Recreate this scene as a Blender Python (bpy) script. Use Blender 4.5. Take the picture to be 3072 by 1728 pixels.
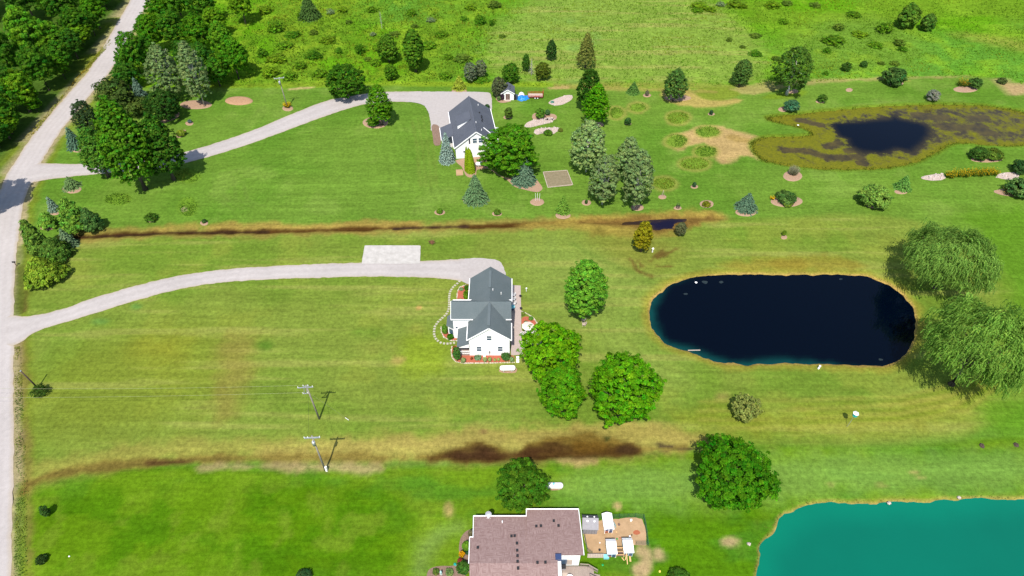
import bpy, math, random
import numpy as np

# ------------------------------------------------------------------ reset
for o in list(bpy.data.objects):
    bpy.data.objects.remove(o, do_unlink=True)
SC = bpy.context.scene
COL = SC.collection
random.seed(7)
RNG = np.random.default_rng(11)

# ------------------------------------------------------------------ camera, sky, sun, exposure
CAM_H = 100.0
cam_data = bpy.data.cameras.new('camera')
cam_data.sensor_width = 36.0
cam_data.lens = 24.0
cam_data.clip_start = 1.0
cam_data.clip_end = 6000.0
cam = bpy.data.objects.new('camera', cam_data)
cam.location = (0, 0, CAM_H)
cam.rotation_euler = (math.radians(45), 0, 0)
COL.objects.link(cam)
SC.camera = cam
SC.render.resolution_x, SC.render.resolution_y = 1024, 576

SUN_EL, SHADOW_AZ = math.radians(58), math.radians(9)
world = bpy.data.worlds.new('World')
SC.world = world
world.use_nodes = True
wn = world.node_tree
wn.nodes.clear()
sky = wn.nodes.new('ShaderNodeTexSky')
sky.sky_type = 'NISHITA'
sky.sun_disc = False
sky.sun_elevation = SUN_EL
sky.sun_rotation = math.pi + SHADOW_AZ
bg = wn.nodes.new('ShaderNodeBackground')
bg.inputs[1].default_value = 0.13
wo = wn.nodes.new('ShaderNodeOutputWorld')
wn.links.new(sky.outputs[0], bg.inputs[0])
wn.links.new(bg.outputs[0], wo.inputs[0])

sl = bpy.data.lights.new('sun', 'SUN')
sl.energy = 4.2
sl.angle = math.radians(0.53)
sl.color = (1.0, 0.955, 0.88)
sun = bpy.data.objects.new('sun', sl)
# light travels along (sin az, cos az) * cos(el) and down
from mathutils import Vector, Matrix
d = Vector((math.sin(SHADOW_AZ) * math.cos(SUN_EL), math.cos(SHADOW_AZ) * math.cos(SUN_EL), -math.sin(SUN_EL)))
sun.rotation_euler = d.to_track_quat('-Z', 'Y').to_euler()
sun.location = (0, 0, 200)
COL.objects.link(sun)

vs = SC.view_settings
vs.view_transform = 'Standard'
vs.look = 'None'
vs.exposure = 0.80
vs.gamma = 1.0
vs.use_curve_mapping = False

# ------------------------------------------------------------------ photo pixel -> place on the ground
F = 2048.0
S45 = math.sqrt(0.5)
def G(px, py, z=0.0):
    a, b = px - 1536.0, py - 864.0
    dy = S45 * F - S45 * b
    dz = -S45 * F - S45 * b
    t = (CAM_H - z) / -dz
    return (a * t, dy * t)
def G3(px, py, z=0.0):
    x, y = G(px, py, z)
    return (x, y, z)
def scale_at(py, z=0.0):          # pixels of the photograph per metre across
    return (S45 * F + S45 * (py - 864.0)) / (CAM_H - z)
def dep_at(py):                   # how steeply the camera looks down there
    return math.pi / 4 + math.atan((py - 864.0) / F)
def proj(x, y, z):
    vy, vz = y, z - CAM_H
    dd = S45 * vy - S45 * vz
    uu = S45 * vy + S45 * vz
    return 1536 + F * x / dd, 864 - F * uu / dd
def T(ox, oy, s, pts):            # points read off an enlarged crop
    return [(ox + s * x, oy + s * y) for x, y in pts]
TS = 0.3975

# ------------------------------------------------------------------ noise in numpy
def _grid(seed):
    return np.random.default_rng(seed).random((256, 256)).astype(np.float32)
_gr = {}
def vnoise(x, y, seed=0):
    if seed not in _gr: _gr[seed] = _grid(seed)
    g = _gr[seed]
    xi = np.floor(x).astype(int); yi = np.floor(y).astype(int)
    fx = x - xi; fy = y - yi
    fx = fx * fx * (3 - 2 * fx); fy = fy * fy * (3 - 2 * fy)
    a = g[xi & 255, yi & 255]; b = g[(xi + 1) & 255, yi & 255]
    c = g[xi & 255, (yi + 1) & 255]; e = g[(xi + 1) & 255, (yi + 1) & 255]
    return (a * (1 - fx) + b * fx) * (1 - fy) + (c * (1 - fx) + e * fx) * fy
def fbm(x, y, seed=0, octv=4):
    v = 0; amp = 0.5; tot = 0
    for i in range(octv):
        v = v + amp * vnoise(x * 2 ** i + 17.3 * i, y * 2 ** i + 9.1 * i, seed + i); tot += amp; amp *= 0.55
    return v / tot
def sstep(a, b, v):
    t = np.clip((v - a) / (b - a), 0, 1)
    return t * t * (3 - 2 * t)
def sdf_poly(x, y, poly):         # negative inside
    P = np.array(poly, float)
    Q = np.roll(P, -1, 0)
    dmin = np.full(x.shape, 1e9); inside = np.zeros(x.shape, bool)
    for (ax, ay), (bx, by) in zip(P, Q):
        ex, ey = bx - ax, by - ay
        L = ex * ex + ey * ey + 1e-12
        t = np.clip(((x - ax) * ex + (y - ay) * ey) / L, 0, 1)
        dmin = np.minimum(dmin, (x - ax - t * ex) ** 2 + (y - ay - t * ey) ** 2)
        cond = (ay > y) != (by > y)
        with np.errstate(divide='ignore', invalid='ignore'):
            xin = ex * (y - ay) / (by - ay + 1e-12) + ax
        inside ^= cond & (x < xin)
    dd = np.sqrt(dmin)
    return np.where(inside, -dd, dd)
def sdf_line(x, y, pts):
    dmin = np.full(x.shape, 1e9)
    for (ax, ay), (bx, by) in zip(pts[:-1], pts[1:]):
        ex, ey = bx - ax, by - ay
        L = ex * ex + ey * ey + 1e-12
        t = np.clip(((x - ax) * ex + (y - ay) * ey) / L, 0, 1)
        dmin = np.minimum(dmin, (x - ax - t * ex) ** 2 + (y - ay - t * ey) ** 2)
    return np.sqrt(dmin)
def GP(pts, z=0.0):
    return [G(a, b, z) for a, b in pts]
def smooth(poly, n=2, closed=True):
    for _ in range(n):
        out = []
        m = len(poly)
        rng = range(m) if closed else range(m - 1)
        if not closed: out.append(poly[0])
        for i in rng:
            a, b = poly[i], poly[(i + 1) % m]
            out.append((a[0] * .75 + b[0] * .25, a[1] * .75 + b[1] * .25))
            out.append((a[0] * .25 + b[0] * .75, a[1] * .25 + b[1] * .75))
        if not closed: out.append(poly[-1])
        poly = out
    return poly

# ------------------------------------------------------------------ materials
MATS = {}
def _new(name):
    m = bpy.data.materials.new(name)
    m.use_nodes = True
    nt = m.node_tree
    b = nt.nodes['Principled BSDF']
    b.inputs['Specular IOR Level'].default_value = 0.25
    MATS[name] = m
    return m, nt, b
def N(nt, t, **kw):
    n = nt.nodes.new(t)
    for k, v in kw.items(): setattr(n, k, v)
    return n
def ramp2(nt, fac, c1, c2, p1=0.3, p2=0.7):
    r = N(nt, 'ShaderNodeValToRGB')
    r.color_ramp.elements[0].position = p1; r.color_ramp.elements[1].position = p2
    r.color_ramp.elements[0].color = (*c1, 1); r.color_ramp.elements[1].color = (*c2, 1)
    nt.links.new(fac, r.inputs[0])
    return r.outputs[0]
def noise(nt, scale, detail=4, rough=0.6, vec=None):
    n = N(nt, 'ShaderNodeTexNoise')
    n.inputs['Scale'].default_value = scale; n.inputs['Detail'].default_value = detail
    n.inputs['Roughness'].default_value = rough
    if vec is not None: nt.links.new(vec, n.inputs['Vector'])
    return n
def pmat(name, c1, c2=None, scale=2.0, rough=0.8, bump=0.0, metal=0.0, spec=0.25, stretch=None, p=(0.3, 0.7), detail=5):
    m, nt, b = _new(name)
    c2 = c2 or tuple(v * 0.85 for v in c1)
    geo = N(nt, 'ShaderNodeNewGeometry')
    vec = geo.outputs['Position']
    if stretch:
        mp = N(nt, 'ShaderNodeMapping'); mp.inputs['Scale'].default_value = stretch
        nt.links.new(vec, mp.inputs['Vector']); vec = mp.outputs[0]
    n = noise(nt, scale, detail, 0.65, vec)
    nt.links.new(ramp2(nt, n.outputs[0], c1, c2, *p), b.inputs['Base Color'])
    b.inputs['Roughness'].default_value = rough; b.inputs['Metallic'].default_value = metal
    b.inputs['Specular IOR Level'].default_value = spec
    if bump:
        bp = N(nt, 'ShaderNodeBump'); bp.inputs['Strength'].default_value = 0.6; bp.inputs['Distance'].default_value = bump
        nt.links.new(n.outputs[0], bp.inputs['Height']); nt.links.new(bp.outputs[0], b.inputs['Normal'])
    return m
def foliage_mat(name, trans=0.35, rough=0.55):
    m, nt, b = _new(name)
    at = N(nt, 'ShaderNodeAttribute', attribute_name='Col')
    oi = N(nt, 'ShaderNodeObjectInfo')
    hs = N(nt, 'ShaderNodeHueSaturation')
    mr = N(nt, 'ShaderNodeMapRange'); mr.inputs['To Min'].default_value = 0.85; mr.inputs['To Max'].default_value = 1.15
    nt.links.new(oi.outputs['Random'], mr.inputs[0]); nt.links.new(mr.outputs[0], hs.inputs['Value'])
    nt.links.new(at.outputs['Color'], hs.inputs['Color'])
    nt.links.new(hs.outputs[0], b.inputs['Base Color'])
    b.inputs['Roughness'].default_value = rough; b.inputs['Specular IOR Level'].default_value = 0.03
    tr = N(nt, 'ShaderNodeBsdfTranslucent'); nt.links.new(hs.outputs[0], tr.inputs[0])
    mx = N(nt, 'ShaderNodeMixShader'); mx.inputs[0].default_value = trans
    out = nt.nodes['Material Output']
    nt.links.new(b.outputs[0], mx.inputs[1]); nt.links.new(tr.outputs[0], mx.inputs[2]); nt.links.new(mx.outputs[0], out.inputs[0])
    return m
M_LEAF = foliage_mat('leaf', .52)
M_NEEDLE = foliage_mat('needle', 0.15, 0.7)
M_GRASSCARD = foliage_mat('grass_blade', 0.4, 0.7)
M_BARK = pmat('bark', (.10, .08, .06), (.05, .04, .03), 6, .9, .02)
M_BIRCH = pmat('birch_bark', (.62, .60, .55), (.35, .33, .3), 5, .8, stretch=(1, 1, 4))
M_DEADWOOD = pmat('dead_wood', (.32, .30, .27), (.2, .19, .17), 5, .9)
M_GRAVEL = pmat('gravel', (.325, .294, .276), (.275, .248, .233), 1.6, .95, .01, detail=8)
M_CONC = pmat('concrete', (.40, .375, .345), (.29, .27, .245), 0.9, .9, .004, detail=9)
M_PAVER = pmat('paver', (.36, .29, .26), (.28, .225, .2), 4, .9)
M_STONE = pmat('stepping_stone', (.36, .33, .26), (.26, .24, .19), 3, .9, .01)
M_ROCK = pmat('rock', (.50, .42, .37), (.27, .22, .2), 2.2, .9, .03)
M_EDGE = pmat('edging_stone', (.55, .48, .4), (.33, .28, .23), 3, .9, .02)
M_MULCH = pmat('wood_mulch', (.33, .215, .14), (.2, .125, .08), 5, .95, .02, detail=8)
M_REDMULCH = pmat('red_mulch', (.36, .10, .055), (.24, .062, .035), 5, .95, .02, detail=8)
M_BROWNMULCH = pmat('brown_mulch', (.21, .14, .10), (.12, .075, .055), 4, .95, .02, detail=8)
M_SHINGLE_G = None
M_WHITE = pmat('white_paint', (.80, .79, .77), (.74, .73, .72), 1.5, .6)
M_TRIM = pmat('white_trim', (.82, .81, .79), (.78, .77, .76), 3, .5)
M_TANK = pmat('tank_white', (.80, .78, .75), (.70, .67, .63), 1.2, .35, spec=.4)
M_GLASS = pmat('window_glass', (.05, .085, .13), (.035, .06, .1), 1, .06, spec=.9)
M_SHUTTER = pmat('dark_shutter', (.035, .03, .05), None, 3, .6)
M_METAL = pmat('galvanised_metal', (.45, .46, .48), (.36, .37, .39), 4, .4, metal=.6)
M_POLE = pmat('weathered_pole', (.26, .23, .19), (.17, .15, .125), 3, .9, stretch=(6, 6, .6))
M_DARKPOLE = pmat('dark_pole', (.075, .05, .038), (.045, .032, .025), 3, .9, stretch=(6, 6, .6))
M_BLACK = pmat('black_plastic', (.02, .02, .022), None, 3, .5)
M_WIRE = pmat('aluminium_wire', (.26, .27, .16), None, 3, .5, metal=.3)
M_DOOR = pmat('brown_door', (.14, .085, .07), (.1, .06, .05), 3, .7)
M_RED = pmat('red_steel', (.33, .035, .02), (.22, .03, .02), 3, .5)
M_TARP = pmat('blue_tarp', (.02, .22, .62), (.015, .14, .42), 2, .4, .03)
M_WOOD = pmat('raw_lumber', (.55, .36, .17), (.42, .26, .12), 3, .8, stretch=(1, 6, 6))
M_DECK = pmat('weathered_deck', (.30, .24, .2), (.21, .165, .14), 2, .9, stretch=(6, .6, 1))
M_SHEDGREY = pmat('grey_resin', (.22, .21, .22), (.18, .172, .18), 2, .6)
M_SHEDROOF = pmat('dark_resin_roof', (.10, .095, .11), (.075, .07, .085), 3, .7)
M_BEIGE = pmat('beige_board', (.42, .34, .28), (.33, .265, .22), 2, .85)
M_CANVAS = pmat('canvas', (.62, .54, .46), (.55, .47, .4), 2, .85)
M_MINT = pmat('mint_paint', (.35, .52, .50), None, 2, .7)
M_TEAL = pmat('teal_plastic', (.02, .34, .30), None, 2, .5)
M_CYAN = pmat('light_blue_plastic', (.16, .42, .47), None, 2, .5)
M_FENCE = pmat('green_wire', (.03, .09, .06), None, 3, .6)
M_DIRT = pmat('bare_dirt', (.36, .235, .13), (.26, .17, .09), 0.8, .95, .02, detail=8)
M_SOIL = pmat('garden_soil', (.20, .16, .10), (.13, .11, .06), 1.4, .95, .02, detail=8)
M_ORANGE = pmat('rusty_red', (.3, .09, .04), None, 3, .7)
M_FABRIC = pmat('pale_fabric', (.62, .6, .6), None, 3, .8)
M_NAVY = pmat('navy_plastic', (.03, .05, .12), None, 3, .5)

def shingle(name, c1, c2, c3):
    m, nt, b = _new(name)
    geo = N(nt, 'ShaderNodeNewGeometry')
    n1 = noise(nt, 0.35, 3, .6, geo.outputs['Position'])
    n2 = noise(nt, 7, 3, .7, geo.outputs['Position'])
    base = ramp2(nt, n2.outputs[0], c1, c2, .35, .65)
    mx = N(nt, 'ShaderNodeMixRGB'); mx.blend_type = 'MIX'
    fr = ramp2(nt, n1.outputs[0], (0, 0, 0), (.5, .5, .5), .4, .75)
    nt.links.new(fr, mx.inputs[0]); nt.links.new(base, mx.inputs[1]); mx.inputs[2].default_value = (*c3, 1)
    nt.links.new(mx.outputs[0], b.inputs['Base Color'])
    b.inputs['Roughness'].default_value = .85
    sp = N(nt, 'ShaderNodeSeparateXYZ'); nt.links.new(geo.outputs['Position'], sp.inputs[0])
    ml = N(nt, 'ShaderNodeMath', operation='MULTIPLY'); ml.inputs[1].default_value = 1 / 0.11
    nt.links.new(sp.outputs['Z'], ml.inputs[0])
    fr2 = N(nt, 'ShaderNodeMath', operation='FRACT'); nt.links.new(ml.outputs[0], fr2.inputs[0])
    ad = N(nt, 'ShaderNodeMath', operation='ADD'); nt.links.new(fr2.outputs[0], ad.inputs[0]); nt.links.new(n2.outputs[0], ad.inputs[1])
    bp = N(nt, 'ShaderNodeBump'); bp.inputs['Strength'].default_value = .5; bp.inputs['Distance'].default_value = .015
    nt.links.new(ad.outputs[0], bp.inputs['Height']); nt.links.new(bp.outputs[0], b.inputs['Normal'])
    return m
M_SH_GREEN = shingle('slate_green_shingle', (.088, .108, .112), (.068, .086, .09), (.105, .122, .125))
M_SH_BLUE = shingle('charcoal_shingle', (.074, .080, .098), (.056, .062, .078), (.088, .095, .113))
def herring(name):
    m, nt, b = _new(name)
    geo = N(nt, 'ShaderNodeNewGeometry')
    v = N(nt, 'ShaderNodeTexVoronoi'); v.inputs['Scale'].default_value = 2.2
    nt.links.new(geo.outputs['Position'], v.inputs['Vector'])
    mp = N(nt, 'ShaderNodeMapping'); mp.inputs['Scale'].default_value = (1.2, 9, 1)
    mp2 = N(nt, 'ShaderNodeMapping'); mp2.inputs['Scale'].default_value = (9, 1.2, 1)
    nt.links.new(geo.outputs['Position'], mp.inputs[0]); nt.links.new(geo.outputs['Position'], mp2.inputs[0])
    a = noise(nt, 1, 2, .5, mp.outputs[0]); c = noise(nt, 1, 2, .5, mp2.outputs[0])
    sp = N(nt, 'ShaderNodeSeparateColor'); nt.links.new(v.outputs['Color'], sp.inputs[0])
    gt = N(nt, 'ShaderNodeMath', operation='GREATER_THAN'); gt.inputs[1].default_value = .5; nt.links.new(sp.outputs[0], gt.inputs[0])
    mx = N(nt, 'ShaderNodeMixRGB'); nt.links.new(gt.outputs[0], mx.inputs[0]); nt.links.new(a.outputs[0], mx.inputs[1]); nt.links.new(c.outputs[0], mx.inputs[2])
    col = ramp2(nt, mx.outputs[0], (.165, .102, .092), (.245, .170, .155), .34, .68)
    nt.links.new(col, b.inputs['Base Color']); b.inputs['Roughness'].default_value = .9
    return m
M_SH_ROSE = herring('rose_brown_shingle')
def siding(name, c):
    m, nt, b = _new(name)
    geo = N(nt, 'ShaderNodeNewGeometry')
    sp = N(nt, 'ShaderNodeSeparateXYZ'); nt.links.new(geo.outputs['Position'], sp.inputs[0])
    ml = N(nt, 'ShaderNodeMath', operation='MULTIPLY'); ml.inputs[1].default_value = 1 / 0.13
    nt.links.new(sp.outputs['Z'], ml.inputs[0])
    fr = N(nt, 'ShaderNodeMath', operation='FRACT'); nt.links.new(ml.outputs[0], fr.inputs[0])
    bp = N(nt, 'ShaderNodeBump'); bp.inputs['Strength'].default_value = .5; bp.inputs['Distance'].default_value = .012
    nt.links.new(fr.outputs[0], bp.inputs['Height']); nt.links.new(bp.outputs[0], b.inputs['Normal'])
    n = noise(nt, .6, 4, .6, geo.outputs['Position'])
    nt.links.new(ramp2(nt, n.outputs[0], c, tuple(v * .93 for v in c)), b.inputs['Base Color'])
    b.inputs['Roughness'].default_value = .6
    return m
M_SIDING = siding('white_siding', (.78, .775, .76))
M_CREAM = siding('cream_siding', (.72, .71, .68))

# ------------------------------------------------------------------ object helpers
def link(o, parent=None):
    COL.objects.link(o)
    if parent is not None: o.parent = parent
    return o
def tag(o, label=None, cat=None, group=None, kind=None):
    if label: o['label'] = label
    if cat: o['category'] = cat
    if group: o['group'] = group
    if kind: o['kind'] = kind
    return o
def thing(name, label, cat, loc=(0, 0, 0), rz=0.0, group=None):
    o = bpy.data.objects.new(name, None)
    o.empty_display_size = .5
    o.location = loc if len(loc) == 3 else (*loc, 0)
    o.rotation_euler = (0, 0, rz)
    link(o)
    return tag(o, label, cat, group)
def raw(name, V, Fc, mat, parent=None, smooth_=False):
    me = bpy.data.meshes.new(name)
    me.from_pydata([tuple(v) for v in V], [], [tuple(f) for f in Fc])
    me.materials.append(mat)
    if smooth_: me.polygons.foreach_set('use_smooth', [True] * len(me.polygons))
    me.update()
    return link(bpy.data.objects.new(name, me), parent)
def fast(name, V, Q, mat, parent=None, col=None, smooth_=False):
    V = np.asarray(V, np.float32); Q = np.asarray(Q, np.int32)
    k = Q.shape[1]
    me = bpy.data.meshes.new(name)
    me.vertices.add(len(V)); me.vertices.foreach_set('co', V.ravel())
    me.loops.add(Q.size); me.loops.foreach_set('vertex_index', Q.ravel())
    me.polygons.add(len(Q))
    me.polygons.foreach_set('loop_start', np.arange(0, Q.size, k, dtype=np.int32))
    if smooth_: me.polygons.foreach_set('use_smooth', np.ones(len(Q), bool))
    if col is not None:
        ca = me.color_attributes.new('Col', 'FLOAT_COLOR', 'POINT')
        c4 = np.ones((len(V), 4), np.float32); c4[:, :3] = col
        ca.data.foreach_set('color', c4.ravel())
    me.materials.append(mat)
    me.update(calc_edges=True)
    return link(bpy.data.objects.new(name, me), parent)
class MB:                          # collects simple shapes into one mesh
    def __init__(s): s.V = []; s.F = []
    def add(s, V, Fc):
        b = len(s.V); s.V += [tuple(v) for v in V]; s.F += [tuple(i + b for i in f) for f in Fc]; return s
    def box(s, x0, x1, y0, y1, z0, z1):
        return s.add([(x0, y0, z0), (x1, y0, z0), (x1, y1, z0), (x0, y1, z0), (x0, y0, z1), (x1, y0, z1), (x1, y1, z1), (x0, y1, z1)],
                     [(0, 3, 2, 1), (4, 5, 6, 7), (0, 1, 5, 4), (1, 2, 6, 5), (2, 3, 7, 6), (3, 0, 4, 7)])
    def bar(s, a, b, w, h=None):   # rectangular bar between two points
        a, b = Vector(a), Vector(b); h = h or w
        t = (b - a).normalized()
        u = t.cross(Vector((0, 0, 1)))
        if u.length < 1e-3: u = Vector((1, 0, 0))
        u.normalize(); v = u.cross(t)
        c = []
        for p in (a, b):
            for su, sv in ((-1, -1), (1, -1), (1, 1), (-1, 1)): c.append(p + u * w / 2 * su + v * h / 2 * sv)
        return s.add(c, [(0, 1, 2, 3), (7, 6, 5, 4), (0, 4, 5, 1), (1, 5, 6, 2), (2, 6, 7, 3), (3, 7, 4, 0)])
    def tube(s, pts, rad, n=8, cap=True):
        pts = [Vector(p) for p in pts]
        rad = rad if isinstance(rad, (list, tuple)) else [rad] * len(pts)
        V, Fc = [], []
        for i, p in enumerate(pts):
            t = (pts[min(i + 1, len(pts) - 1)] - pts[max(i - 1, 0)]).normalized()
            u = t.cross(Vector((0, 0, 1)))
            if u.length < 1e-3: u = Vector((1, 0, 0))
            u.normalize(); v = u.cross(t)
            for k in range(n):
                a = 2 * math.pi * k / n
                V.append(p + (u * math.cos(a) + v * math.sin(a)) * rad[i])
        for i in range(len(pts) - 1):
            for k in range(n):
                a, b = i * n + k, i * n + (k + 1) % n
                Fc.append((a, b, b + n, a + n))
        if cap:
            Fc.append(tuple(range(n))[::-1]); Fc.append(tuple(range((len(pts) - 1) * n, len(pts) * n)))
        return s.add(V, Fc)
    def slab(s, poly, t):          # polygon of 3-D points thickened downwards
        n = len(poly)
        V = [tuple(p) for p in poly] + [(p[0], p[1], p[2] - t) for p in poly]
        Fc = [tuple(range(n)), tuple(range(2 * n - 1, n - 1, -1))]
        for i in range(n): Fc.append((i, i + n, (i + 1) % n + n, (i + 1) % n))
        return s.add(V, Fc)
    def wall(s, poly, off):        # polygon of 3-D points thickened along a vector
        n = len(poly); o = Vector(off)
        V = [tuple(p) for p in poly] + [tuple(Vector(p) + o) for p in poly]
        Fc = [tuple(range(n)), tuple(range(2 * n - 1, n - 1, -1))]
        for i in range(n): Fc.append((i, i + n, (i + 1) % n + n, (i + 1) % n))
        return s.add(V, Fc)
    def build(s, name, mat, parent=None, smooth_=False): return raw(name, s.V, s.F, mat, parent, smooth_)

# ================================================================== THE SETTING
# outlines read off the photograph (full-size pixels), laid on the ground
POND = [(1951,946),(1953,914),(1963,890),(1993,870),(2021,852),(2089,836),(2132,828),(2192,824),(2304,826),(2495,826),(2590,827),(2650,846),(2686,864),(2713,890),(2737,922),(2745,954),(2743,1005),(2725,1049),(2694,1077),(2662,1099),(2582,1097),(2503,1092),(2435,1089),(2304,1090),(2251,1093),(2160,1089),(2112,1069),(2073,1053),(2033,1043),(1999,1031),(1977,1009),(1957,981)]
TURQ = [(2240,1900),(2268,1740),(2279,1700),(2285,1681),(2283,1640),(2304,1619),(2320,1601),(2332,1569),(2348,1553),(2383,1534),(2427,1520),(2471,1512),(2582,1514),(2662,1512),(2841,1506),(2940,1496),(2980,1500),(3072,1502),(3300,1500),(3700,1540),(3800,1700),(3600,1900)]
ALGAE = [(2253,437),(2263,421),(2304,411),(2423,409),(2437,399),(2407,383),(2344,370),(2308,362),(2300,352),(2340,348),(2403,343),(2503,330),(2662,318),(2821,314),(2940,316),(3020,326),(3072,338),(3130,362),(3150,390),(3130,425),(3072,439),(2980,437),(2876,427),(2833,441),(2813,457),(2741,489),(2682,503),(2582,509),(2483,509),(2403,503),(2304,487),(2291,481),(2263,461)]
DITCHW = T(1536,576,TS,[(800,232),(1000,212),(1150,188),(1310,186),(1325,215),(1262,245),(1250,292),(1150,297),(1060,292),(1035,245),(900,245)])
DITCHW2 = T(1536,576,TS,[(500,214),(560,204),(680,205),(725,215),(715,236),(640,240),(560,232)])
WZ = -0.25
pond_w = smooth(GP(POND, WZ)); turq_w = smooth(GP(TURQ, WZ)); algae_w = smooth(GP(ALGAE, WZ))
dw_w = smooth(GP(DITCHW, -.1)); dw2_w = smooth(GP(DITCHW2, -.1))

ROAD_R = [(470,-40),(429,36),(334,215),(302,246),(225,342),(183,390),(127,481),(105,520),(93,555),(81,576),(64,640),(52,735),(44,830),(40,946),(42,1025),(40,1152),(41,1251),(42,1390),(36,1550),(33,1728),(30,1950)]
road_r = GP(ROAD_R)
road_r = [(road_r[0][0] + (road_r[0][0] - road_r[1][0]) * 8, road_r[0][1] + (road_r[0][1] - road_r[1][1]) * 8)] + road_r
def offset_line(pts, dist):
    out = []
    for i in range(len(pts)):
        a = pts[max(i - 1, 0)]; b = pts[min(i + 1, len(pts) - 1)]
        dx, dy = b[0] - a[0], b[1] - a[1]; L = math.hypot(dx, dy)
        out.append((pts[i][0] + dy / L * dist, pts[i][1] - dx / L * dist))
    return out
road_r = smooth(road_r, 2, False)
ROADW = 6.7
road_l = offset_line(road_r, ROADW)
road_m = offset_line(road_r, ROADW / 2)

DITCH1 = GP([(200,712),(300,706),(500,697),(768,694),(1006,687),(1285,680),(1536,675),(1650,666),(1735,661),(1822,661),(1933,664),(2061,655),(2160,652)])
DITCH3 = GP([(66,1480),(81,1454),(131,1426),(238,1406),(397,1390),(497,1382),(596,1375),(768,1370),(1046,1369),(1265,1373),(1400,1374),(1523,1372),(1700,1352),(1850,1345),(1960,1345),(2100,1338)])
ROADDITCH = GP([(62,800),(64,850),(66,930)])

# ---- ground grid: fine in view, coarse towards the horizon
def axis(a, b, step, out_a, out_b):
    mid = list(np.arange(a, b + 1e-6, step))
    lo, hi = [], []
    s, v = step, a
    while v > out_a: s *= 1.22; v -= s; lo.append(v)
    s, v = step, b
    while v < out_b: s *= 1.22; v += s; hi.append(v)
    return np.array(lo[::-1] + mid + hi)
gx = axis(-118, 128, 0.5, -2500, 2500)
gy = np.concatenate([axis(30, 185, 0.5, -600, 186)[:-4], np.arange(185.5, 262, 0.8), axis(262.5, 263, 1.5, 262, 3500)[3:]])
gy = np.unique(gy)
X, Y = np.meshgrid(gx, gy)
x, y = X.ravel(), Y.ravel()
Z = np.zeros_like(x)
C = np.zeros((len(x), 3))
MK = np.zeros((len(x), 2))
nA = fbm(x / 22, y / 22, 3); nB = fbm(x / 7, y / 7, 13); nC = fbm(x / 2.2, y / 2.2, 23); nD = fbm(x / 60, y / 60, 43, 3)
nS = fbm(x / 26, y / 1.7, 53, 3)          # mowing streaks across
nS2 = fbm(x / 1.5, y / 18, 63, 3)
near = (np.abs(x) < 330) & (y > 0) & (y < 420)
BIG = 1e3
def sp_(poly, margin=8):
    P = np.array(poly); r = np.full(x.shape, BIG)
    s = (x > P[:, 0].min() - margin) & (x < P[:, 0].max() + margin) & (y > P[:, 1].min() - margin) & (y < P[:, 1].max() + margin)
    r[s] = sdf_poly(x[s], y[s], poly); return r
def sl_(line, margin=12):
    P = np.array(line); r = np.full(x.shape, BIG)
    s = (x > P[:, 0].min() - margin) & (x < P[:, 0].max() + margin) & (y > P[:, 1].min() - margin) & (y < P[:, 1].max() + margin)
    r[s] = sdf_line(x[s], y[s], line); return r
def put(mask, col, k=1.0):
    m = np.clip(mask * k, 0, 1)[:, None]
    C[:] = C * (1 - m) + np.array(col) * m
nR = fbm(x / 3.2, y / .9, 73, 4)
def patch(pts, col, feather=2.0, k=1.0, rag=1.5, img=True, sm=1, nz=None):
    w = GP(pts) if img else pts
    w = smooth(w, sm) if sm else w
    dd = sp_(w, feather + rag * 2 + 2) + ((nC if nz is None else nz) - .5) * 2 * rag + (nB - .5) * rag
    m = 1 - sstep(-feather, feather, dd)
    put(m, col, k); return m
def blob(cx, cy, rx, ry, col, feather=1.5, k=1.0, rag=1.0):
    return patch([(cx + rx * math.cos(a), cy + ry * math.sin(a)) for a in np.linspace(0, 6.283, 13)[:-1]], col, feather, k, rag)
def stroke(line, width, col, feather=1.0, k=1.0, rag=.6):
    dd = sl_(line, width + feather + 4) + (nC - .5) * 2 * rag + (nB - .5) * rag * 2
    m = 1 - sstep(width - feather, width + feather, dd)
    put(m, col, k); return m

# colours of the grass itself
LOT2 = (.112, .152, .022); LOT2b = (.088, .142, .016); DRY = (.158, .163, .038); TAN = (.26, .175, .07)
LOT1 = (.084, .150, .018); LOT1b = (.064, .134, .013); LOT3 = (.050, .122, .003); LOT3b = (.076, .138, .006)
MEAD = (.070, .175, .005); MEADb = (.066, .165, .016); MEADo = (.085, .160, .009); LIME = (.135, .205, .012)
C[:] = LOT1
put(sstep(.35, .7, nA), LOT1b); put(sstep(.55, .75, nB), (.105, .165, .026), .6)
# lot 2 band
B1 = [(-900,742),(60,742),(170,735),(260,716),(500,704),(1000,692),(1536,680),(1750,672),(2000,668),(2150,662),(2400,650),(2560,640),(2750,660),(2900,700),(3100,900),(3120,1150),(2960,1300),(2600,1340),(2300,1330),(2100,1340),(1900,1340),(1500,1372),(1000,1372),(500,1388),(240,1405),(120,1425),(60,1450),(-900,1450)]
lot2 = patch(B1, LOT2, 1.2, 1, .6)
put(lot2 * sstep(.42, .66, nA), LOT2b); put(lot2 * sstep(.5, .72, nB), (.128, .155, .022), .6)
patch([(200,1060),(420,985),(620,960),(760,990),(720,1200),(560,1260),(300,1300),(120,1300),(90,1150)], (.108, .130, .010), 6, .45, 3)
patch([(1540,720),(1700,700),(1900,800),(1960,850),(1930,1000),(1960,1050),(2100,1100),(2000,1220),(1790,1040),(1640,950),(1560,860)], (.125, .172, .030), 5, .8, 3)
put(lot2 * sstep(.55, .75, nS), DRY, .55)
lot3w = patch([(-900,1480),(66,1480),(90,1455),(140,1430),(400,1400),(780,1402),(1000,1410),(1300,1400),(1520,1398),(1900,1372),(2100,1350),(2300,1340),(2640,1345),(3100,1310),(4200,1310),(4200,2600),(-900,2600)], LOT3, 1.0, 1, .6)
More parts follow.
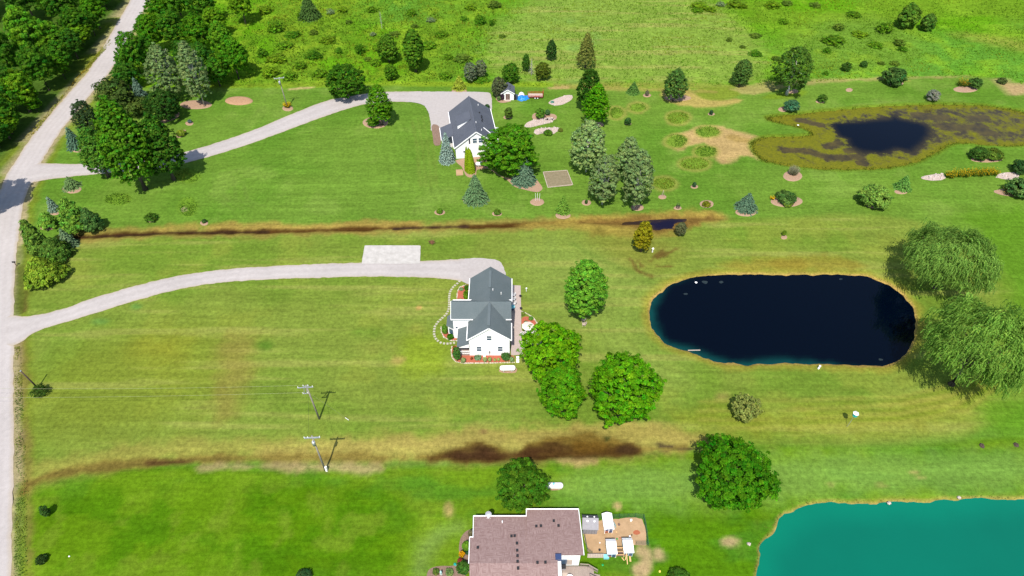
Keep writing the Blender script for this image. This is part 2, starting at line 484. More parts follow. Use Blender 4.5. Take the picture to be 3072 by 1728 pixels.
put(lot3w * sstep(.4, .62, nA), LOT3b); put(lot3w * sstep(.55, .75, nB), (.10, .145, .012), .5); put(lot3w * sstep(.5, .7, fbm(x / 9, y / 4, 83)), (.032, .105, .008), .6)
m3 = patch([(70,1500),(300,1450),(700,1440),(1150,1450),(1240,1560),(1220,1760),(60,1760)], (.052, .112, .002), 6, .7, 3)
put(m3 * sstep(.46, .62, fbm(x / 5, y / 3, 87)), (.036, .098, .002), .75); put(m3 * sstep(.5, .66, fbm(x / 3.5, y / 3.5, 88)), (.088, .135, .010), .6)
patch([(1650,1420),(2000,1400),(2300,1360),(2900,1350),(3200,1360),(3200,1480),(2500,1480),(2000,1520),(1660,1520)], (.105, .185, .032), 3, .75, 2)
# north meadow
MB_ = [(-2500,300),(250,262),(520,262),(640,262),(780,262),(1030,262),(1100,255),(1536,258),(1800,262),(2050,268),(2260,262),(2400,245),(2600,234),(2900,226),(2990,232),(3072,258),(3300,300),(5500,330),(9000,-1000),(9000,-1170),(-9000,-1170),(-9000,-1000)]
mw = GP(MB_)
md = sdf_poly(x, y, mw) + (nC - .5) * 1.2
mead = 1 - sstep(-.8, .8, md)
put(mead, MEAD); put(mead * sstep(.42, .62, nA), MEADo); put(mead * sstep(.5, .7, nD), MEADb); put(mead * sstep(.55, .72, nB), (.115, .205, .012), .7)
put(mead * (1 - sstep(-40, 20, x)) * sstep(.42, .62, fbm(x / 4.5, y / 6, 97)), (.062, .125, .008), .55); put(mead * (1 - sstep(-40, 20, x)) * sstep(.5, .66, fbm(x / 3, y / 4, 98)), (.135, .20, .012), .5)
MK[:, 0] = mead
# the mown hay field right of centre in the meadow
hay = patch([(1500,60),(1700,-40),(2100,-20),(2260,100),(2320,200),(2250,250),(1800,255),(1560,250),(1440,180)], (.125, .185, .028), 6, .9, 4)
put(hay * sstep(.5, .68, nS), (.175, .185, .045), .7); put(hay * sstep(.6, .75, nA), (.10, .19, .045), .7)
patch([(2300,120),(2560,20),(2760,90),(2780,190),(2600,225),(2380,210)], (.10, .15, .016), 7, .5, 4)
patch([(2860,95),(3072,120),(3200,150),(3200,170),(3000,140),(2880,110)], (.17, .16, .03), 3, .6, 2)
patch([(1100,248),(1500,244),(1660,248),(1660,262),(1500,260),(1100,258)], LIME, .7, .9, .5)
patch([(560,255),(1000,245),(1000,262),(560,262)], (.11, .16, .012), 1, .8, .8)
patch([(1660,248),(2230,248),(2230,270),(1660,262)], (.165, .16, .03), 1.2, .6, .8)
# road verges and the wooded corner
patch([(-400,-40),(440,-60),(350,110),(270,200),(160,335),(100,410),(-60,560),(-500,640)], (.035, .07, .010), 2, .9, 2)
MK[:, 0] = np.maximum(MK[:, 0], 1 - sstep(-1, 1, sp_(GP([(-400,-40),(440,-60),(350,110),(270,200),(160,335),(100,410),(-60,560),(-500,640)]))))
dr = sl_(road_m, 14)
put(1 - sstep(5.2, 7.2, dr + (nC - .5) * 1.6), (.10, .125, .012), .85)
put((1 - sstep(4.2, 5.0, dr + (nC - .5) * 1.6)), (.24, .19, .11), .8)
patch([(100,412),(165,335),(240,240),(330,130),(350,140),(250,260),(180,350),(120,420)], (.17, .16, .02), .8, .7, .8)
stroke(GP([(66,1030),(72,1152),(78,1300),(83,1440),(82,1600),(90,1728)]), .5, (.13, .09, .03), .5, .55)
patch([(45,1450),(78,1455),(82,1740),(38,1740)], (.085, .135, .014), .4, .8, .4)
stroke(ROADDITCH, .9, (.055, .035, .012), .5, .9)
stroke(GP([(66,740),(62,800),(58,880),(50,940)]), 1.0, (.07, .11, .012), .6, .6)
# ditch between the two northern lots
stroke(DITCH1, 1.9, (.17, .125, .03), 1.1, .8, 1.2)
stroke(GP([(480,690),(560,676),(640,680),(900,682),(1250,676)]), 1.2, (.22, .15, .035), 1.1, .65, 1.2)
stroke(DITCH1, .6, (.050, .024, .006), .5, 1, .6)
stroke(GP([(223,710),(420,702),(540,694),(640,696),(800,694)]), .35, (.022, .012, .007), .35, .85, .4)
stroke(GP([(1180,684),(1285,679),(1400,678)]), .4, (.02, .012, .010), .35, .85, .4)
patch(T(1536,576,TS,[(0,262),(330,215),(500,185),(760,175),(1000,190),(1130,150),(1400,140),(1600,180),(1560,210),(1330,250),(1260,310),(1070,330),(840,345),(640,330),(500,260),(250,270)]), (.205, .150, .030), 1.4, .9, 1.6)
patch(T(1536,576,TS,[(430,225),(700,195),(1000,195),(1300,175),(1580,190),(1400,225),(1290,305),(1060,305),(960,260),(700,250)]), (.10, .055, .015), 1.1, .85, 1.3)
patch(T(1536,576,TS,[(610,290),(720,280),(740,330),(680,350),(600,330)]), (.09, .06, .012), .9, .6, 1.4)
patch(T(1536,576,TS,[(500,280),(900,330),(1250,360),(1200,560),(1000,600),(850,560),(700,450),(560,380)]), (.125, .125, .020), 4, .6, 2)
for l in ([(890,500),(930,560),(960,610)], [(950,520),(975,560)], [(1050,520),(1100,470),(1140,450)], [(1100,500),(1240,430)], [(1100,560),(1200,560)], [(960,600),(1050,640)]):
    stroke(GP(T(1536,576,TS,l)), .28, (.075, .045, .012), .35, .75, .7)
# tractor arc from the ditch to the pond
stroke(GP([(1720,735),(1790,775),(1850,800),(1930,835),(1960,850)]), .8, (.088, .135, .02), .7, .6, .5)
# the southern ditch with its dry and wet grass
stroke(GP([(130,1420),(300,1385),(500,1350),(768,1345),(1046,1340),(1300,1330),(1500,1312),(1700,1305),(1950,1300),(2100,1318)]), 1.8, (.185, .16, .035), 1.6, .65, 1.4)
patch([(700,1345),(1000,1332),(1250,1310),(1500,1285),(1750,1285),(1950,1260),(2080,1300),(2160,1335),(1950,1372),(1750,1385),(1300,1390),(1000,1395),(800,1390)], (.215, .165, .045), 1.5, .62, 1.6)
stroke(DITCH3, .7, (.12, .085, .018), .6, .75, .7)
stroke(DITCH3[:8], .3, (.08, .055, .014), .4, .5, .6)
patch(T(0,1152,TS,[(1090,590),(1180,565),(1400,560),(1480,575),(1380,600),(1180,605)]), (.055, .03, .010), .5, .95, .7)
patch([(580,1400),(650,1392),(780,1393),(1000,1388),(1140,1395),(1150,1415),(1100,1425),(1000,1418),(800,1402),(700,1412),(600,1410)], (.28, .20, .10), .8, .65, 1.0)
patch([(1650,1372),(1740,1368),(1800,1378),(1760,1396),(1680,1392)], (.27, .19, .075), .7, .8, .8)
WET = T(768,1152,TS,[(1230,545),(1330,515),(1450,490),(1580,460),(1700,430),(1790,440),(1850,480),(1932,515)]) + T(1536,1152,TS,[(60,500),(150,450),(240,400),(330,380),(500,372),(720,390),(880,430),(1000,480),(950,510),(760,535),(500,530),(250,535),(100,555),(0,570)]) + T(768,1152,TS,[(1850,585),(1700,578),(1480,575),(1300,572)])
patch(WET, (.085, .052, .009), .9, .85, 1.2, nz=nR)
stroke(GP([(1290,1374),(1400,1368),(1500,1370),(1600,1365),(1700,1360),(1800,1357),(1915,1350)]), .8, (.045, .022, .006), .7, .9, 1.0)
patch(T(768,1152,TS,[(1370,545),(1450,505),(1560,490),(1650,470),(1720,460),(1780,480),(1860,520),(1932,535),(1932,560),(1830,572),(1700,565),(1500,568)]), (.028, .013, .006), .9, .9, 1.2, nz=nR)
patch(T(1536,1152,TS,[(20,545),(130,500),(260,455),(330,440),(440,440),(520,470),(420,510),(250,530)]), (.030, .014, .005), .7, .85, 1.2, nz=nR)
patch(T(1536,1152,TS,[(430,450),(600,430),(720,450),(700,500),(500,515)]), (.07, .038, .006), .7, .8, .9)
patch([(1470,1368),(1540,1352),(1620,1345),(1620,1372),(1540,1380),(1475,1380)], (.035, .016, .006), .7, .85, 1.2, nz=nR)
patch(T(1536,1152,TS,[(800,470),(900,455),(990,480),(900,515),(800,510)]), (.030, .016, .007), .6, .85, 1.1, nz=nR)
patch(T(1536,1152,TS,[(1060,450),(1200,445),(1420,470),(1390,495),(1230,495),(1130,480)]), (.04, .027, .015), .4, .95, 1.4, nz=nR)
blob(1536 + 718 * TS, 1152 + 408 * TS, 9, 7, (.03, .035, .008), .3, .9, .3)
blob(1452, 1294, 9, 5, (.13, .07, .03), .4, .7, .4)
# drought and wear in lot 2
patch([(660,1010),(720,980),(760,1010),(750,1120),(700,1230),(640,1260),(660,1150)], (.16, .125, .03), 3, .55, 2.5)
patch([(1200,1010),(1340,1000),(1345,1090),(1300,1130),(1190,1120)], (.135, .185, .012), 2.5, .75, 1.5)
blob(1190, 1080, 18, 10, (.23, .18, .05), .8, .8, .8); blob(1258, 923, 8, 6, (.30, .17, .06), .4, .8, .4); blob(1250, 985, 20, 14, (.15, .155, .025), 1.5, .7, 1)
blob(1135, 1045, 60, 18, (.15, .16, .03), 2, .5, 1.5)
blob(795, 1035, 25, 16, (.045, .115, .010), 1.2, .7, 1); blob(1105, 995, 40, 14, (.055, .12, .010), 1.8, .6, 1)
blob(410, 920, 14, 8, (.06, .15, .03), .7, .7, .5); blob(300, 965, 26, 8, (.06, .145, .03), .8, .6, .5)
patch([(430,1010),(560,1000),(560,1080),(470,1100),(400,1060)], (.145, .145, .014), 4, .6, 2)
patch([(2150,790),(2304,772),(2480,768),(2600,790),(2590,812),(2450,815),(2304,818),(2190,812)], (.15, .125, .018), 1.6, .8, 1.2)
patch([(2304,770),(2420,775),(2430,812),(2304,812)], (.14, .105, .014), 1.5, .6, 1)
patch([(1980,1250),(2160,1230),(2600,1230),(2860,1180),(2960,1120),(3000,1180),(2860,1280),(2560,1300),(2200,1310)], (.145, .145, .014), 3, .55, 2)
patch([(2900,1200),(3100,1190),(3200,1320),(2980,1310)], (.06, .14, .008), 3, .8, 2)
patch([(3000,620),(3300,600),(3400,1200),(3080,1180),(3010,900),(2960,700),(2850,650)], (.060, .135, .008), 4, .85, 3)
blob(2170, 1190, 20, 10, (.22, .17, .05), 1, .6, 1); blob(2390, 1230, 30, 8, (.18, .16, .03), 1, .5, 1)
stroke(GP([(2620,1215),(2760,1205),(2830,1195),(2900,1170)]), .5, (.19, .17, .03), .5, .4, .5)
for k in range(7):
    stroke(GP([(2100, 1205 + 14 * k), (2400, 1200 + 14 * k), (2700, 1190 + 13 * k), (2830 + 12 * k, 1160 + 12 * k), (2920 + 12 * k, 1100 + 10 * k)]), .34, (.090, .125, .010) if k % 2 else (.165, .168, .028), .35, .55, .25)
# lot 3 marks
blob(768 + 1455 * TS, 1152 + 955 * TS, 20, 24, (.23, .18, .06), .5, .9, .6)
blob(1536 + 800 * TS, 1152 + 925 * TS, 14, 14, (.29, .20, .09), .4, .85, .6)
for cx, cy, rx, ry in ((1930,1655,22,18),(1940,1690,18,30),(1975,1665,14,18),(1920,1715,20,22),(2195,1625,30,14)): blob(cx, cy, rx, ry, (.30, .21, .11), .6, .8, .7)
for cx, cy in ((2490,1453),(2645,1455),(2768,1432),(2740,1415)): blob(cx, cy, 16, 4, (.22, .17, .06), .4, .7, .5)
patch([(1230,1740),(1240,1640),(1300,1580),(1400,1560),(1400,1600),(1330,1620),(1280,1700),(1280,1740)], (.10, .155, .03), 1.5, .7, .8)
patch([(2302,1600),(2330,1560),(2400,1515),(2470,1500),(2900,1490),(3100,1486),(3100,1500),(2900,1505),(2480,1516),(2400,1535),(2345,1570),(2310,1630)], (.15, .15, .018), .5, .7, .5)
# lot 1: rings round the tall-grass ovals, worn earth, mowing arcs
patch(T(1536,0,TS,[(1180,1020),(1300,990),(1420,945),(1560,940),(1700,985),(1830,1030),(1960,1060),(1810,1110),(1890,1215),(1750,1165),(1660,1215),(1560,1230),(1530,1150),(1470,1090),(1390,1090),(1340,1110),(1260,1140),(1200,1120)]), (.27, .185, .075), .9, .95, 1.2)
patch(T(1536,0,TS,[(1600,1020),(1800,1030),(1800,1090),(1650,1060)]), (.19, .13, .035), .8, .7, 1.2)
OVALS = [(1255,890,88,46),(1475,995,92,42),(1240,1065,82,52),(1460,1145,88,42),(1375,1235,115,46),(1150,1385,85,45),(790,855,52,42),(950,812,64,34)]
OV = [(1536 + a * TS, b * TS, c * TS, e * TS) for a, b, c, e in OVALS] + [(890 * TS, 576 + 55 * TS, 42, 18), (1420 * TS, 576 + 112 * TS, 27, 30), (562, 528, 40, 22)]
for a, b, c, e in OV[:8]: blob(a, b, c + 9, e + 6, (.19, .17, .04), .8, .75, .6)
for a, b, c, e in OV: blob(a, b, c, e, (.090, .165, .014), .6, .9, .5)
blob(1390 * TS, 576 + 130 * TS, 7, 7, (.3, .25, .15), .3, .8, .2)
patch(T(1536,0,TS,[(1090,690),(1330,660),(1360,700),(1500,760),(1760,740),(1700,790),(1420,815),(1200,790)]), (.27, .20, .06), .9, .85, 1)
patch(T(1536,0,TS,[(1360,680),(1600,650),(1760,700),(1640,755),(1450,760)]), (.115, .15, .016), .8, .9, .8)
patch([(1660,256),(1800,258),(2000,266),(2150,272),(2150,280),(1900,272),(1660,266)], (.20, .175, .04), .6, .7, .6)
patch([(2180,262),(2300,245),(2420,240),(2600,232),(2900,226),(2900,232),(2600,240),(2420,252),(2330,268),(2240,290)], (.24, .185, .07), .7, .65, .9)
patch([(2280,290),(2400,268),(2430,275),(2400,290),(2300,300)], (.10, .16, .012), .6, .9, .5)
patch([(2985,236),(3030,240),(3072,256),(3110,262),(3080,285),(3030,284),(2995,268)], (.27, .185, .09), .8, .9, .8)
patch([(2640,238),(2670,236),(2750,244),(2660,246)], (.2, .17, .04), .6, .6, .5)
stroke(GP([(870,268),(920,263),(940,262)]), .5, (.30, .22, .10), .5, .9, .6)
stroke(GP([(1650,264),(1700,262)]), .6, (.28, .2, .08), .5, .8, .6)
stroke(GP([(2560,316),(2700,302),(2850,302)]), .4, (.12, .16, .03), .5, .5, .5)
for r_ in (0, 1, 2, 3):
    stroke(GP([(640 + 30 * r_, 520 + 8 * r_), (640 + 34 * r_, 590 + 4 * r_), (700 + 30 * r_, 630 - 4 * r_)]), .35, (.085, .135, .022), .4, .45, .3)
    stroke(GP([(1285 - 16 * r_, 345 + 6 * r_), (1300 - 16 * r_, 440), (1310 - 16 * r_, 560)]), .35, (.10, .14, .022), .4, .5, .3)
# algae pond margin: lush and tan rim
ad = sp_(algae_w, 6)
put(1 - sstep(.3, 1.6, ad + (nC - .5) * .8), (.085, .125, .010), .9)
pdm = sp_(pond_w, 8)
put(1 - sstep(.5, 2.6, pdm + (nC - .5) * 1.6), (.175, .155, .022), .8)
put(1 - sstep(.15, .7, pdm + (nC - .5) * .5), (.26, .165, .05), .85)
td = sp_(turq_w, 8)
put(1 - sstep(.1, .7, td + (nC - .5) * .7), (.22, .15, .05), .85)
# fine mowing streaks in the lawns
lawn = 1 - mead
C *= (1 + lawn * ((nS - .5) * .30 + (nC - .5) * .18 + (nB - .5) * .14))[:, None]
C *= (1 + mead * ((nC - .5) * .3 + (nB - .5) * .2))[:, None]
MK[:, 1] = lawn
lp1 = smooth(GP([(300,545),(600,500),(768,445),(930,385),(1060,338),(1180,325),(1265,325),(1285,380),(1320,470),(1340,560),(1370,625),(1200,648),(600,655),(330,640),(250,585)]), 2)
d1_ = -sp_(lp1, 1)
C *= (1 + .085 * sstep(.2, 2, d1_) * (1 - sstep(13, 22, d1_)) * np.sin(d1_ * 2 * math.pi / 2.3) * sstep(.3, .6, nB))[:, None]
pr_ = sp_(pond_w, 20)
C *= (1 + .075 * sstep(2, 4, pr_) * (1 - sstep(11, 17, pr_)) * lot2 * np.sin(pr_ * 2 * math.pi / 2.2) * sstep(.3, .6, nB))[:, None]
lp3 = GP([(140,1000),(600,880),(1060,850),(1330,870),(1330,1150),(1300,1260),(300,1370),(110,1400)])
C *= (1 + .06 * sstep(0, 3, -sp_(lp3, 1)) * np.sin(y * 2 * math.pi / 2.4 + x * .05) * sstep(.3, .6, nB))[:, None]
# heights
Z += mead * ((nB - .45) * .5 + (nC - .5) * .28) * sstep(0, 4, -md) * sstep(5, 9, dr) * (1 - sstep(205, 228, y))
for dd, dep in ((pdm, 1.1), (td, 1.2), (ad, .9)):
    Z += -dep * (1 - sstep(-1.6, .9, dd + (nC - .5) * 1.1 + (nB - .5) * .5))
Z += -.32 * (1 - sstep(.1, 1.7, sl_(DITCH1))) - .30 * (1 - sstep(.1, 2.4, sl_(DITCH3))) - .3 * (1 - sstep(.1, 1.2, sl_(ROADDITCH)))
Z += -.40 * (1 - sstep(-.7, .5, sp_(dw_w) + (nR - .5) * 3.4 + .15)); Z += -.2 * (1 - sstep(-.7, .5, sp_(dw2_w) + (nR - .5) * 2))
Z[~near] += 0
nx, ny = len(gx), len(gy)
idx = np.arange(nx * ny).reshape(ny, nx)
Qd = np.stack([idx[:-1, :-1], idx[:-1, 1:], idx[1:, 1:], idx[1:, :-1]], -1).reshape(-1, 4)

m, nt, b = _new('grass_ground')
at = N(nt, 'ShaderNodeAttribute', attribute_name='Col'); mk = N(nt, 'ShaderNodeAttribute', attribute_name='Mask')
geo = N(nt, 'ShaderNodeNewGeometry')
smk = N(nt, 'ShaderNodeSeparateColor'); nt.links.new(mk.outputs['Color'], smk.inputs[0])
n1 = noise(nt, 1.3, 8, .72, geo.outputs['Position'])
n2 = noise(nt, 0.28, 6, .65, geo.outputs['Position'])
mp = N(nt, 'ShaderNodeMapping'); mp.inputs['Scale'].default_value = (.14, 1.7, 1); nt.links.new(geo.outputs['Position'], mp.inputs[0])
n3 = noise(nt, 1.0, 6, .7, mp.outputs[0])
def mrange(src, lo, hi, a=.3, c=.7):
    r = N(nt, 'ShaderNodeMapRange'); r.inputs['From Min'].default_value = a; r.inputs['From Max'].default_value = c
    r.inputs['To Min'].default_value = lo; r.inputs['To Max'].default_value = hi
    nt.links.new(src, r.inputs[0]); return r.outputs[0]
def vmul(a, f):
    v = N(nt, 'ShaderNodeVectorMath', operation='SCALE'); nt.links.new(a, v.inputs[0]); nt.links.new(f, v.inputs['Scale']); return v.outputs[0]
def mth(op, a, c):
    q = N(nt, 'ShaderNodeMath', operation=op)
    for i, s in enumerate((a, c)):
        if isinstance(s, (int, float)): q.inputs[i].default_value = s
        else: nt.links.new(s, q.inputs[i])
    return q.outputs[0]
f1 = mrange(n1.outputs[0], .66, 1.34); f3 = mrange(n3.outputs[0], .85, 1.15); f2 = mrange(n2.outputs[0], .92, 1.08)
n5 = noise(nt, 5.0, 4, .8, geo.outputs['Position']); f5 = mrange(n5.outputs[0], .80, 1.20)
n4 = noise(nt, .55, 8, .75, geo.outputs['Position'])
fm = mrange(n4.outputs[0], .72, 1.28, .32, .68)
rough_f = mth('ADD', 1.0, mth('MULTIPLY', mth('SUBTRACT', fm, 1.0), smk.outputs[0]))
tot = mth('MULTIPLY', mth('MULTIPLY', mth('MULTIPLY', f1, f5), f3), mth('MULTIPLY', f2, rough_f))
nt.links.new(vmul(at.outputs['Color'], tot), b.inputs['Base Color'])
b.inputs['Roughness'].default_value = 1; b.inputs['Specular IOR Level'].default_value = 0
bp = N(nt, 'ShaderNodeBump'); bp.inputs['Strength'].default_value = .5; bp.inputs['Distance'].default_value = .10
nt.links.new(n1.outputs[0], bp.inputs['Height']); nt.links.new(bp.outputs[0], b.inputs['Normal'])
ground = fast('ground', np.stack([x, y, Z], 1), Qd, m, None, np.clip(C, 0, 1), True)
tag(ground, kind='structure')
ca = ground.data.color_attributes.new('Mask', 'FLOAT_COLOR', 'POINT')
m4 = np.zeros((len(x), 4), np.float32); m4[:, :2] = MK; m4[:, 3] = 1
ca.data.foreach_set('color', m4.ravel())

# ---- water: level sheets that the banks rise out of
def water_sheet(name, poly, z, mat, step=1.0, margin=2.0, colf=None):
    P = np.array(poly)
    xs = np.arange(P[:, 0].min() - margin, P[:, 0].max() + margin, step); ys = np.arange(P[:, 1].min() - margin, P[:, 1].max() + margin, step)
    XX, YY = np.meshgrid(xs, ys); n_x, n_y = len(xs), len(ys)
    dd = sdf_poly(XX.ravel(), YY.ravel(), poly)
    id_ = np.arange(n_x * n_y).reshape(n_y, n_x)
    q = np.stack([id_[:-1, :-1], id_[:-1, 1:], id_[1:, 1:], id_[1:, :-1]], -1).reshape(-1, 4)
    keep = (dd[q] < margin * .8).any(1)
    q = q[keep]
    V = np.stack([XX.ravel(), YY.ravel(), np.full(XX.size, z)], 1)
    col = colf(XX.ravel(), YY.ravel(), dd) if colf else None
    o = fast(name, V, q, mat, None, col, True)
    return tag(o, kind='structure')
def water_mat(name, rough=.06, spec=.5, bump=.01, nscale=1.2):
    m, nt, b = _new(name)
    at = N(nt, 'ShaderNodeAttribute', attribute_name='Col'); nt.links.new(at.outputs['Color'], b.inputs['Base Color'])
    b.inputs['Roughness'].default_value = rough; b.inputs['Specular IOR Level'].default_value = spec
    geo = N(nt, 'ShaderNodeNewGeometry'); n = noise(nt, nscale, 4, .6, geo.outputs['Position'])
    bp = N(nt, 'ShaderNodeBump'); bp.inputs['Strength'].default_value = .3; bp.inputs['Distance'].default_value = bump
    nt.links.new(n.outputs[0], bp.inputs['Height']); nt.links.new(bp.outputs[0], b.inputs['Normal'])
    return m
def lerp3(a, c, t): return np.array(a)[None, :] * (1 - t[:, None]) + np.array(c)[None, :] * t[:, None]
M_WATER = water_mat('pond_water', .05, .13)
def pond_col(xx, yy, dd):
    t = sstep(-2.6, .2, dd + (fbm(xx / 3, yy / 3, 5) - .5) * 1.6 - sstep(96, 106, yy) * 2.4 - sstep(46, 75, xx) * 2.2)
    return lerp3((.0002, .0013, .0045), (.002, .032, .031), t ** 2.0)
water_sheet('pond_water', pond_w, WZ, M_WATER, .8, 2.0, pond_col)
M_TURQ = water_mat('turquoise_water', .12, .35, .006)
def turq_col(xx, yy, dd):
    t = sstep(-5, .3, dd + (fbm(xx / 5, yy / 5, 6) - .5) * 2)
    c = lerp3((.0, .094, .058), (.0, .118, .070), t); return c * (0.94 + .12 * fbm(xx / 6, yy / 6, 9))[:, None]
water_sheet('turquoise_pond_water', turq_w, WZ, M_TURQ, 1.0, 2.0, turq_col)
m, nt, b = _new('algae_water')
at = N(nt, 'ShaderNodeAttribute', attribute_name='Col')
sc = N(nt, 'ShaderNodeSeparateColor'); nt.links.new(at.outputs['Color'], sc.inputs[0])
geo = N(nt, 'ShaderNodeNewGeometry')
na = noise(nt, .35, 9, .72, geo.outputs['Position']); nb_ = noise(nt, 2.2, 6, .7, geo.outputs['Position'])
fac = mth('SUBTRACT', na.outputs[0], sc.outputs[0])
nck = noise(nt, .9, 8, .8, geo.outputs['Position'])
fac = mth('ADD', fac, mth('ADD', mth('MULTIPLY', mth('SUBTRACT', nb_.outputs[0], .5), .2), mth('MULTIPLY', mth('SUBTRACT', nck.outputs[0], .5), .34)))
b.inputs['Specular IOR Level'].default_value = .1
cr = N(nt, 'ShaderNodeValToRGB'); cr.color_ramp.elements[0].position = .0; cr.color_ramp.elements[1].position = .16
cr.color_ramp.elements[0].color = (0, 0, 0, 1); cr.color_ramp.elements[1].color = (1, 1, 1, 1); nt.links.new(fac, cr.inputs[0])
alg = ramp2(nt, nb_.outputs[0], (.128, .124, .005), (.062, .068, .005), .32, .68)
dk0 = ramp2(nt, na.outputs[0], (.022, .018, .012), (.060, .046, .012), .3, .6)
dkm = N(nt, 'ShaderNodeMixRGB'); nt.links.new(sc.outputs[1], dkm.inputs[0]); nt.links.new(dk0, dkm.inputs[1]); dkm.inputs[2].default_value = (.0003, .0012, .0050, 1); dk = dkm.outputs[0]
mx = N(nt, 'ShaderNodeMixRGB'); nt.links.new(cr.outputs[0], mx.inputs[0]); nt.links.new(dk, mx.inputs[1]); nt.links.new(alg, mx.inputs[2])
nt.links.new(mx.outputs[0], b.inputs['Base Color'])
rr = N(nt, 'ShaderNodeMapRange'); rr.inputs['To Min'].default_value = .06; rr.inputs['To Max'].default_value = .9
nt.links.new(cr.outputs[0], rr.inputs[0]); nt.links.new(rr.outputs[0], b.inputs['Roughness'])
bp = N(nt, 'ShaderNodeBump'); bp.inputs['Strength'].default_value = .6; bp.inputs['Distance'].default_value = .04
nt.links.new(mx.outputs[0], bp.inputs['Height']); nt.links.new(bp.outputs[0], b.inputs['Normal'])
OPEN_ = GP(T(2304,0,TS,[(480,930),(700,920),(920,900),(950,870),(990,900),(1150,930),(1210,960),(1210,1020),(1150,1090),(1080,1140),(960,1120),(870,1155),(700,1140),(620,1100),(600,1050),(540,1030),(500,980)]), WZ)
STREAKS = [GP(T(2304,0,TS,l), WZ) for l in ([(130,1130),(300,1140),(450,1190),(600,1185),(700,1190)], [(230,905),(320,925),(400,945)], [(1120,865),(1220,880),(1260,890),(1340,888)], [(1300,950),(1450,965),(1620,960)], [(450,1110),(520,1080)], [(1540,890),(1640,890)], [(1620,1000),(1700,1010)], [(690,1230),(720,1240)], [(600,1140),(760,1140)])]
def algae_col(xx, yy, dd):
    o = sdf_poly(xx, yy, OPEN_)
    v = .30 + .60 * (1 - sstep(-4.0, 2.5, o))
    for l in STREAKS: v = np.maximum(v, .27 + .40 * (1 - sstep(.2, 2.2, sdf_line(xx, yy, l))))
    v = v + .13 * sstep(80, 112, xx)
    v = v - .2 * sstep(-2.5, 0, dd)
    return np.stack([v, 1 - sstep(-1.5, 3.0, o), v], 1)
water_sheet('algae_pond_water', algae_w, WZ, m, 1.0, 2.0, algae_col)
def puddle_col(xx, yy, dd): return lerp3((.006, .005, .016), (.03, .018, .010), sstep(-1.6, .3, dd + (fbm(xx, yy / .5, 7) - .5) * 1.6))
water_sheet('ditch_water', dw_w, -.36, M_WATER, .5, 1.2, puddle_col)

# ---- road, drives and pads
m, nt, b = _new('gravel_ribbon')
at = N(nt, 'ShaderNodeAttribute', attribute_name='Col'); geo = N(nt, 'ShaderNodeNewGeometry')
n1 = noise(nt, 1.1, 9, .75, geo.outputs['Position']); n2 = noise(nt, .12, 3, .6, geo.outputs['Position'])
tot = mth('MULTIPLY', mrange(n1.outputs[0], .90, 1.10), mrange(n2.outputs[0], .94, 1.06))
nt.links.new(vmul(at.outputs['Color'], tot), b.inputs['Base Color']); b.inputs['Roughness'].default_value = .95; b.inputs['Specular IOR Level'].default_value = .15
bp = N(nt, 'ShaderNodeBump'); bp.inputs['Strength'].default_value = .4; bp.inputs['Distance'].default_value = .03
nt.links.new(n1.outputs[0], bp.inputs['Height']); nt.links.new(bp.outputs[0], b.inputs['Normal'])
M_RIBBON = m
def resample(pts, n):
    P = np.array(pts, float); dl = np.hypot(*np.diff(P, axis=0).T); s = np.concatenate([[0], np.cumsum(dl)])
    t = np.linspace(0, s[-1], n); return np.stack([np.interp(t, s, P[:, 0]), np.interp(t, s, P[:, 1])], 1)
def ribbon(name, Lp, Rp, n, z, c_mid, c_track, c_edge, tracks=(.3, .7), k=12, ragged=.25):
    A, Bv = resample(Lp, n), resample(Rp, n)
    us = np.linspace(0, 1, k)
    V, Cc = [], []
    for i in range(n):
        ra = (fbm(np.array([A[i, 0] / 1.2]), np.array([A[i, 1] / 1.2]), 71)[0] - .5) * 2 * ragged
        rb = (fbm(np.array([Bv[i, 0] / 1.2]), np.array([Bv[i, 1] / 1.2]), 72)[0] - .5) * 2 * ragged
        w = np.hypot(*(A[i] - Bv[i])) + 1e-6
        for u in us:
            uu = u * (1 + (ra + rb) / w) - ra / w
            p = A[i] * (1 - uu) + Bv[i] * uu
            crown = .05 * (1 - (2 * u - 1) ** 2)
            V.append((p[0], p[1], z + crown))
            t = max(math.exp(-((u - q) / .085) ** 2) for q in tracks)
            e = max(0, 1 - min(u, 1 - u) / .10)
            c = np.array(c_mid) * (1 - t) + np.array(c_track) * t
            Cc.append(c * (1 - e * .8) + np.array(c_edge) * e * .8)
    id_ = np.arange(n * k).reshape(n, k)
    q = np.stack([id_[:-1, :-1], id_[:-1, 1:], id_[1:, 1:], id_[1:, :-1]], -1).reshape(-1, 4)
    o = fast(name, V, q, M_RIBBON, None, np.array(Cc), True)
    return tag(o, kind='structure')
GR, GRT, GRE = (.300, .270, .254), (.325, .294, .277), (.30, .245, .175)
ribbon('gravel_road', road_l, road_r, 420, .02, GR, GRT, GRE, (.2, .42, .62, .84), 18, .3)
D1U = GP([(96,486),(135,491),(294,493),(380,490),(480,473),(596,447),(768,389),(847,354),(975,302),(1026,293),(1098,280),(1165,275),(1265,274)])
D1L = GP([(84,556),(111,541),(346,517),(430,512),(500,501),(588,483),(768,427),(927,366),(1046,324),(1098,312),(1165,305),(1225,306),(1262,309)])
ribbon('gravel_driveway', smooth(D1U, 2, False), smooth(D1L, 2, False), 260, .034, GR, GRT, GRE, (.3, .7), 12, .25)
D2U = GP([(20,944),(40,948),(95,950),(191,928),(278,894),(397,860),(517,830),(636,812),(768,800),(1086,787),(1260,785),(1396,776),(1440,775)])
D2L = GP([(20,1042),(66,1029),(99,995),(199,967),(298,936),(437,892),(596,854),(768,839),(1006,832),(1185,829),(1364,838),(1400,848),(1440,860)])
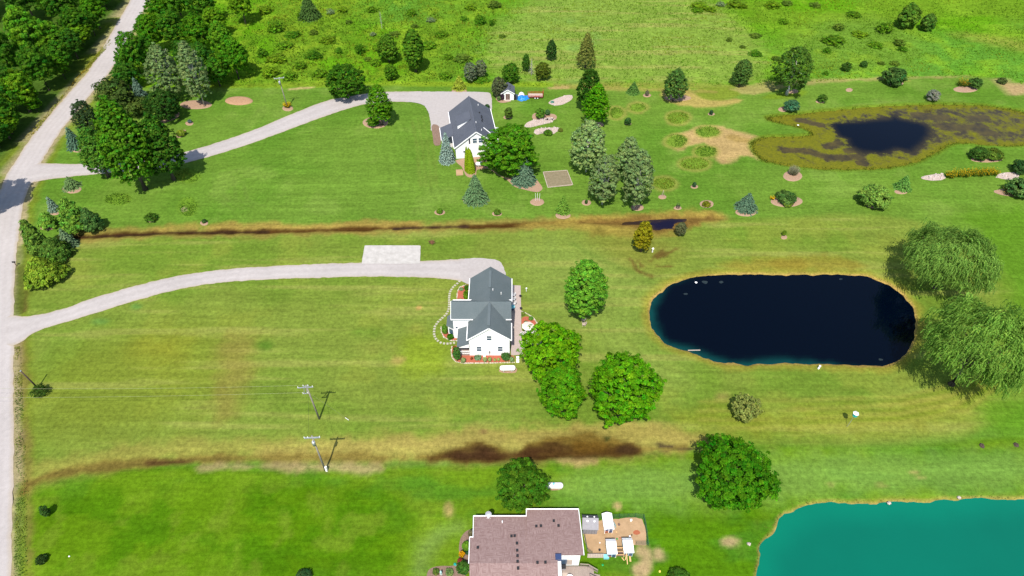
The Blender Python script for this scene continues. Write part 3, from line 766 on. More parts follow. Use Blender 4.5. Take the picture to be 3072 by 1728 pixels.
ribbon('gravel_driveway', smooth(D2U, 2, False), smooth(D2L, 2, False), 260, .034, GR, GRT, GRE, (.3, .7), 12, .25)
from mathutils.geometry import tessellate_polygon
def sheet(name, pts, z, mat, ragged=.15, step=.5, img=True, sm=1, kind='structure', parent=None, dome=0.0):
    w = GP(pts) if img else list(pts)
    if sm: w = smooth(w, sm)
    w = w + [w[0]]
    per = sum(math.dist(a, c) for a, c in zip(w[:-1], w[1:]))
    n = max(12, min(400, int(per / step)))
    R = resample(w, n + 1)[:-1]
    cx, cy = R.mean(0)
    out = []
    for px_, py_ in R:
        q = (fbm(np.array([px_ / .9]), np.array([py_ / .9]), 91)[0] - .5) * 2 * ragged
        L = math.hypot(px_ - cx, py_ - cy) + 1e-6
        out.append((px_ + (px_ - cx) / L * q, py_ + (py_ - cy) / L * q, z))
    if dome:
        inn = [((p[0] - cx) * .72 + cx, (p[1] - cy) * .72 + cy, z + dome) for p in out]
        V = [(p[0], p[1], z - .06) for p in out] + out_shift(out, cx, cy, z + dome * .7) + inn + [(cx, cy, z + dome * 1.15)]
        k = len(out); Fc = []
        for i in range(k):
            j = (i + 1) % k
            Fc += [(i, j, k + j, k + i), (k + i, k + j, 2 * k + j, 2 * k + i), (2 * k + i, 2 * k + j, 3 * k)]
        o = raw(name, V, Fc, mat, parent, True)
    else:
        tri = tessellate_polygon([[Vector(p) for p in out]])
        fixed = []
        for t in tri:
            a, b_, c = (Vector(out[i]) for i in t)
            fixed.append(t if (b_ - a).cross(c - a).z > 0 else t[::-1])
        o = raw(name, out, fixed, mat, parent)
    if parent is None and kind: tag(o, kind=kind)
    return o
def out_shift(out, cx, cy, z): return [((p[0] - cx) * .94 + cx, (p[1] - cy) * .94 + cy, z) for p in out]
sheet('gravel_forecourt', [(1215,276),(1300,275),(1464,276),(1475,284),(1476,318),(1475,345),(1440,400),(1320,400),(1292,396),(1293,372),(1289,350),(1283,330),(1270,314),(1240,307),(1215,306)], .07, M_GRAVEL, .2, .5)
sheet('gravel_forecourt', [(1380,778),(1440,774),(1480,778),(1502,786),(1513,806),(1519,828),(1519,850),(1408,856),(1380,842)], .082, M_GRAVEL, .2, .5)
sheet('mulch_strip', [(1293,372),(1318,376),(1320,400),(1324,432),(1316,438),(1302,438),(1298,410)], .075, M_BROWNMULCH, .12)
pad = tag(sheet('parking_pad', [(1094,737),(1262,737),(1260,792),(1085,792)], .088, M_CONC, .05, .4, True, 0), kind='structure')
patio_p = [(1536,856),(1562,857),(1564,985),(1580,1030),(1590,1062),(1533,1067),(1532,985)]
patio = sheet('patio', patio_p, .05, M_PAVER, .0, .6, True, 0)
sheet('patio', [(1570,995),(1625,985),(1640,1020),(1610,1060),(1580,1062),(1566,1030)], .046, M_PAVER, .02, .5, True, 0)

# stepping stone path
path = tag(bpy.data.objects.new('stepping_stone_path', None), kind='structure'); link(path)
steps = [(395,300),(370,325),(342,348),(318,370),(300,397),(286,420),(278,447),(274,473),(272,498),(272,525),(273,552),(273,578),(270,605),(266,634),(256,662),(240,690),(218,715),(190,740),(165,763),(138,788),(118,815),(100,843),(93,873),(90,905),(90,937),(97,965),(112,994),(135,1018),(170,1040),(210,1050),(252,1052),(290,1047),(330,1042)]
sw = GP(T(1280, 770, .2484, steps))
smesh = None
for i, (px_, py_) in enumerate(sw):
    a = sw[max(i - 1, 0)]; c = sw[min(i + 1, len(sw) - 1)]
    if smesh is None:
        o = MB().slab([(-.24, -.18, .07), (.22, -.2, .07), (.25, .19, .07), (-.2, .2, .07)], .09).build('stone', M_STONE, path); smesh = o.data
    else: o = link(bpy.data.objects.new('stone', smesh), path)
    o.location = (px_, py_, 0); o.rotation_euler = (0, 0, math.atan2(c[1] - a[1], c[0] - a[0]) + math.pi / 2 + random.uniform(-.1, .1))

# ================================================================== PLANTS
def unit(a): return a / (np.linalg.norm(a, axis=1, keepdims=True) + 1e-9)
def leafmesh(P, Nn, size, aspect, col, dirn=None, jit=.22, rng=RNG):
    n = len(P)
    Nn = unit(Nn)
    t = dirn if dirn is not None else rng.normal(size=(n, 3))
    u = unit(np.cross(Nn, t)) if dirn is None else unit(t)
    v = unit(np.cross(Nn, u))
    s = (size * rng.uniform(.7, 1.3, n))[:, None]
    a = s * aspect
    V = np.empty((n, 4, 3), np.float32)
    V[:, 0] = P + u * a; V[:, 1] = P + v * s + Nn * s * .25; V[:, 2] = P - u * a; V[:, 3] = P - v * s + Nn * s * .25
    c = np.asarray(col, float)
    if c.ndim == 1: c = np.repeat(c[None], n, 0)
    c = c * (1 + rng.normal(0, jit, n))[:, None]
    c = c * np.array([1, 1, 1]) + (rng.normal(0, .06, n) * c[:, 1])[:, None] * np.array([1, .4, .1])
    c = np.clip(c, .003, .9)
    return V.reshape(-1, 3), np.arange(4 * n).reshape(n, 4), np.repeat(c, 4, 0)
def fib(n, rng):
    i = np.arange(n) + .5
    z = 1 - 2 * i / n; th = math.pi * (1 + 5 ** .5) * i + rng.uniform(0, 6)
    r = np.sqrt(1 - z * z)
    d_ = np.stack([r * np.cos(th), r * np.sin(th), z], 1)
    return unit(d_ + rng.normal(0, .16, (n, 3)))
def broad_crown(r, hz, zc, col, seed, shape='round', dens=1.0, ls=None, rc=None, maxn=18000, lobes=.2, tuft=1.0, aspect=1.25, flat=.5, updir=.5, clumpvar=.2):
    rng = np.random.default_rng(seed)
    ls = ls or min(.135, max(.07, .013 * r + .047))
    rc = rc or min(.66, max(.22, .065 * r + .17))
    area = 4 * math.pi * ((r * r) ** 1.6 / 3 + 2 * (r * hz) ** 1.6 / 3) ** (1 / 1.6) if True else 0
    nc = int(max(10, dens * area / (2.1 * rc * rc)))
    D = fib(nc, rng); D = D[D[:, 2] > -.72]
    ph = rng.uniform(0, 6.28, 6)
    lob = 1 + lobes * (np.sin(3 * np.arctan2(D[:, 1], D[:, 0]) + ph[0]) * .5 + np.sin(5 * np.arctan2(D[:, 1], D[:, 0]) + 4 * D[:, 2] + ph[1]) * .5 + rng.normal(0, .45, len(D)))
    zz = D[:, 2]
    prof = np.ones(len(D))
    if shape == 'cone': prof = np.clip((1 - zz) * .62 + .12, .12, 1.05)
    elif shape == 'egg': prof = np.where(zz > 0, (1 - zz * .38), 1.0)
    elif shape == 'column': prof = np.clip(1.12 - np.abs(zz) * .3, .3, 1.1)
    k = (r * .90 - rc * .8) * lob
    Cp = np.stack([D[:, 0] * k * prof, D[:, 1] * k * prof, zc + zz * (hz * .94 - rc * .45) * (.85 + .15 * lob)], 1)
    if shape == 'cone':
        rad = (r * .95 - rc * .65) * np.clip(1 - (zz + 1) / 2 * .95, .05, 1) * lob
        az = np.arctan2(D[:, 1], D[:, 0]); Cp[:, 0] = np.cos(az) * rad; Cp[:, 1] = np.sin(az) * rad
    no = max(4, nc // 7); Do = D[rng.integers(0, len(D), no)]
    sel_ = rng.integers(0, len(Cp), no); Cp_o = Cp[sel_].copy(); cen = np.array([0, 0, zc]); Cp_o = cen + (Cp_o - cen) * rng.uniform(1.04, 1.13, (no, 1)); Cp = np.concatenate([Cp, Cp_o]); D = np.concatenate([D, D[sel_]])
    ni = max(3, nc // 5)
    Di = fib(ni, rng) * rng.uniform(.3, .7, (ni, 1))
    Ci = np.stack([Di[:, 0] * r * .9, Di[:, 1] * r * .9, zc + Di[:, 2] * hz], 1)
    out = np.concatenate([unit(np.concatenate([D[:, :2], D[:, 2:] * r / hz], 1)), unit(Di)])
    Cp = np.concatenate([Cp, Ci])
    m_ = max(8, int(3.4 * rc * rc / (ls * ls * 2) * tuft))
    if len(Cp) * m_ > maxn:
        f = math.sqrt(len(Cp) * m_ / maxn); ls *= f; m_ = max(8, int(maxn / len(Cp)))
    n = len(Cp) * m_
    ci = np.repeat(np.arange(len(Cp)), m_)
    dd = unit(rng.normal(size=(n, 3)) + out[ci] * .7 + np.array([0, 0, .45]))
    rcs = rc * rng.uniform(.6, 1.25, len(Cp))
    off = dd * (rcs[ci] * rng.uniform(.5, 1.08, n))[:, None]
    off[:, 2] *= flat
    P = Cp[ci] + off
    P[:, 2] = np.maximum(P[:, 2], .04)
    Nn = unit(dd * .75 + out[ci] * .35 + rng.normal(0, .28, (n, 3)) + np.array([0, 0, updir]))
    cv = (1 + rng.normal(0, clumpvar, len(Cp)))[ci][:, None]
    hue = rng.normal(0, .07, len(Cp))[ci][:, None]
    cc = np.array(col)[None] * cv; cc = cc + hue * cc[:, 1:2] * np.array([[1, .3, 0]])
    return leafmesh(P, Nn, ls, aspect, np.clip(cc, .003, 1), rng=rng), Cp
def spruce_crown(r, h, col, seed, step=.36, tip=None, z0=.12):
    rng = np.random.default_rng(seed)
    Ps, Ns, Ds, Cs = [], [], [], []
    L = int(max(9, h / step))
    for i in range(L):
        t = (i + rng.uniform(-.2, .2)) / L; t = min(max(t, 0), .985)
        rl = r * (1 - t) ** .88 * rng.uniform(.88, 1.08) + .05
        nb = int(max(5, 2 * math.pi * rl / .46))
        a0 = rng.uniform(0, 6.28)
        for kx in range(nb):
            a = a0 + 6.283 * kx / nb + rng.normal(0, .09)
            rr = rl * rng.uniform(.78, 1.1)
            m_ = int(max(2, rr / .2))
            q = np.linspace(.25 if rr > .8 else .1, 1, m_)
            zb = z0 + t * (h - z0) + .18 * rr
            zz = zb - .42 * rr * q ** 1.3 + rng.normal(0, .03, m_)
            side = rng.normal(0, .09, m_) * (1.2 - q)
            ca_, sa_ = math.cos(a), math.sin(a)
            for sgn in (0, -1, 1):
                w = sgn * .17 * (1.15 - q)
                Ps.append(np.stack([ca_ * rr * q - sa_ * (w + side), sa_ * rr * q + ca_ * (w + side), np.maximum(zz - abs(sgn) * .04, .05)], 1))
                Ns.append(np.stack([ca_ * .35 + rng.normal(0, .25, m_) - sa_ * sgn * .4, sa_ * .35 + rng.normal(0, .25, m_) + ca_ * sgn * .4, np.full(m_, .9)], 1))
                da = a + sgn * .6
                Ds.append(np.stack([np.full(m_, math.cos(da)), np.full(m_, math.sin(da)), np.full(m_, -.35)], 1))
                c = np.repeat(np.array(col)[None], m_, 0) * rng.uniform(.8, 1.2)
                if tip is not None: c[-1] = tip
                Cs.append(c)
    # leader
    Ps.append(np.array([[0, 0, h * .985], [0, 0, h * .96], [.02, 0, h * .94]])); Ns.append(np.array([[1., 0, .2], [0, 1, .2], [-1, 0, .2]])); Ds.append(np.array([[0, 0, 1.]] * 3)); Cs.append(np.repeat(np.array(col)[None], 3, 0))
    P = np.concatenate(Ps); n_ = np.concatenate(Ns); dr_ = np.concatenate(Ds); c = np.concatenate(Cs)
    sz = .13 if r > 1.3 else .10
    return leafmesh(P, n_, np.full(len(P), sz), 1.75, c, dr_, .16, rng)
def column_crown(r, h, col, seed, spires):
    rng = np.random.default_rng(seed); Ps, Ns = [], []
    for (ox, oy, rr, hh) in spires:
        n = int(2600 * rr * hh / 2.5)
        t = rng.uniform(0, 1, n); a = rng.uniform(0, 6.283, n)
        pr = rr * np.clip(1.05 * (1 - t) ** .62, .04, 1) * (.82 + .25 * t) * (1 + .09 * np.sin(a * 9 + 6 * t)) * rng.uniform(.82, 1.03, n)
        Ps.append(np.stack([ox + np.cos(a) * pr, oy + np.sin(a) * pr, .05 + t * hh], 1)); Ns.append(np.stack([np.cos(a), np.sin(a), np.full(n, .45)], 1) + rng.normal(0, .3, (n, 3)))
    P = np.concatenate(Ps); n_ = np.concatenate(Ns)
    dr_ = np.repeat(np.array([[0, 0, 1.]]), len(P), 0) + rng.normal(0, .25, P.shape)
    dr_ -= unit(n_) * np.sum(dr_ * unit(n_), 1, keepdims=True)
    return leafmesh(P, n_, np.full(len(P), .075), 1.9, col, dr_, .16, rng)
def willow_crown(r, hz, zc, col, seed):
    rng = np.random.default_rng(seed)
    nl = 460
    D = fib(nl, rng); D = D[D[:, 2] > -.25]
    lob = .88 + rng.normal(0, .09, len(D)) + .08 * np.sin(4 * np.arctan2(D[:, 1], D[:, 0]))
    Cp = np.stack([D[:, 0] * r * .86 * lob, D[:, 1] * r * .86 * lob, zc + D[:, 2] * hz * .95 * lob], 1)
    Ps, Ns, Ds, Cs = [], [], [], []
    for c, dv in zip(Cp, D):
        ns = 28
        cc = np.array(col) * (1 + rng.normal(0, .13))
        outh = np.array([dv[0], dv[1], 0]); outh /= np.linalg.norm(outh) + 1e-6
        for _ in range(ns):
            st = c + rng.normal(0, .55, 3) * np.array([1, 1, .6])
            a = math.atan2(outh[1], outh[0]) + rng.normal(0, .8)
            hd = np.array([math.cos(a), math.sin(a), 0])
            reach = rng.uniform(.25, .8) * (1.1 if dv[2] > .3 else .6); drop = rng.uniform(.6, 1.7)
            m_ = 5
            q = np.linspace(0, 1, m_) ** .9
            P = st[None] + hd[None] * (reach * np.sqrt(q))[:, None] + np.array([0, 0, -1.])[None] * (drop * q ** 1.6)[:, None]
            dr_ = np.gradient(P, axis=0)
            Ps.append(P); Ds.append(dr_)
            nn = np.cross(dr_, np.cross(np.array([0, 0, 1.]) + rng.normal(0, .5, 3), dr_)); Ns.append(nn + dv * .4 * np.linalg.norm(nn, axis=1, keepdims=True)); Cs.append(np.repeat((cc * rng.uniform(.8, 1.2))[None], m_, 0))
    P = np.concatenate(Ps); P[:, 2] = np.maximum(P[:, 2], .15)
    return leafmesh(P, np.concatenate(Ns), np.full(len(P), .085), 2.5, np.concatenate(Cs), np.concatenate(Ds), .15, rng), Cp
def trunk_mesh(h_trunk, r0, Cp, nlimb, seed, reach=.8, r1=None, taper=.3, bend=.03):
    rng = random.Random(seed); mb = MB()
    pts = [(0, 0, -.1)]; rad = [r0 * 1.35]
    k = 5
    for i in range(1, k + 1):
        t = i / k; pts.append((rng.uniform(-1, 1) * bend * h_trunk * t, rng.uniform(-1, 1) * bend * h_trunk * t, h_trunk * t)); rad.append(r0 * (1 - t * (1 - taper)))
    mb.tube(pts, rad, 7)
    if Cp is not None and len(Cp):
        sel = [Cp[rng.randrange(len(Cp))] for _ in range(nlimb)]
        for c in sel:
            t = rng.uniform(.35, .95); s = Vector(pts[0]).lerp(Vector(pts[-1]), t)
            e = s.lerp(Vector(c), reach); mid = s.lerp(e, .5) + Vector((0, 0, -.06 * (e - s).length))
            ra = r0 * (1 - t * .6) * .55
            mb.tube([s, mid, e], [ra, ra * .65, max(.012, ra * .25)], 5, False)
    return mb
def fit_round(bb, clear, lo=.55, hi=3.2):
    x0, y0, x1, y1 = bb; cx, cy = (x0 + x1) / 2, (y0 + y1) / 2; zc = clear + 2
    for _ in range(6):
        s = scale_at(cy, zc); dp = dep_at(cy); r = (x1 - x0) / 2 / s
        q = ((y1 - y0) / 2 / s) ** 2 - (r * math.sin(dp)) ** 2
        hz = math.sqrt(max(q, 0)) / math.cos(dp); hz = min(max(hz, lo * r), hi * r); zc = clear + hz
    return G(cx, cy, zc), r, hz, zc
def fit_cone(bb):
    x0, y0, x1, y1 = bb; cx = (x0 + x1) / 2
    s = scale_at(y1); r = (x1 - x0) / 2 / s; dp = dep_at(y1)
    g = G(cx, y1 - r * math.sin(dp) * s * .8); lo, hi = .2, 25
    for _ in range(40):
        mi = (lo + hi) / 2
        if proj(g[0], g[1], mi)[1] > y0: lo = mi
        else: hi = mi
    # keep the foot under the middle of the outline
    return g, r, lo
_seed = [100]
def nseed(): _seed[0] += 1; return _seed[0]
def put_crown(t, data, name='crown', mat=None):
    V, Q_, c = data
    return fast(name, V, Q_, mat or M_LEAF, t, c)
def maple(bb, label, col, shape='round', clear=1.6, cat='tree', group=None, name='maple_tree', dens=1.0, bark=None, maxn=18000, limbs=10, hi=3.2, **kw):
    g, r, hz, zc = fit_round(bb, clear, .55, hi)
    t = thing(name, label, cat, g, 0, group); sd = nseed()
    data, Cp = broad_crown(r, hz, zc, col, sd, shape, dens, maxn=maxn, **kw)
    put_crown(t, data)
    trunk_mesh(zc + hz * .35, max(.07, .035 * r + .03 * hz), Cp, limbs, sd).build('trunk', bark or M_BARK, t, True)
    return t
def birch(bb, label, col=(.20, .295, .095), group=None, dens=.95, clear=.7, maxn=14000, cat='tree'):
    g, r, hz, zc = fit_round(bb, clear)
    t = thing('birch_tree', label, cat, g, 0, group); sd = nseed()
    data, Cp = broad_crown(r, hz, zc, col, sd, 'egg', dens * .8, ls=.10, rc=.5, tuft=1.0, lobes=.22, maxn=maxn, aspect=1.4, clumpvar=.14)
    put_crown(t, data)
    mb = trunk_mesh(zc + hz * .8, .15, Cp, 0, sd, bend=.05, taper=.25)
    rng = random.Random(sd)
    up = sorted(Cp, key=lambda c: -c[2])[: max(6, len(Cp) // 2)]
    for _ in range(22):
        c = up[rng.randrange(len(up))]; s = Vector((0, 0, rng.uniform(.25, .75) * (zc + hz * .6))); e = Vector(c) * 1.0 + Vector((rng.uniform(-.2, .2), rng.uniform(-.3, .1), .45))
        mid = s.lerp(e, .5) + Vector((rng.uniform(-.2, .2), rng.uniform(-.2, .2), -.2)); mb.tube([s, mid, e], [.085, .06, .03], 5, False)
    mb.build('trunk', M_BIRCH, t, True)
    return t
def spruce(bb, label, col, cat='tree', group=None, tip=None, name='spruce_tree', step=.36):
    g, r, h = fit_cone(bb)
    t = thing(name, label, cat, g, random.uniform(0, 6), group)
    put_crown(t, spruce_crown(r, h, col, nseed(), step, tip), 'crown', M_NEEDLE)
    MB().tube([(0, 0, -.1), (0, 0, h * .5), (0, 0, h * .96)], [.05 * r + .05, .03 * r + .03, .012], 6).build('trunk', M_BARK, t, True)
    return t
def pine(bb, label, col, cat='tree', group=None, shape='cone', dens=1.0, name='pine_tree', clear=.1):
    g, r, hz, zc = fit_round(bb, clear, .7)
    t = thing(name, label, cat, g, 0, group); sd = nseed()
    data, Cp = broad_crown(r * 1.12, hz * 1.05, zc, col, sd, shape, dens * 1.2, ls=.085 + .01 * r, rc=.28 + .09 * r, tuft=.85, lobes=.2, aspect=2.2, flat=.8, maxn=7000)
    put_crown(t, data, 'crown', M_NEEDLE)
    trunk_mesh(zc + hz * .6, .06 + .03 * r, Cp, 8, sd).build('trunk', M_BARK, t, True)
    return t
def shrub(bb, label, col, cat='shrub', group=None, name='shrub', dens=1.0, ls=None, mat=None, stem=True, lo=.45, **kw):
    g, r, hz, zc = fit_round(bb, 0.0, lo)
    t = thing(name, label, cat, g, 0, group); sd = nseed()
    data, Cp = broad_crown(r, hz, zc, col, sd, 'round', dens, ls=ls or min(.14, max(.06, .035 * r + .04)), rc=max(.16, .3 * r), maxn=3000, lobes=.12, **kw)
    put_crown(t, data, 'foliage', mat)
    trunk_mesh(zc, .03 + .015 * r, Cp, 4, sd).build('stem', M_BARK, t, True)
    return t
def blades(px, py, wpx, hpx, label, col, cat, name='ornamental_grass', group=None, n=420, flower=None, fl_n=0, parent=None, img_r=None):
    g = G(px, py); s = scale_at(py); r = wpx / 2 / s; h = hpx / s / math.cos(dep_at(py)) * .8
    rng = np.random.default_rng(nseed())
    t = thing(name, label, cat, g, 0, group)
    a = rng.uniform(0, 6.283, n); q = np.sqrt(rng.uniform(0, 1, n)); lean = q * r
    hh = h * rng.uniform(.5, 1, n)
    base = np.stack([np.cos(a) * lean * .4, np.sin(a) * lean * .4, np.zeros(n)], 1); top = np.stack([np.cos(a) * lean, np.sin(a) * lean, hh], 1)
    mid = (base + top) / 2; dr_ = top - base
    L = np.linalg.norm(dr_, axis=1)
    V, Q_, c = leafmesh(mid, np.cross(dr_, rng.normal(size=(n, 3))), np.full(n, .05), 1, col, dr_, .2, rng)
    V = V.reshape(n, 4, 3); V[:, 0] = top; V[:, 2] = base
    fast('blades', V.reshape(-1, 3), Q_, M_GRASSCARD, t, c)
    if flower is not None:
        k = fl_n; i = rng.integers(0, n, k); P = top[i] + rng.normal(0, .04, (k, 3)); P[:, 2] += .03
        fm = leafmesh(P, rng.normal(0, .4, (k, 3)) + np.array([0, 0, 1]), np.full(k, .07), 1.1, flower, None, .15, rng)
        fast('blossoms', *fm[:2], M_LEAF, t, fm[2])
    return t
def ring(cx, cy, rx, ry, mat=None, dome=.05, name='mulch_bed', sm=1, rag=.10):
    return sheet(name, [(cx + rx * math.cos(a), cy + ry * math.sin(a)) for a in np.linspace(0, 6.283, 15)[:-1]], .02, mat or M_MULCH, rag, .35, True, sm, dome=dome)

# ---- beds of mulch
for a in ((1126,368,40,18),(1427,598,41,20),(216,566,30,15),(234,448,22,10),(141,681,22,11),(1689,646,24,11),(1611,606,22,12),(1759,608,15,9),(1987,591,13,7),(1912,622,20,11),(2033,624,13,6),(2120,612,22,12),(2238,636,34,14),(2083,560,12,6),(2134,342,11,5),(1884,370,11,6),(1941,286,13,6),(2548,270,11,6),(2626,612,30,14),(2360,604,50,18),(2704,574,22,9),(2960,478,50,10),(2378,528,30,17),(2686,250,26,7),(2462,305,16,5),(2350,328,16,8),(863,325,17,9),(568,370,13,7),(1319,637,17,9),(1491,641,16,8),(612,669,13,8),(588,314,50,14),(1378,273,24,6),(2376,274,20,7),(2352,712,10,7),(163,638,16,8),(2033,294,42,10),(1523,352,14,6),(453,662,12,5),(1785,374,28,9),(2896,268,38,10)):
    ring(*a)
ring(717, 303, 43, 13, M_ORANGE if False else pmat('bark_mound', (.36, .22, .13), (.22, .12, .06), 4, .95, .03), .3, 'mulch_mound')
sheet('mulch_bed', T(1420,470,.1104,[(100,290),(390,250),(420,300),(560,390),(700,500),(900,590),(1020,560),(1700,600),(1890,830),(1870,900),(1790,965),(1640,960),(1400,900),(1150,840),(1040,760),(940,650),(850,590),(700,520),(560,420),(380,310),(260,345),(110,350)]), .025, M_MULCH, .08)
sheet('mulch_bed', T(1290,220,.2484,[(300,1040),(680,990),(700,1120),(600,1155),(560,1170),(560,1230),(500,1265),(440,1250),(405,1180),(380,1120),(330,1090)]), .03, M_MULCH, .08)
sheet('mulch_bed', T(0,0,TS,[(1180,930),(1250,900),(1310,870),(1335,845),(1358,850),(1350,885),(1310,905),(1240,930),(1190,950)]), .03, M_MULCH, .06)
sheet('mulch_bed', T(0,0,TS,[(1330,1000),(1390,975),(1408,985),(1400,1010),(1360,1045),(1330,1035)]), .03, M_MULCH, .06)
sheet('mulch_bed', T(1290,220,.2484,[(790,260),(860,240),(1000,330),(920,355),(850,360),(800,330)]), .03, M_MULCH, .06)
sheet('dirt_patch', T(1290,220,.2484,[(312,1165),(395,1160),(402,1230),(318,1238)]), .03, M_DIRT, .08, sm=0)
sheet('mulch_bed', T(1440,200,.1656,[(935,930),(960,850),(1010,840),(1330,850),(1400,900),(1380,960),(1300,980),(1100,960),(980,960)]), .03, M_MULCH, .06)
sheet('mulch_bed', [(2972,574),(3010,566),(3080,566),(3080,592),(3010,588)], .03, M_MULCH, .08)
veg = sheet('vegetable_bed', T(1536,0,TS,[(235,1300),(415,1287),(458,1390),(450,1402),(275,1416)]), .03, M_SOIL, .05, sm=0)
MBv = MB()
vp = GP(T(1536,0,TS,[(235,1300),(415,1287),(458,1395),(270,1416)]))
for a, c in zip(vp, vp[1:] + vp[:1]): MBv.bar((*a, .07), (*c, .07), .14, .12)
MBv.build('edging', M_BEIGE, veg)
sheet('mulch_bed', T(1280,770,.2484,[(365,530),(370,440),(395,370),(470,340),(515,335),(515,530)]), .03, M_REDMULCH, .03, .3)
sheet('mulch_bed', T(1280,770,.2484,[(175,850),(250,840),(365,960),(365,1010),(300,1012),(215,975),(180,920)]), .03, M_REDMULCH, .03, .3)
sheet('mulch_bed', T(1280,770,.2484,[(300,1090),(350,1070),(400,1090),(420,1190),(1010,1190),(1060,1200),(1060,1275),(430,1283),(350,1265),(305,1200)]), .03, M_REDMULCH, .03, .3)
sheet('mulch_bed', T(1280,770,.2484,[(1140,740),(1215,715),(1290,760),(1330,800),(1280,850),(1150,850)]), .03, M_REDMULCH, .05, .3)
sheet('mulch_bed', T(1270,1480,.1711,[(890,620),(760,650),(690,720),(640,820),(620,980),(640,1100),(600,1220),(520,1280),(280,1270),(120,1310),(60,1400),(55,1500),(900,1500)]), .03, M_BROWNMULCH, .04, .3)
def stones_along(name, pts, n, size, mat, parent=None, spread=.05):
    R = resample(pts, n); mb = MB()
    for px_, py_ in R:
        s = size * random.uniform(.7, 1.3); a = random.uniform(0, 3)
        ring_ = [(px_ + random.uniform(-spread, spread) + s * math.cos(a + 1.047 * k) * random.uniform(.8, 1.1), py_ + s * .8 * math.sin(a + 1.047 * k), 0) for k in range(6)]
        b = len(mb.V); h = s * random.uniform(.6, .9)
        mb.V += [(p[0], p[1], -.02) for p in ring_] + [((p[0] - px_) * .6 + px_, (p[1] - py_) * .6 + py_, h) for p in ring_]
        mb.F += [(b + k, b + (k + 1) % 6, b + 6 + (k + 1) % 6, b + 6 + k) for k in range(6)] + [tuple(b + 6 + k for k in range(6))]
    o = mb.build(name, mat, parent); o['kind'] = 'stuff'; return o
for l, nn in ((T(1280,770,.2484,[(175,850),(178,910),(210,975),(290,1012),(365,1015)]), 17), (T(1280,770,.2484,[(305,1090),(298,1150),(310,1220),(350,1268),(430,1287),(700,1285),(1060,1278)]), 48), (T(1280,770,.2484,[(470,345),(395,372),(370,440),(365,530)]), 16), (T(1280,770,.2484,[(1145,660),(1215,690),(1290,740),(1330,800)]), 16)):
    tag(stones_along('edging_stones', GP(l), nn, .17, M_EDGE), 'row of pale edging stones round a red mulch bed by the white house', 'edging', kind='stuff')
def rockbed(pts, n, label, size=.26):
    w = GP(pts); P = np.array(w); mb_pts = []
    while len(mb_pts) < n:
        q = (random.uniform(P[:, 0].min(), P[:, 0].max()), random.uniform(P[:, 1].min(), P[:, 1].max()))
        if sdf_poly(np.array([q[0]]), np.array([q[1]]), w)[0] < -.05: mb_pts.append(q)
    mb = MB()
    for px_, py_ in mb_pts:
        s = size * random.uniform(.5, 1.35); a = random.uniform(0, 3); b = len(mb.V); h = s * random.uniform(.7, 1.2)
        rg = [(s * math.cos(a + 1.047 * k) * random.uniform(.7, 1.15), s * .8 * math.sin(a + 1.047 * k) * random.uniform(.8, 1.1)) for k in range(6)]
        dx_, dy_ = random.uniform(-.1, .1) * s, random.uniform(-.1, .1) * s
        mb.V += [(px_ + p[0], py_ + p[1], 0) for p in rg] + [(px_ + p[0] * .62 + dx_, py_ + p[1] * .62 + dy_, h * random.uniform(.8, 1.1)) for p in rg]
        mb.F += [(b + k, b + (k + 1) % 6, b + 6 + (k + 1) % 6, b + 6 + k) for k in range(6)] + [tuple(b + 6 + k for k in range(6))]
    t = thing('rock_bed', label, 'rocks', (0, 0, 0))
    o = mb.build('rocks', M_ROCK, t); o['kind'] = 'stuff'
    sheet('gravel_bed', pts, .03, pmat('rock_bed_gravel', (.42, .34, .29), (.28, .21, .17), 3, .95, .03) if 'rock_bed_gravel' not in MATS else MATS['rock_bed_gravel'], .06, parent=t)
    return t
rockbed(T(1440,200,.1656,[(800,1075),(850,1010),(960,965),(1100,945),(1290,920),(1360,945),(1300,1010),(1150,1045),(1000,1080),(860,1105)]), 110, 'long bed of pinkish rocks running west from a shrub bed behind the northern house')
rockbed(T(1440,200,.1656,[(975,1190),(1000,1130),(1150,1115),(1400,1100),(1480,1120),(1480,1150),(1380,1180),(1340,1225),(1200,1225),(1120,1200),(1030,1245)]), 90, 'pinkish rock bed wrapped round an oval grass clump')
rockbed(T(1440,200,.1656,[(1230,670),(1270,620),(1400,570),(1550,520),(1640,510),(1690,550),(1650,610),(1560,660),(1480,695),(1350,710)]), 80, 'heap of pink gravel and rock near the red trailer', .2)
rockbed(T(2304,0,TS,[(1145,1340),(1200,1322),(1330,1310),(1340,1355),(1250,1366),(1170,1355)]), 60, 'pale rocks at the left end of the yellow flower strip')
rockbed(T(2304,0,TS,[(1720,1340),(1740,1310),(1820,1298),(1900,1310),(1890,1350),(1800,1358)]), 55, 'pale rocks at the right end of the yellow flower strip')

# ---- individual trees and shrubs (outlines as in the photograph)
BRIGHT = (.150, .370, .006); BRIGHT2 = (.088, .260, .006); MID = (.058, .170, .008); DARK = (.040, .120, .010); DEEP = (.032, .100, .010)
SPG = (.085, .155, .062); SPB = (.18, .26, .205); SPB2 = (.09, .155, .092); OLIVE = (.120, .135, .022); PINE = (.090, .195, .020); PINEY = (.120, .190, .014)
maple((1740-50,771,1823,953), 'leafy green maple with two wooden chairs below it, left of the dark pond', (.125, .310, .024), 'egg', 1.4, dens=1.15, maxn=30000)
maple((1562,962,1740,1146), 'bright yellow-green maple overhanging the patio of the white house', BRIGHT, 'round', 1.2, maxn=30000)
maple((1615,1083,1760,1257), 'green maple just below the one at the patio, left of a rounder twin', BRIGHT2, 'egg', 1.2, maxn=30000)
maple((1768,1055,1976,1276), 'broad bright green maple standing alone between the patio trees and the pond', (.105, .310, .006), 'round', 1.2, maxn=30000)
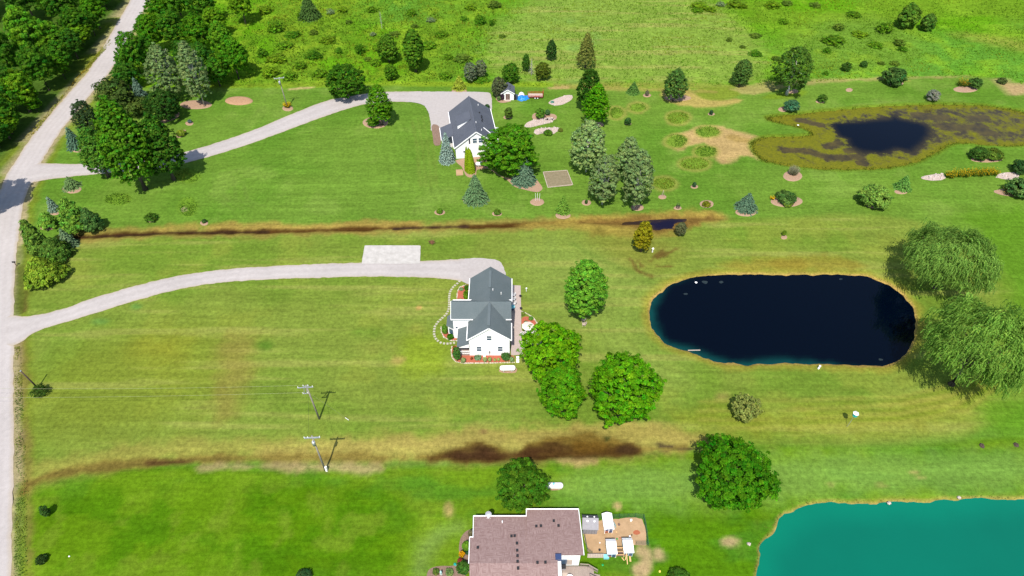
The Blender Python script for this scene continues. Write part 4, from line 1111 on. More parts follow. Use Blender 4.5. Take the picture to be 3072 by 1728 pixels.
maple((2086,1309,2327,1532), 'big dense round dark green maple beside the turquoise pond', (.056, .195, .005), 'round', 1.0, dens=1.15, maxn=30000)
maple((1483,1377,1642,1527), 'rounded green tree at the corner of the rose-roofed house, by a propane tank', (.068, .180, .010), 'round', 1.0, dens=1.1, maxn=30000)
maple((2194,1180,2283,1266), 'small spiky olive tree on the lawn south of the dark pond', (.20, .235, .055), 'round', .4, ls=.12, tuft=.5, flat=1.0, cat='small tree', name='small_tree')
maple((1443,364,1612,534), 'large full green maple against the east wall of the northern house', (.078, .225, .008), 'round', .5, dens=1.1, hi=.85, maxn=30000)
maple((1098,252,1176,372), 'upright bright green maple in an oval mulch island by the northern driveway', (.088, .230, .008), 'egg', .6)
maple((977,190,1094,296), 'dark green crabapple at the bend of the northern driveway', (.062, .175, .010), 'round', .5, name='crabapple_tree')
maple((1730,205,1808,330), 'tall dark green maple, rear one of the pair behind the northern rock beds', DARK, 'egg', .8)
maple((1750,250,1830,374), 'bright green maple, front one of the pair behind the northern rock beds', BRIGHT2, 'egg', .8)
maple((1990,205,2064,302), 'grey-green rounded tree in worn tan ground by the meadow edge', (.080, .165, .030), 'egg', .4)
maple((2199,178,2256,256), 'round tree at the meadow edge above a tan track', (.075, .15, .028), 'round', .3)
maple((2330,139,2436,278), 'tall airy tree with white trunk at the meadow edge above the algae pond', (.085, .175, .022), 'column', .9, bark=M_BIRCH, tuft=.7, lobes=.25)
maple((1724,97,1796,202), 'sparse olive tamarack standing in the hay field', (.155, .175, .035), 'cone', .3, name='tamarack_tree', ls=.11, tuft=.6, lobes=.25)
maple((1901,660,1961,755), 'golden bald cypress growing by the blue ditch puddle', (.245, .230, .010), 'egg', .5, name='cypress_tree', ls=.11, rc=.5)
maple((2026,664,2062,705), 'thin grey-green sapling right of the golden cypress', (.11, .125, .05), 'egg', .5, name='sapling', cat='sapling', tuft=.45, maxn=700, limbs=14, bark=M_DEADWOOD)
maple((92,1152,142,1190), 'small ragged tree at the foot of the dark leaning pole', (.055, .110, .015), 'round', .3, name='small_tree', tuft=.5, maxn=1500)
# clump at the mouth of the northern driveway
maple((300,298,445,566), 'tall dark green maple leaning over the northern driveway entrance', (.080, .215, .010), 'egg', 1.2, dens=1.2, maxn=16000)
maple((418,345,542,535), 'dark maple on the right of the driveway clump, shading the gravel', (.050, .145, .010), 'egg', 1.2)
maple((238,378,335,530), 'lighter green tree on the left flank of the driveway clump', (.078, .195, .020), 'egg', .6)
maple((222,302,292,408), 'dark grey-green tree at the road edge of the driveway clump', (.045, .088, .028), 'round', .5)
maple((438,268,538,362), 'deep green rounded tree behind the driveway clump', (.034, .098, .012), 'round', .5)
shrub((288,228,400,345), 'loose olive-green thicket beside the road above the driveway clump', (.072, .120, .022), 'thicket', name='thicket', tuft=.7)
shrub((360,285,450,350), 'low olive scrub between the blue spruce and the driveway clump', (.085, .130, .022), 'thicket', name='thicket', tuft=.7)
birch((440,138,545,296), 'pale birch on the left of the pair by the north woods')
birch((538,128,618,308), 'pale birch with white forked trunk on the right of the pair by the north woods', (.205, .295, .10))
birch((1708,356,1822,516), 'pale birch at the upper left of the birch group', (.205, .30, .095))
birch((1845,408,1925,545), 'pale birch at the upper right of the birch group')
birch((1768,462,1862,612), 'pale birch at the lower left of the birch group', (.195, .28, .092))
birch((1868,448,1962,625), 'pale birch at the lower right of the birch group, over a round mulch bed', (.21, .305, .10))
# willows
def willow(bb, label, col, clear=3.6):
    g, r, hz, zc = fit_round(bb, clear, .45)
    t = thing('willow_tree', label, 'tree', g); sd = nseed()
    data, Cp = willow_crown(r, hz, zc, col, sd)
    put_crown(t, data)
    trunk_mesh(zc + hz * .2, .5, Cp, 26, sd, .9).build('trunk', M_BARK, t, True)
willow((2712,660,3005,885), 'weeping willow, the smaller and farther of two by the dark pond', (.155, .275, .045))
willow((2772,880,3112,1190), 'great weeping willow, nearest of two at the right of the dark pond', (.155, .285, .040))
# spruces
spruce((1316,396,1368,494), 'tall blue spruce against the gable of the northern house', SPB, tip=(.24, .33, .27))
spruce((1388,522,1466,618), 'broad green spruce in a round mulch ring below the northern house', SPG)
spruce((1533,464,1610,562), 'blue-green spruce at the tip of the curved mulch bed', SPB2)
spruce((204,380,256,452), 'dark blue-green spruce beside the road at the northern driveway', (.075, .145, .09))
spruce((402,232,446,302), 'small blue spruce half hidden behind the roadside thicket', (.09, .15, .105))
spruce((189,530,245,574), 'low rounded spruce in a mulch ring below the driveway mouth', (.10, .17, .055))
spruce((148,590,182,640), 'pale blue spruce tucked behind the roadside pines', (.16, .24, .165))
spruce((182,686,238,752), 'leaning blue-green spruce at the west end of the ditch', (.12, .19, .09))
spruce((2204,578,2270,642), 'blue-green spruce in a mulch ring north-east of the ditch puddle', (.085, .155, .09))
spruce((1878,244,1920,286), 'small green spruce near the meadow edge', (.075, .165, .03))
spruce((1354,226,1402,274), 'yellow-green layered conifer behind the northern forecourt', (.19, .24, .022))
spruce((893,-18,968,64), 'dark spruce standing alone in the north meadow', (.052, .105, .022))
spruce((2680,525,2730,576), 'young green spruce below the algae pond, nearest the flower strip', (.075, .175, .03))
spruce((1665,588,1712,646), 'small conical green conifer in a mulch ring right of the vegetable bed', (.095, .19, .022), name='conifer')
pine((2584,556,2666,620), 'bushy green pine in a mulch bed below the algae pond', (.095, .175, .025), shape='round')
pine((2653,205,2717,254), 'spreading dark yew at the meadow edge above the algae pond', (.042, .095, .018), shape='round', name='yew')
pine((168,592,258,698), 'large green pine, biggest of the conifers west of the northern lawn', PINE)
pine((236,622,300,696), 'dark pine shape standing in for the shadow right of the biggest roadside pine', (.045, .1, .02))  # added dark crown, stands for the big pine's shaded side and shadow
pine((110,634,166,686), 'small green pine in a mulch ring beside the road', PINE)
pine((66,660,132,762), 'tall loose pine at the road edge, upper of three below the ditch', (.080, .150, .018))
pine((110,705,208,784), 'dark green pine, middle of three below the ditch', (.058, .125, .016))
pine((60,755,186,862), 'yellow-green pine, lowest of three below the ditch', PINEY, dens=.9)
pine((2700,12,2756,82), 'small tree in the far meadow, left one of a pair at top right', (.062, .135, .012), shape='egg', name='small_tree')
pine((2766,42,2806,90), 'small dark tree in the far meadow, right one of a pair at top right', (.048, .105, .012), shape='egg', name='small_tree')
# arborvitae
g = G(1411, 515)
t = thing('arborvitae', 'pair of columnar golden-green arborvitae fused in front of the northern gable', 'tree', g)
put_crown(t, column_crown(1.3, 7.5, (.155, .235, .006), nseed(), [(.15, -.2, 1.25, 6.6), (-.75, .35, .75, 7.0), (-.2, .15, .8, 6.9)]), 'crown', M_NEEDLE)
MB().tube([(0, 0, -.1), (0, 0, 5)], [.16, .05], 6).build('trunk', M_BARK, t)
# deciduous trees of the meadow edge
for bb, lab, c, shp in (
    ((1130,102,1194,184), 'loose green tree in the north meadow, left of the tall slim one', (.095, .205, .014), 'egg'),
    ((1212,90,1270,214), 'tall slim green tree in the north meadow', (.082, .19, .012), 'column'),
    ((1150,193,1192,238), 'small bushy tree below the loose meadow tree', (.082, .195, .010), 'round'),
    ((1638,120,1672,178), 'small dark green tree left of the tamarack', (.036, .095, .018), 'egg'),
    ((1565,162,1592,213), 'narrow dark tree beside the dead grey spruce', (.045, .125, .012), 'egg'),
    ((1604,186,1652,238), 'olive rounded tree right of the dead grey spruce', (.105, .15, .015), 'round'),
    ((1506,190,1560,246), 'bright green tree directly behind the white shed', (.058, .155, .010), 'round'),
    ((1390,188,1432,244), 'grey-blue willow shrub behind the forecourt', (.16, .21, .115), 'round'),
    ((1424,180,1460,232), 'greyish shrub tree right of the grey-blue willow shrub', (.14, .175, .085), 'round'),
    ((1472,232,1520,288), 'dusky lilac bush against the left side of the white shed', (.105, .125, .055), 'round')):
    maple(bb, lab, c, shp, .3, name='small_tree', maxn=2600, tuft=.8)
t = thing('dead_spruce', 'dead silvery spruce skeleton at the meadow edge', 'tree', G(1594, 226))
mb = MB().tube([(0, 0, 0), (0, 0, 5.5)], [.1, .02], 6)
for i in range(60):
    z = .6 + 4.6 * i / 60; a = i * 2.4; L = 1.35 * (1 - z / 6)
    mb.tube([(0, 0, z), (math.cos(a) * L, math.sin(a) * L, z - .15)], [.035, .012], 4, False)
mb.build('branches', M_DEADWOOD, t)
t = thing('dead_sapling', 'bare grey dead sapling standing in the north meadow', 'tree', G(1146, 86))
mb = MB().tube([(0, 0, 0), (.1, 0, 3), (0, 0, 6)], [.07, .05, .02], 5)
for i in range(24):
    z = 1.5 + 4 * i / 24; a = i * 2.4; mb.tube([(0, 0, z), (math.cos(a) * .5, math.sin(a) * .5, z + .6)], [.03, .01], 4, False)
mb.build('branches', M_DEADWOOD, t)
# shrubs
def S(bb, lab, c, *a, **k): return shrub(bb, lab, tuple(v * 1.35 for v in c), *a, **k)
S((1098,350,1140,381), 'clipped round shrub at the foot of the island maple', (.062, .155, .008), lo=.6)
S((1512,322,1538,358), 'small reddish-green shrub between shed and northern house', (.075, .13, .018), lo=.8)
S((1453,312,1470,326), 'dark low shrub at the back corner of the northern house', (.03, .075, .02))
S((1500,278,1514,300), 'dark purple shrub at the left of the shed door', (.05, .03, .045))
S((1490,288,1504,302), 'pale green perennial at the shed corner', (.10, .16, .05))
S((1604,324,1636,356), 'round green shrub in the bed above the long rock bed', (.065, .145, .015))
S((1634,328,1652,346), 'small blue-green shrub beside the round one above the long rock bed', (.05, .11, .035))
S((1630,391,1660,404), 'oval clump of low green grass within the rock bed', (.06, .14, .01), name='grass_clump', cat='grass clump')
S((1672,385,1690,394), 'small yellow-green plant at the end of the wrapped rock bed', (.1, .13, .02), cat='plant', name='plant')
S((1873,352,1895,376), 'dark green barrel-shaped shrub on the north lawn', (.035, .09, .02), lo=.8)
S((2352,297,2400,337), 'round blue-green shrub west of the algae pond', (.045, .12, .055), lo=.7)
S((2453,282,2484,308), 'small lime and dark shrub above the algae pond', (.06, .13, .015))
S((2780,268,2822,304), 'silvery grey shrub above the algae pond', (.16, .17, .13), tuft=.7)
S((2908,232,2948,266), 'dark green shrub beside orange daylilies', (.045, .10, .018))
S((2992,232,3022,252), 'small olive shrub on the bare tan patch', (.08, .12, .03))
S((2910,438,2968,482), 'dark half of the twin yews south of the algae pond', (.045, .10, .014))
S((2952,442,3012,482), 'olive half of the twin yews south of the algae pond', (.085, .14, .016))
S((3036,478,3092,524), 'dark evergreen at the right edge beside pale rocks', (.035, .085, .02))
S((3020,534,3100,590), 'bushy pine at the right edge above the lower mulch bed', (.065, .13, .03), lo=.7)
S((2326,572,2392,612), 'leafy green shrub in the mulch bed below the algae pond', (.06, .125, .025))
S((2346,602,2380,618), 'lime perennial at the front of that leafy shrub', (.12, .18, .02), cat='plant', name='plant')
S((2524,186,2556,214), 'dark bush in the meadow above the yew', (.04, .095, .012))
S((2580,182,2604,202), 'smaller dark bush right of that meadow bush', (.04, .095, .015))
S((430,640,474,664), 'spindly young evergreen on the lawn above the ditch', (.055, .12, .012), tuft=.45)
S((604,656,620,670), 'tiny shrub in a mulch ring above the ditch', (.04, .09, .02))
S((1308,624,1330,642), 'small lime shrub, left of two in mulch rings above the ditch', (.085, .175, .012))
S((1480,626,1504,646), 'small green shrub, right of two in mulch rings above the ditch', (.075, .14, .015))
S((562,358,576,370), 'tiny blue conifer in a mulch ring by the northern driveway', (.06, .10, .09))
S((528,388,558,410), 'chartreuse hosta in a mulch bed by the driveway clump', (.16, .22, .02), cat='plant', name='hosta')
S((120,1516,148,1550), 'dark small tree in the south-west lawn, upper of two', (.035, .08, .015), tuft=.6)
S((106,1660,142,1694), 'dark clipped bush in the south-west lawn, lower of two', (.028, .06, .012))
S((884,1712,936,1745), 'dark bush cut by the bottom edge left of the rose-roofed house', (.03, .07, .02))
S((2000,1706,2072,1760), 'green bush cut by the bottom edge right of the coops', (.05, .12, .012))
S((2106,604,2134,620), 'yellow-green perennial in a mulch ring above the ditch puddle', (.16, .18, .012), cat='plant', name='plant')
S((1754,598,1764,612), 'tiny shrub in a mulch ring right of the small conifer', (.04, .1, .015))
S((2346,690,2360,708), 'young lime sapling in a mulch ring above the dark pond', (.10, .17, .012), cat='sapling', name='sapling')
S((2077,546,2090,562), 'dark upright dwarf conifer in a tiny mulch ring below the ovals', (.03, .07, .03), lo=1.2)
S((2128,330,2140,345), 'dark upright dwarf conifer in a tiny mulch ring above the ovals', (.03, .07, .03), lo=1.2)
S((1935,270,1948,288), 'bare thin sapling in a mulch ring by the meadow edge', (.12, .11, .07), cat='sapling', name='sapling', tuft=.3)
# planting round the white house
H_ = lambda a: tuple(v for p in T(1280, 770, .2484, [(a[0], a[1]), (a[2], a[3])]) for v in p)
S(H_((180,820,255,940)), 'green shrub beside the bay window of the white house', (.075, .16, .015))
S(H_((238,925,330,1003)), 'clipped dark green boxwood below the bay window', (.035, .115, .006), lo=.7)
S(H_((312,1085,412,1262)), 'tall green shrub at the porch corner of the white house', (.045, .12, .02), lo=.8)
S(H_((312,1075,360,1140)), 'rust-red barberry beside the porch shrub', (.20, .09, .015))
S(H_((893,1150,1018,1262)), 'dark green rounded shrub at the right of the south gable', (.05, .115, .025), lo=.7)
S(H_((570,1185,665,1252)), 'blue-green mounded perennial under the south gable', (.12, .20, .10), lo=.5)
S(H_((408,1215,476,1286)), 'pale green hosta at the left of the front bed', (.22, .28, .10), cat='plant', name='hosta')
S(H_((676,1205,730,1276)), 'pale green hosta in the middle of the front bed', (.24, .29, .11), cat='plant', name='hosta')
S(H_((738,1212,788,1272)), 'pale hosta right of the middle one in the front bed', (.24, .30, .10), cat='plant', name='hosta')
S(H_((806,1225,840,1266)), 'smallest pale hosta in the front bed', (.24, .28, .08), cat='plant', name='hosta')
S(H_((850,1222,888,1260)), 'pale hosta beside the rounded shrub in the front bed', (.22, .28, .08), cat='plant', name='hosta')
S(H_((1002,1205,1056,1275)), 'hosta by the white stepping slabs', (.18, .26, .10), cat='plant', name='hosta')
S(H_((530,1210,556,1246)), 'tiny brown-red shrub in the front bed', (.16, .06, .02), cat='plant', name='plant')
S(H_((448,338,520,408)), 'dark green clipped shrub by the garage wall', (.04, .12, .006))
S(H_((440,400,520,540)), 'lime green clipped hedge by the garage wall', (.105, .20, .006), lo=.5)
S(H_((388,368,448,412)), 'grey-green perennial clump in the garage bed', (.16, .24, .10), cat='plant', name='plant')
S(H_((380,505,432,540)), 'variegated hosta at the low end of the garage bed', (.20, .27, .10), cat='plant', name='hosta')
S(H_((1228,716,1290,772)), 'bright green plant in the patio-side bed', (.09, .20, .03), cat='plant', name='plant')
S(H_((1170,770,1225,815)), 'low green plant among red mulch beside the patio umbrella', (.11, .14, .03), cat='plant', name='plant')
S(H_((1140,660,1190,715)), 'grassy plant at the top of the patio-side bed', (.12, .17, .03), cat='plant', name='plant')
B_ = lambda a: tuple(v for p in T(1270, 1480, .1711, [(a[0], a[1]), (a[2], a[3])]) for v in p)
S(B_((570,1170,840,1430)), 'large dark green round shrub at the west wall of the rose-roofed house', (.04, .11, .015), lo=.6)
S(B_((670,830,840,1000)), 'lime green shrub at the west wall of the rose-roofed house', (.095, .19, .015))
S(B_((780,640,890,800)), 'brownish twiggy plant at the top of the west bed', (.11, .10, .05), cat='plant', name='plant', tuft=.5)
S(B_((655,985,760,1080)), 'green plant behind the orange lilies', (.06, .13, .012), cat='plant', name='plant')
S(B_((740,1010,800,1080)), 'dark green plant behind the orange lilies', (.02, .07, .03), cat='plant', name='plant')
S(B_((590,1130,700,1250)), 'dark red barberry between the lilies and the large round shrub', (.20, .04, .03))
S(B_((150,1310,290,1430)), 'low green plant in the front bed left of the rose-roofed house', (.08, .13, .02), cat='plant', name='plant')
S(B_((380,1340,540,1430)), 'pale variegated plant in the front bed left of the rose-roofed house', (.13, .2, .06), cat='plant', name='plant')
# flowers and grasses
blades(863, 322, 26, 16, 'ring of yellow flowers round the foot of the yard utility pole', (.16, .20, .02), 'flowers', 'flower_clump', n=260, flower=(.75, .48, .01), fl_n=260)
blades(2378, 524, 36, 30, 'pale ornamental grass in a round mulch ring', (.28, .27, .16), 'grass clump', n=520)
for i, (px_, py_, w_) in enumerate(((2848,532,34),(2870,528,34),(2892,529,36),(2914,526,36),(2936,526,36),(2958,524,34),(2978,524,32))):
    blades(px_, py_, w_, 20, 'clump of yellow daylilies in the long flower strip between pale rocks', (.12, .20, .02), 'flowers', 'daylily_clump', 'daylily clumps of the long flower strip', n=300, flower=(.68, .42, .01), fl_n=150)
blades(2886, 258, 40, 22, 'orange daylilies in a mulch bed at the meadow edge', (.11, .18, .02), 'flowers', 'daylily_clump', n=340, flower=(.72, .36, .02), fl_n=160)
blades(2316, 598, 18, 10, 'small yellow flowers at the left tip of a mulch bed', (.12, .18, .02), 'flowers', 'flower_clump', n=90, flower=(.75, .45, .01), fl_n=70)
blades(3030, 580, 60, 12, 'yellow flowers in the lower mulch bed at the right edge', (.14, .16, .03), 'flowers', 'flower_clump', n=160, flower=(.7, .45, .03), fl_n=60)
blades(*T(1270,1480,.1711,[(680,1120)])[0], 16, 14, 'orange-yellow lilies in the west bed of the rose-roofed house', (.08, .15, .02), 'flowers', 'lily_clump', n=160, flower=(.80, .40, .01), fl_n=150)
# ---- woods
protos = []
for i, (c, shp) in enumerate((((.060, .175, .010), 'round'), ((.080, .225, .008), 'egg'), ((.064, .185, .010), 'round'), ((.105, .255, .012), 'egg'), ((.050, .150, .012), 'round'), ((.125, .265, .010), 'round'))):
    data, Cp = broad_crown(4.4, 4.6, 6.4, c, 900 + i, shp, 1.1, maxn=12000, rc=.72, lobes=.26)
    o = fast('crown', data[0], data[1], M_LEAF, None, data[2]); tr = trunk_mesh(9, .26, Cp, 10, i).build('trunk', M_BARK, None, True)
    protos.append((o.data, tr.data)); COL.objects.unlink(o); COL.objects.unlink(tr); bpy.data.objects.remove(o); bpy.data.objects.remove(tr)
def wood_tree(bb, k, label, group, name='woodland_tree'):
    g, r, hz, zc = fit_round(bb, 1.4)
    if 'woods left' in label or 'over the woods' in label:      # keep the verge clear and sunlit
        for _ in range(30):
            P_ = np.array(road_m); dv = P_ - np.array(g); i_ = int(np.argmin((dv ** 2).sum(1))); dd_ = float(np.hypot(*dv[i_]))
            need = 5.2 + r * .85
            if dd_ >= need: break
            g = (g[0] - dv[i_][0] / dd_ * .7, g[1] - dv[i_][1] / dd_ * .7)
    t = thing(name, label, 'tree', g, random.uniform(0, 6.28), group)
    for nm, d_ in zip(('crown', 'trunk'), protos[k]):
        o = link(bpy.data.objects.new(nm, d_), t)
    f = r / 5.1; fz = (zc + hz) / 11.0
    t.scale = (f, f, max(.7 * f, min(1.5 * f, fz)))
    return t
TONE = ['dark green', 'fresh green', 'mid green', 'light green', 'deepest green', 'yellow-green']
LW = [(20,15,150,185,3),(-40,70,60,230,0),(120,60,215,170,3),(190,20,275,120,2),(255,-20,340,70,1),(320,-60,410,20,2),(235,70,330,135,5),(90,130,190,260,2),(160,120,250,205,0),(-60,190,80,330,4),(40,210,150,330,1),(110,200,215,320,5),(-30,280,90,400,0),(60,295,165,395,2),(120,-60,240,60,0),(10,-80,140,50,4),(200,-70,330,10,4),(215,160,280,225,1),(-80,360,40,440,4),(20,330,110,405,5),(250,90,330,170,4),(300,30,360,90,0),(150,280,205,330,1)]
for i, (a, b_, c, e, k) in enumerate(LW):
    cx_, cy_ = (a + c) / 2, (b_ + e) / 2
    pl = ('at the bottom end of' if cy_ > 290 else 'at the far top of' if cy_ < 45 else 'on the road side of' if cx_ > 200 - .45 * (cy_ - 110) else 'in the middle of')
    lab = 'feathery light green tree rising over the woods in the top left corner' if i == 0 else TONE[k] + ' broadleaf tree ' + pl + ' the woods left of the gravel road'
    wood_tree((a - 8, b_, c - 8, e), k, lab, None if i == 0 else TONE[k] + ' trees of the woods left of the road')
RW = [(470,-60,580,50,2),(560,-50,650,60,0),(430,-20,510,70,1),(400,40,490,150,1),(470,30,560,140,0),(540,40,640,150,1),(350,95,440,215,2),(400,110,480,200,0),(620,60,700,170,3),(640,110,752,228,1),(560,130,650,240,4),(600,20,680,100,5),(330,185,420,260,4),(600,170,690,250,0),(680,-40,760,60,5),(340,150,400,220,0),(510,120,590,200,4)]
for a, b_, c, e, k in RW:
    cx_, cy_ = (a + c) / 2, (b_ + e) / 2
    pl = ('behind the birches in' if cy_ > 130 and 470 < cx_ < 600 else 'leaning to the road from' if cx_ < 450 and cy_ > 90 else 'on the meadow side of' if cx_ > 590 else 'at the top of' if cy_ < 40 else 'in the middle of')
    wood_tree((a, b_, c, e), k, TONE[k] + ' broadleaf tree ' + pl + ' the woods right of the gravel road', TONE[k] + ' trees of the woods right of the road')
wood_tree((-215,430,-30,650), 0, 'roadside tree left of the frame casting shade over the gravel road', None, 'roadside_tree')
for a, b_, c, e, k in ((-420,-60,-200,160,0),(-330,150,-130,340,2),(-520,300,-300,520,1),(-260,-120,-60,60,4)):
    wood_tree((a, b_, c, e), k, 'woodland tree beyond the left edge of the frame', 'woods continuing left of the frame')
# scrub of the meadow: each bush that can be told apart
SB = [(768+TS*a, TS*b_, c*TS, e*TS, k) for a, b_, c, e, k in (
 (140,180,150,110,0),(60,60,110,80,1),(560,75,60,60,2),(270,250,110,70,3),(545,290,130,60,1),(780,350,90,100,3),(430,400,120,90,3),(150,430,160,90,1),(40,380,90,90,3),(620,370,60,60,3),(900,460,90,70,0),(880,250,50,40,2),(1040,250,90,50,4),(1200,190,60,40,4),(1320,140,70,50,2),(1400,250,110,60,0),(1560,430,140,70,4),(1690,130,80,110,3),(1570,130,60,50,3),(1800,20,110,70,4),(1780,160,50,60,3),(1430,560,110,70,0),(1700,590,110,60,3),(600,520,80,90,3),(480,540,130,80,0),(250,560,120,90,0),(100,520,130,110,1),(330,480,100,80,0),(710,500,60,70,3),(1010,520,80,60,3),(1170,80,80,80,0),(950,330,120,100,0),(870,60,90,60,0),(700,160,60,40,4),(1300,330,140,70,0),(1450,420,80,50,0),(840,440,60,40,4),(430,235,70,50,4),(210,330,140,80,0),(330,100,60,60,0),(1620,40,90,60,1),(1860,270,60,30,4),(650,60,80,60,1))]
SB += [(2304+TS*a, TS*b_, c*TS, e*TS, k) for a, b_, c, e, k in ((40,20,110,80,1),(150,15,90,50,4),(360,30,90,50,4),(540,190,90,70,4),(450,370,70,60,3),(890,190,130,110,0),(500,290,180,80,0),(820,330,120,60,0),(1020,360,70,50,3),(1000,310,90,70,4),(440,545,50,40,3),(860,475,60,30,4),(960,470,80,40,4),(60,430,60,50,4),(120,150,80,60,0),(650,100,120,50,0),(700,250,120,60,1))]
SB += [(1536+TS*a, TS*b_, c*TS, e*TS, k) for a, b_, c, e, k in ((1420,30,140,70,1),(1840,260,90,45,4),(1500,60,90,50,1),(1840,390,90,70,3),(1700,20,150,60,1),(1640,290,50,40,4),(1740,350,50,30,4),(1580,20,70,50,2),(1400,70,100,40,0))]
SCOL = [((.105, .225, .010), 'yellow-green'), ((.140, .240, .010), 'golden-green'), ((.19, .26, .11), 'silvery'), ((.078, .205, .010), 'dark green'), ((.105, .175, .018), 'olive')]
sprotos = []
for i, (c, nm) in enumerate(SCOL):
    data, Cp = broad_crown(1.5, 1.1, 1.0, c, 700 + i, 'round', 1.0, ls=.11, rc=.42, maxn=1800, lobes=.4, tuft=.5)
    o = fast('foliage', data[0], data[1], M_LEAF, None, data[2]); sprotos.append(o.data); bpy.data.objects.remove(o)
for px_, py_, w_, h_, k in SB:
    bb = (px_ - w_ / 2, py_ - h_ / 2, px_ + w_ / 2, py_ + h_ / 2)
    g, r, hz, zc = fit_round(bb, 0.0, .35)
    pl = ('behind the yard pole' if px_ < 940 and py_ > 120 else 'right of the woods near the top edge' if px_ < 940 else 'above the driveway bend' if px_ < 1230 and py_ > 110 else 'right of the lone spruce near the top edge' if px_ < 1230 else 'behind the northern forecourt' if px_ < 1520 and py_ > 130 else 'in the meadow above the white shed' if px_ < 1560 else 'at the top right of the hay field' if px_ < 2280 else 'above the airy white-trunked tree' if px_ < 2440 else 'in the meadow above the algae pond')
    sz_ = 'small ' if w_ < 30 else 'broad ' if w_ > 46 else ''
    t = thing('meadow_shrub', sz_ + SCOL[k][1] + ' scrub bush ' + pl, 'bush', g, random.uniform(0, 6.28), SCOL[k][1] + ' scrub bushes of the meadow')
    link(bpy.data.objects.new('foliage', sprotos[k]), t); t.scale = (r / 1.5, r / 1.5, max(.35, zc * .62))
# ---- tall grass as one mass
def tufts(name, npts, region, col, hgt, wid, seed, label):
    rng = np.random.default_rng(seed)
    P = np.array(region); n = 0; out = []
    while n < npts:
        q = rng.uniform([P[:, 0].min(), P[:, 1].min()], [P[:, 0].max(), P[:, 1].max()], (npts, 2))
        q = q[sdf_poly(q[:, 0], q[:, 1], region) < 0]; out.append(q); n += len(q)
    q = np.concatenate(out)[:npts]
    cl = fbm(q[:, 0] / 5, q[:, 1] / 5, seed); q = q[rng.random(len(q)) < sstep(.25, .6, cl) * .9 + .1]
    n = len(q)
    c = np.array(col)[None] * (.75 + .5 * fbm(q[:, 0] / 4, q[:, 1] / 4, seed + 5))[:, None] * rng.uniform(.8, 1.2, (n, 1)); o_ = fbm(q[:, 0] / 14, q[:, 1] / 14, seed + 8)[:, None]
    c = c * (1 + sstep(.45, .65, o_) * np.array([[.6, .05, .1]]))
    h = hgt * rng.uniform(.5, 1.2, n); a = rng.uniform(0, 6.28, n)
    zg = np.interp(0, [0, 1], [0, 0])
    mid = np.stack([q[:, 0], q[:, 1], h * .5 + .02], 1)
    dr_ = np.stack([np.cos(a) * .5 * h, np.sin(a) * .5 * h, h], 1)
    V, Q_, c4 = leafmesh(mid, np.stack([-np.cos(a), -np.sin(a), np.full(n, .6)], 1) + rng.normal(0, .25, (n, 3)), np.full(n, wid), 1, c, dr_, .15, rng)
    o = fast(name, V, Q_, M_GRASSCARD, None, c4); return tag(o, label, 'grass', kind='stuff')
tufts('meadow_grass', 46000, GP([(490,-40),(3220,-40),(3220,290),(3072,255),(2980,232),(2600,236),(2300,256),(1800,262),(1536,258),(1100,256),(620,262),(500,262),(450,60)]), (.100, .205, .010), .45, .17, 31, 'tall rough grass of the north meadow')
tufts('meadow_scrub', 5000, GP([(640,30),(900,-20),(1500,-20),(1480,150),(1440,240),(1100,246),(800,250),(660,250)]), (.085, .17, .010), .85, .26, 33, 'low weedy scrub spreading over the left half of the north meadow')
ovp = [[G(a + c * math.cos(q), b_ + e * math.sin(q)) for q in np.linspace(0, 6.283, 14)[:-1]] for a, b_, c, e in OV]
for i, p in enumerate(ovp):
    tufts('tall_grass', 420, p, (.095, .19, .018), .38, .13, 40 + i, 'oval patch of unmown tall grass in the northern lawn')
tufts('verge_grass', 2600, GP([(44,1040),(62,1040),(80,1450),(82,1728),(42,1728),(48,1450)]), (.11, .18, .025), .3, .09, 60, 'rough grass verge along the gravel road')
tufts('verge_grass', 2200, GP([(78,412),(143,340),(222,245),(330,118),(336,130),(244,228),(168,320),(108,400)]), (.19, .21, .02), .4, .12, 61, 'yellowish verge grass below the woods left of the road')
for i, (p, nn, hh_, cc_, lab_) in enumerate(((ALGAE, 1900, 1.0, (.10, .135, .012), 'fringe of reeds round the algae pond'), (POND, 900, .42, (.17, .16, .03), 'short weedy fringe on the bank of the dark pond'), (TURQ, 800, .42, (.16, .15, .03), 'short weedy fringe on the bank of the turquoise pond'))):
    pts = smooth(GP(p), 2); rng = np.random.default_rng(5)
    k = rng.integers(0, len(pts), nn); q = np.array(pts)[k] + rng.normal(0, .45, (nn, 2))
    if i: q = q + rng.normal(0, .3, (nn, 2)); q = q[sdf_poly(q[:, 0], q[:, 1], pts) > .25]; nn = len(q)
    h = rng.uniform(.3, .8, nn) * hh_; mid = np.stack([q[:, 0], q[:, 1], h * .5 - .2 * hh_], 1); a = rng.uniform(0, 6.28, nn)
    V, Q_, c4 = leafmesh(mid, np.stack([np.cos(a), np.sin(a), np.full(nn, .4)], 1), np.full(nn, .13 * hh_ ** .5), 1, cc_, np.stack([np.cos(a) * .3 * h, np.sin(a) * .3 * h, h], 1), .2, rng)
    tag(fast('reeds', V, Q_, M_GRASSCARD, None, c4), lab_, 'reeds', kind='stuff')

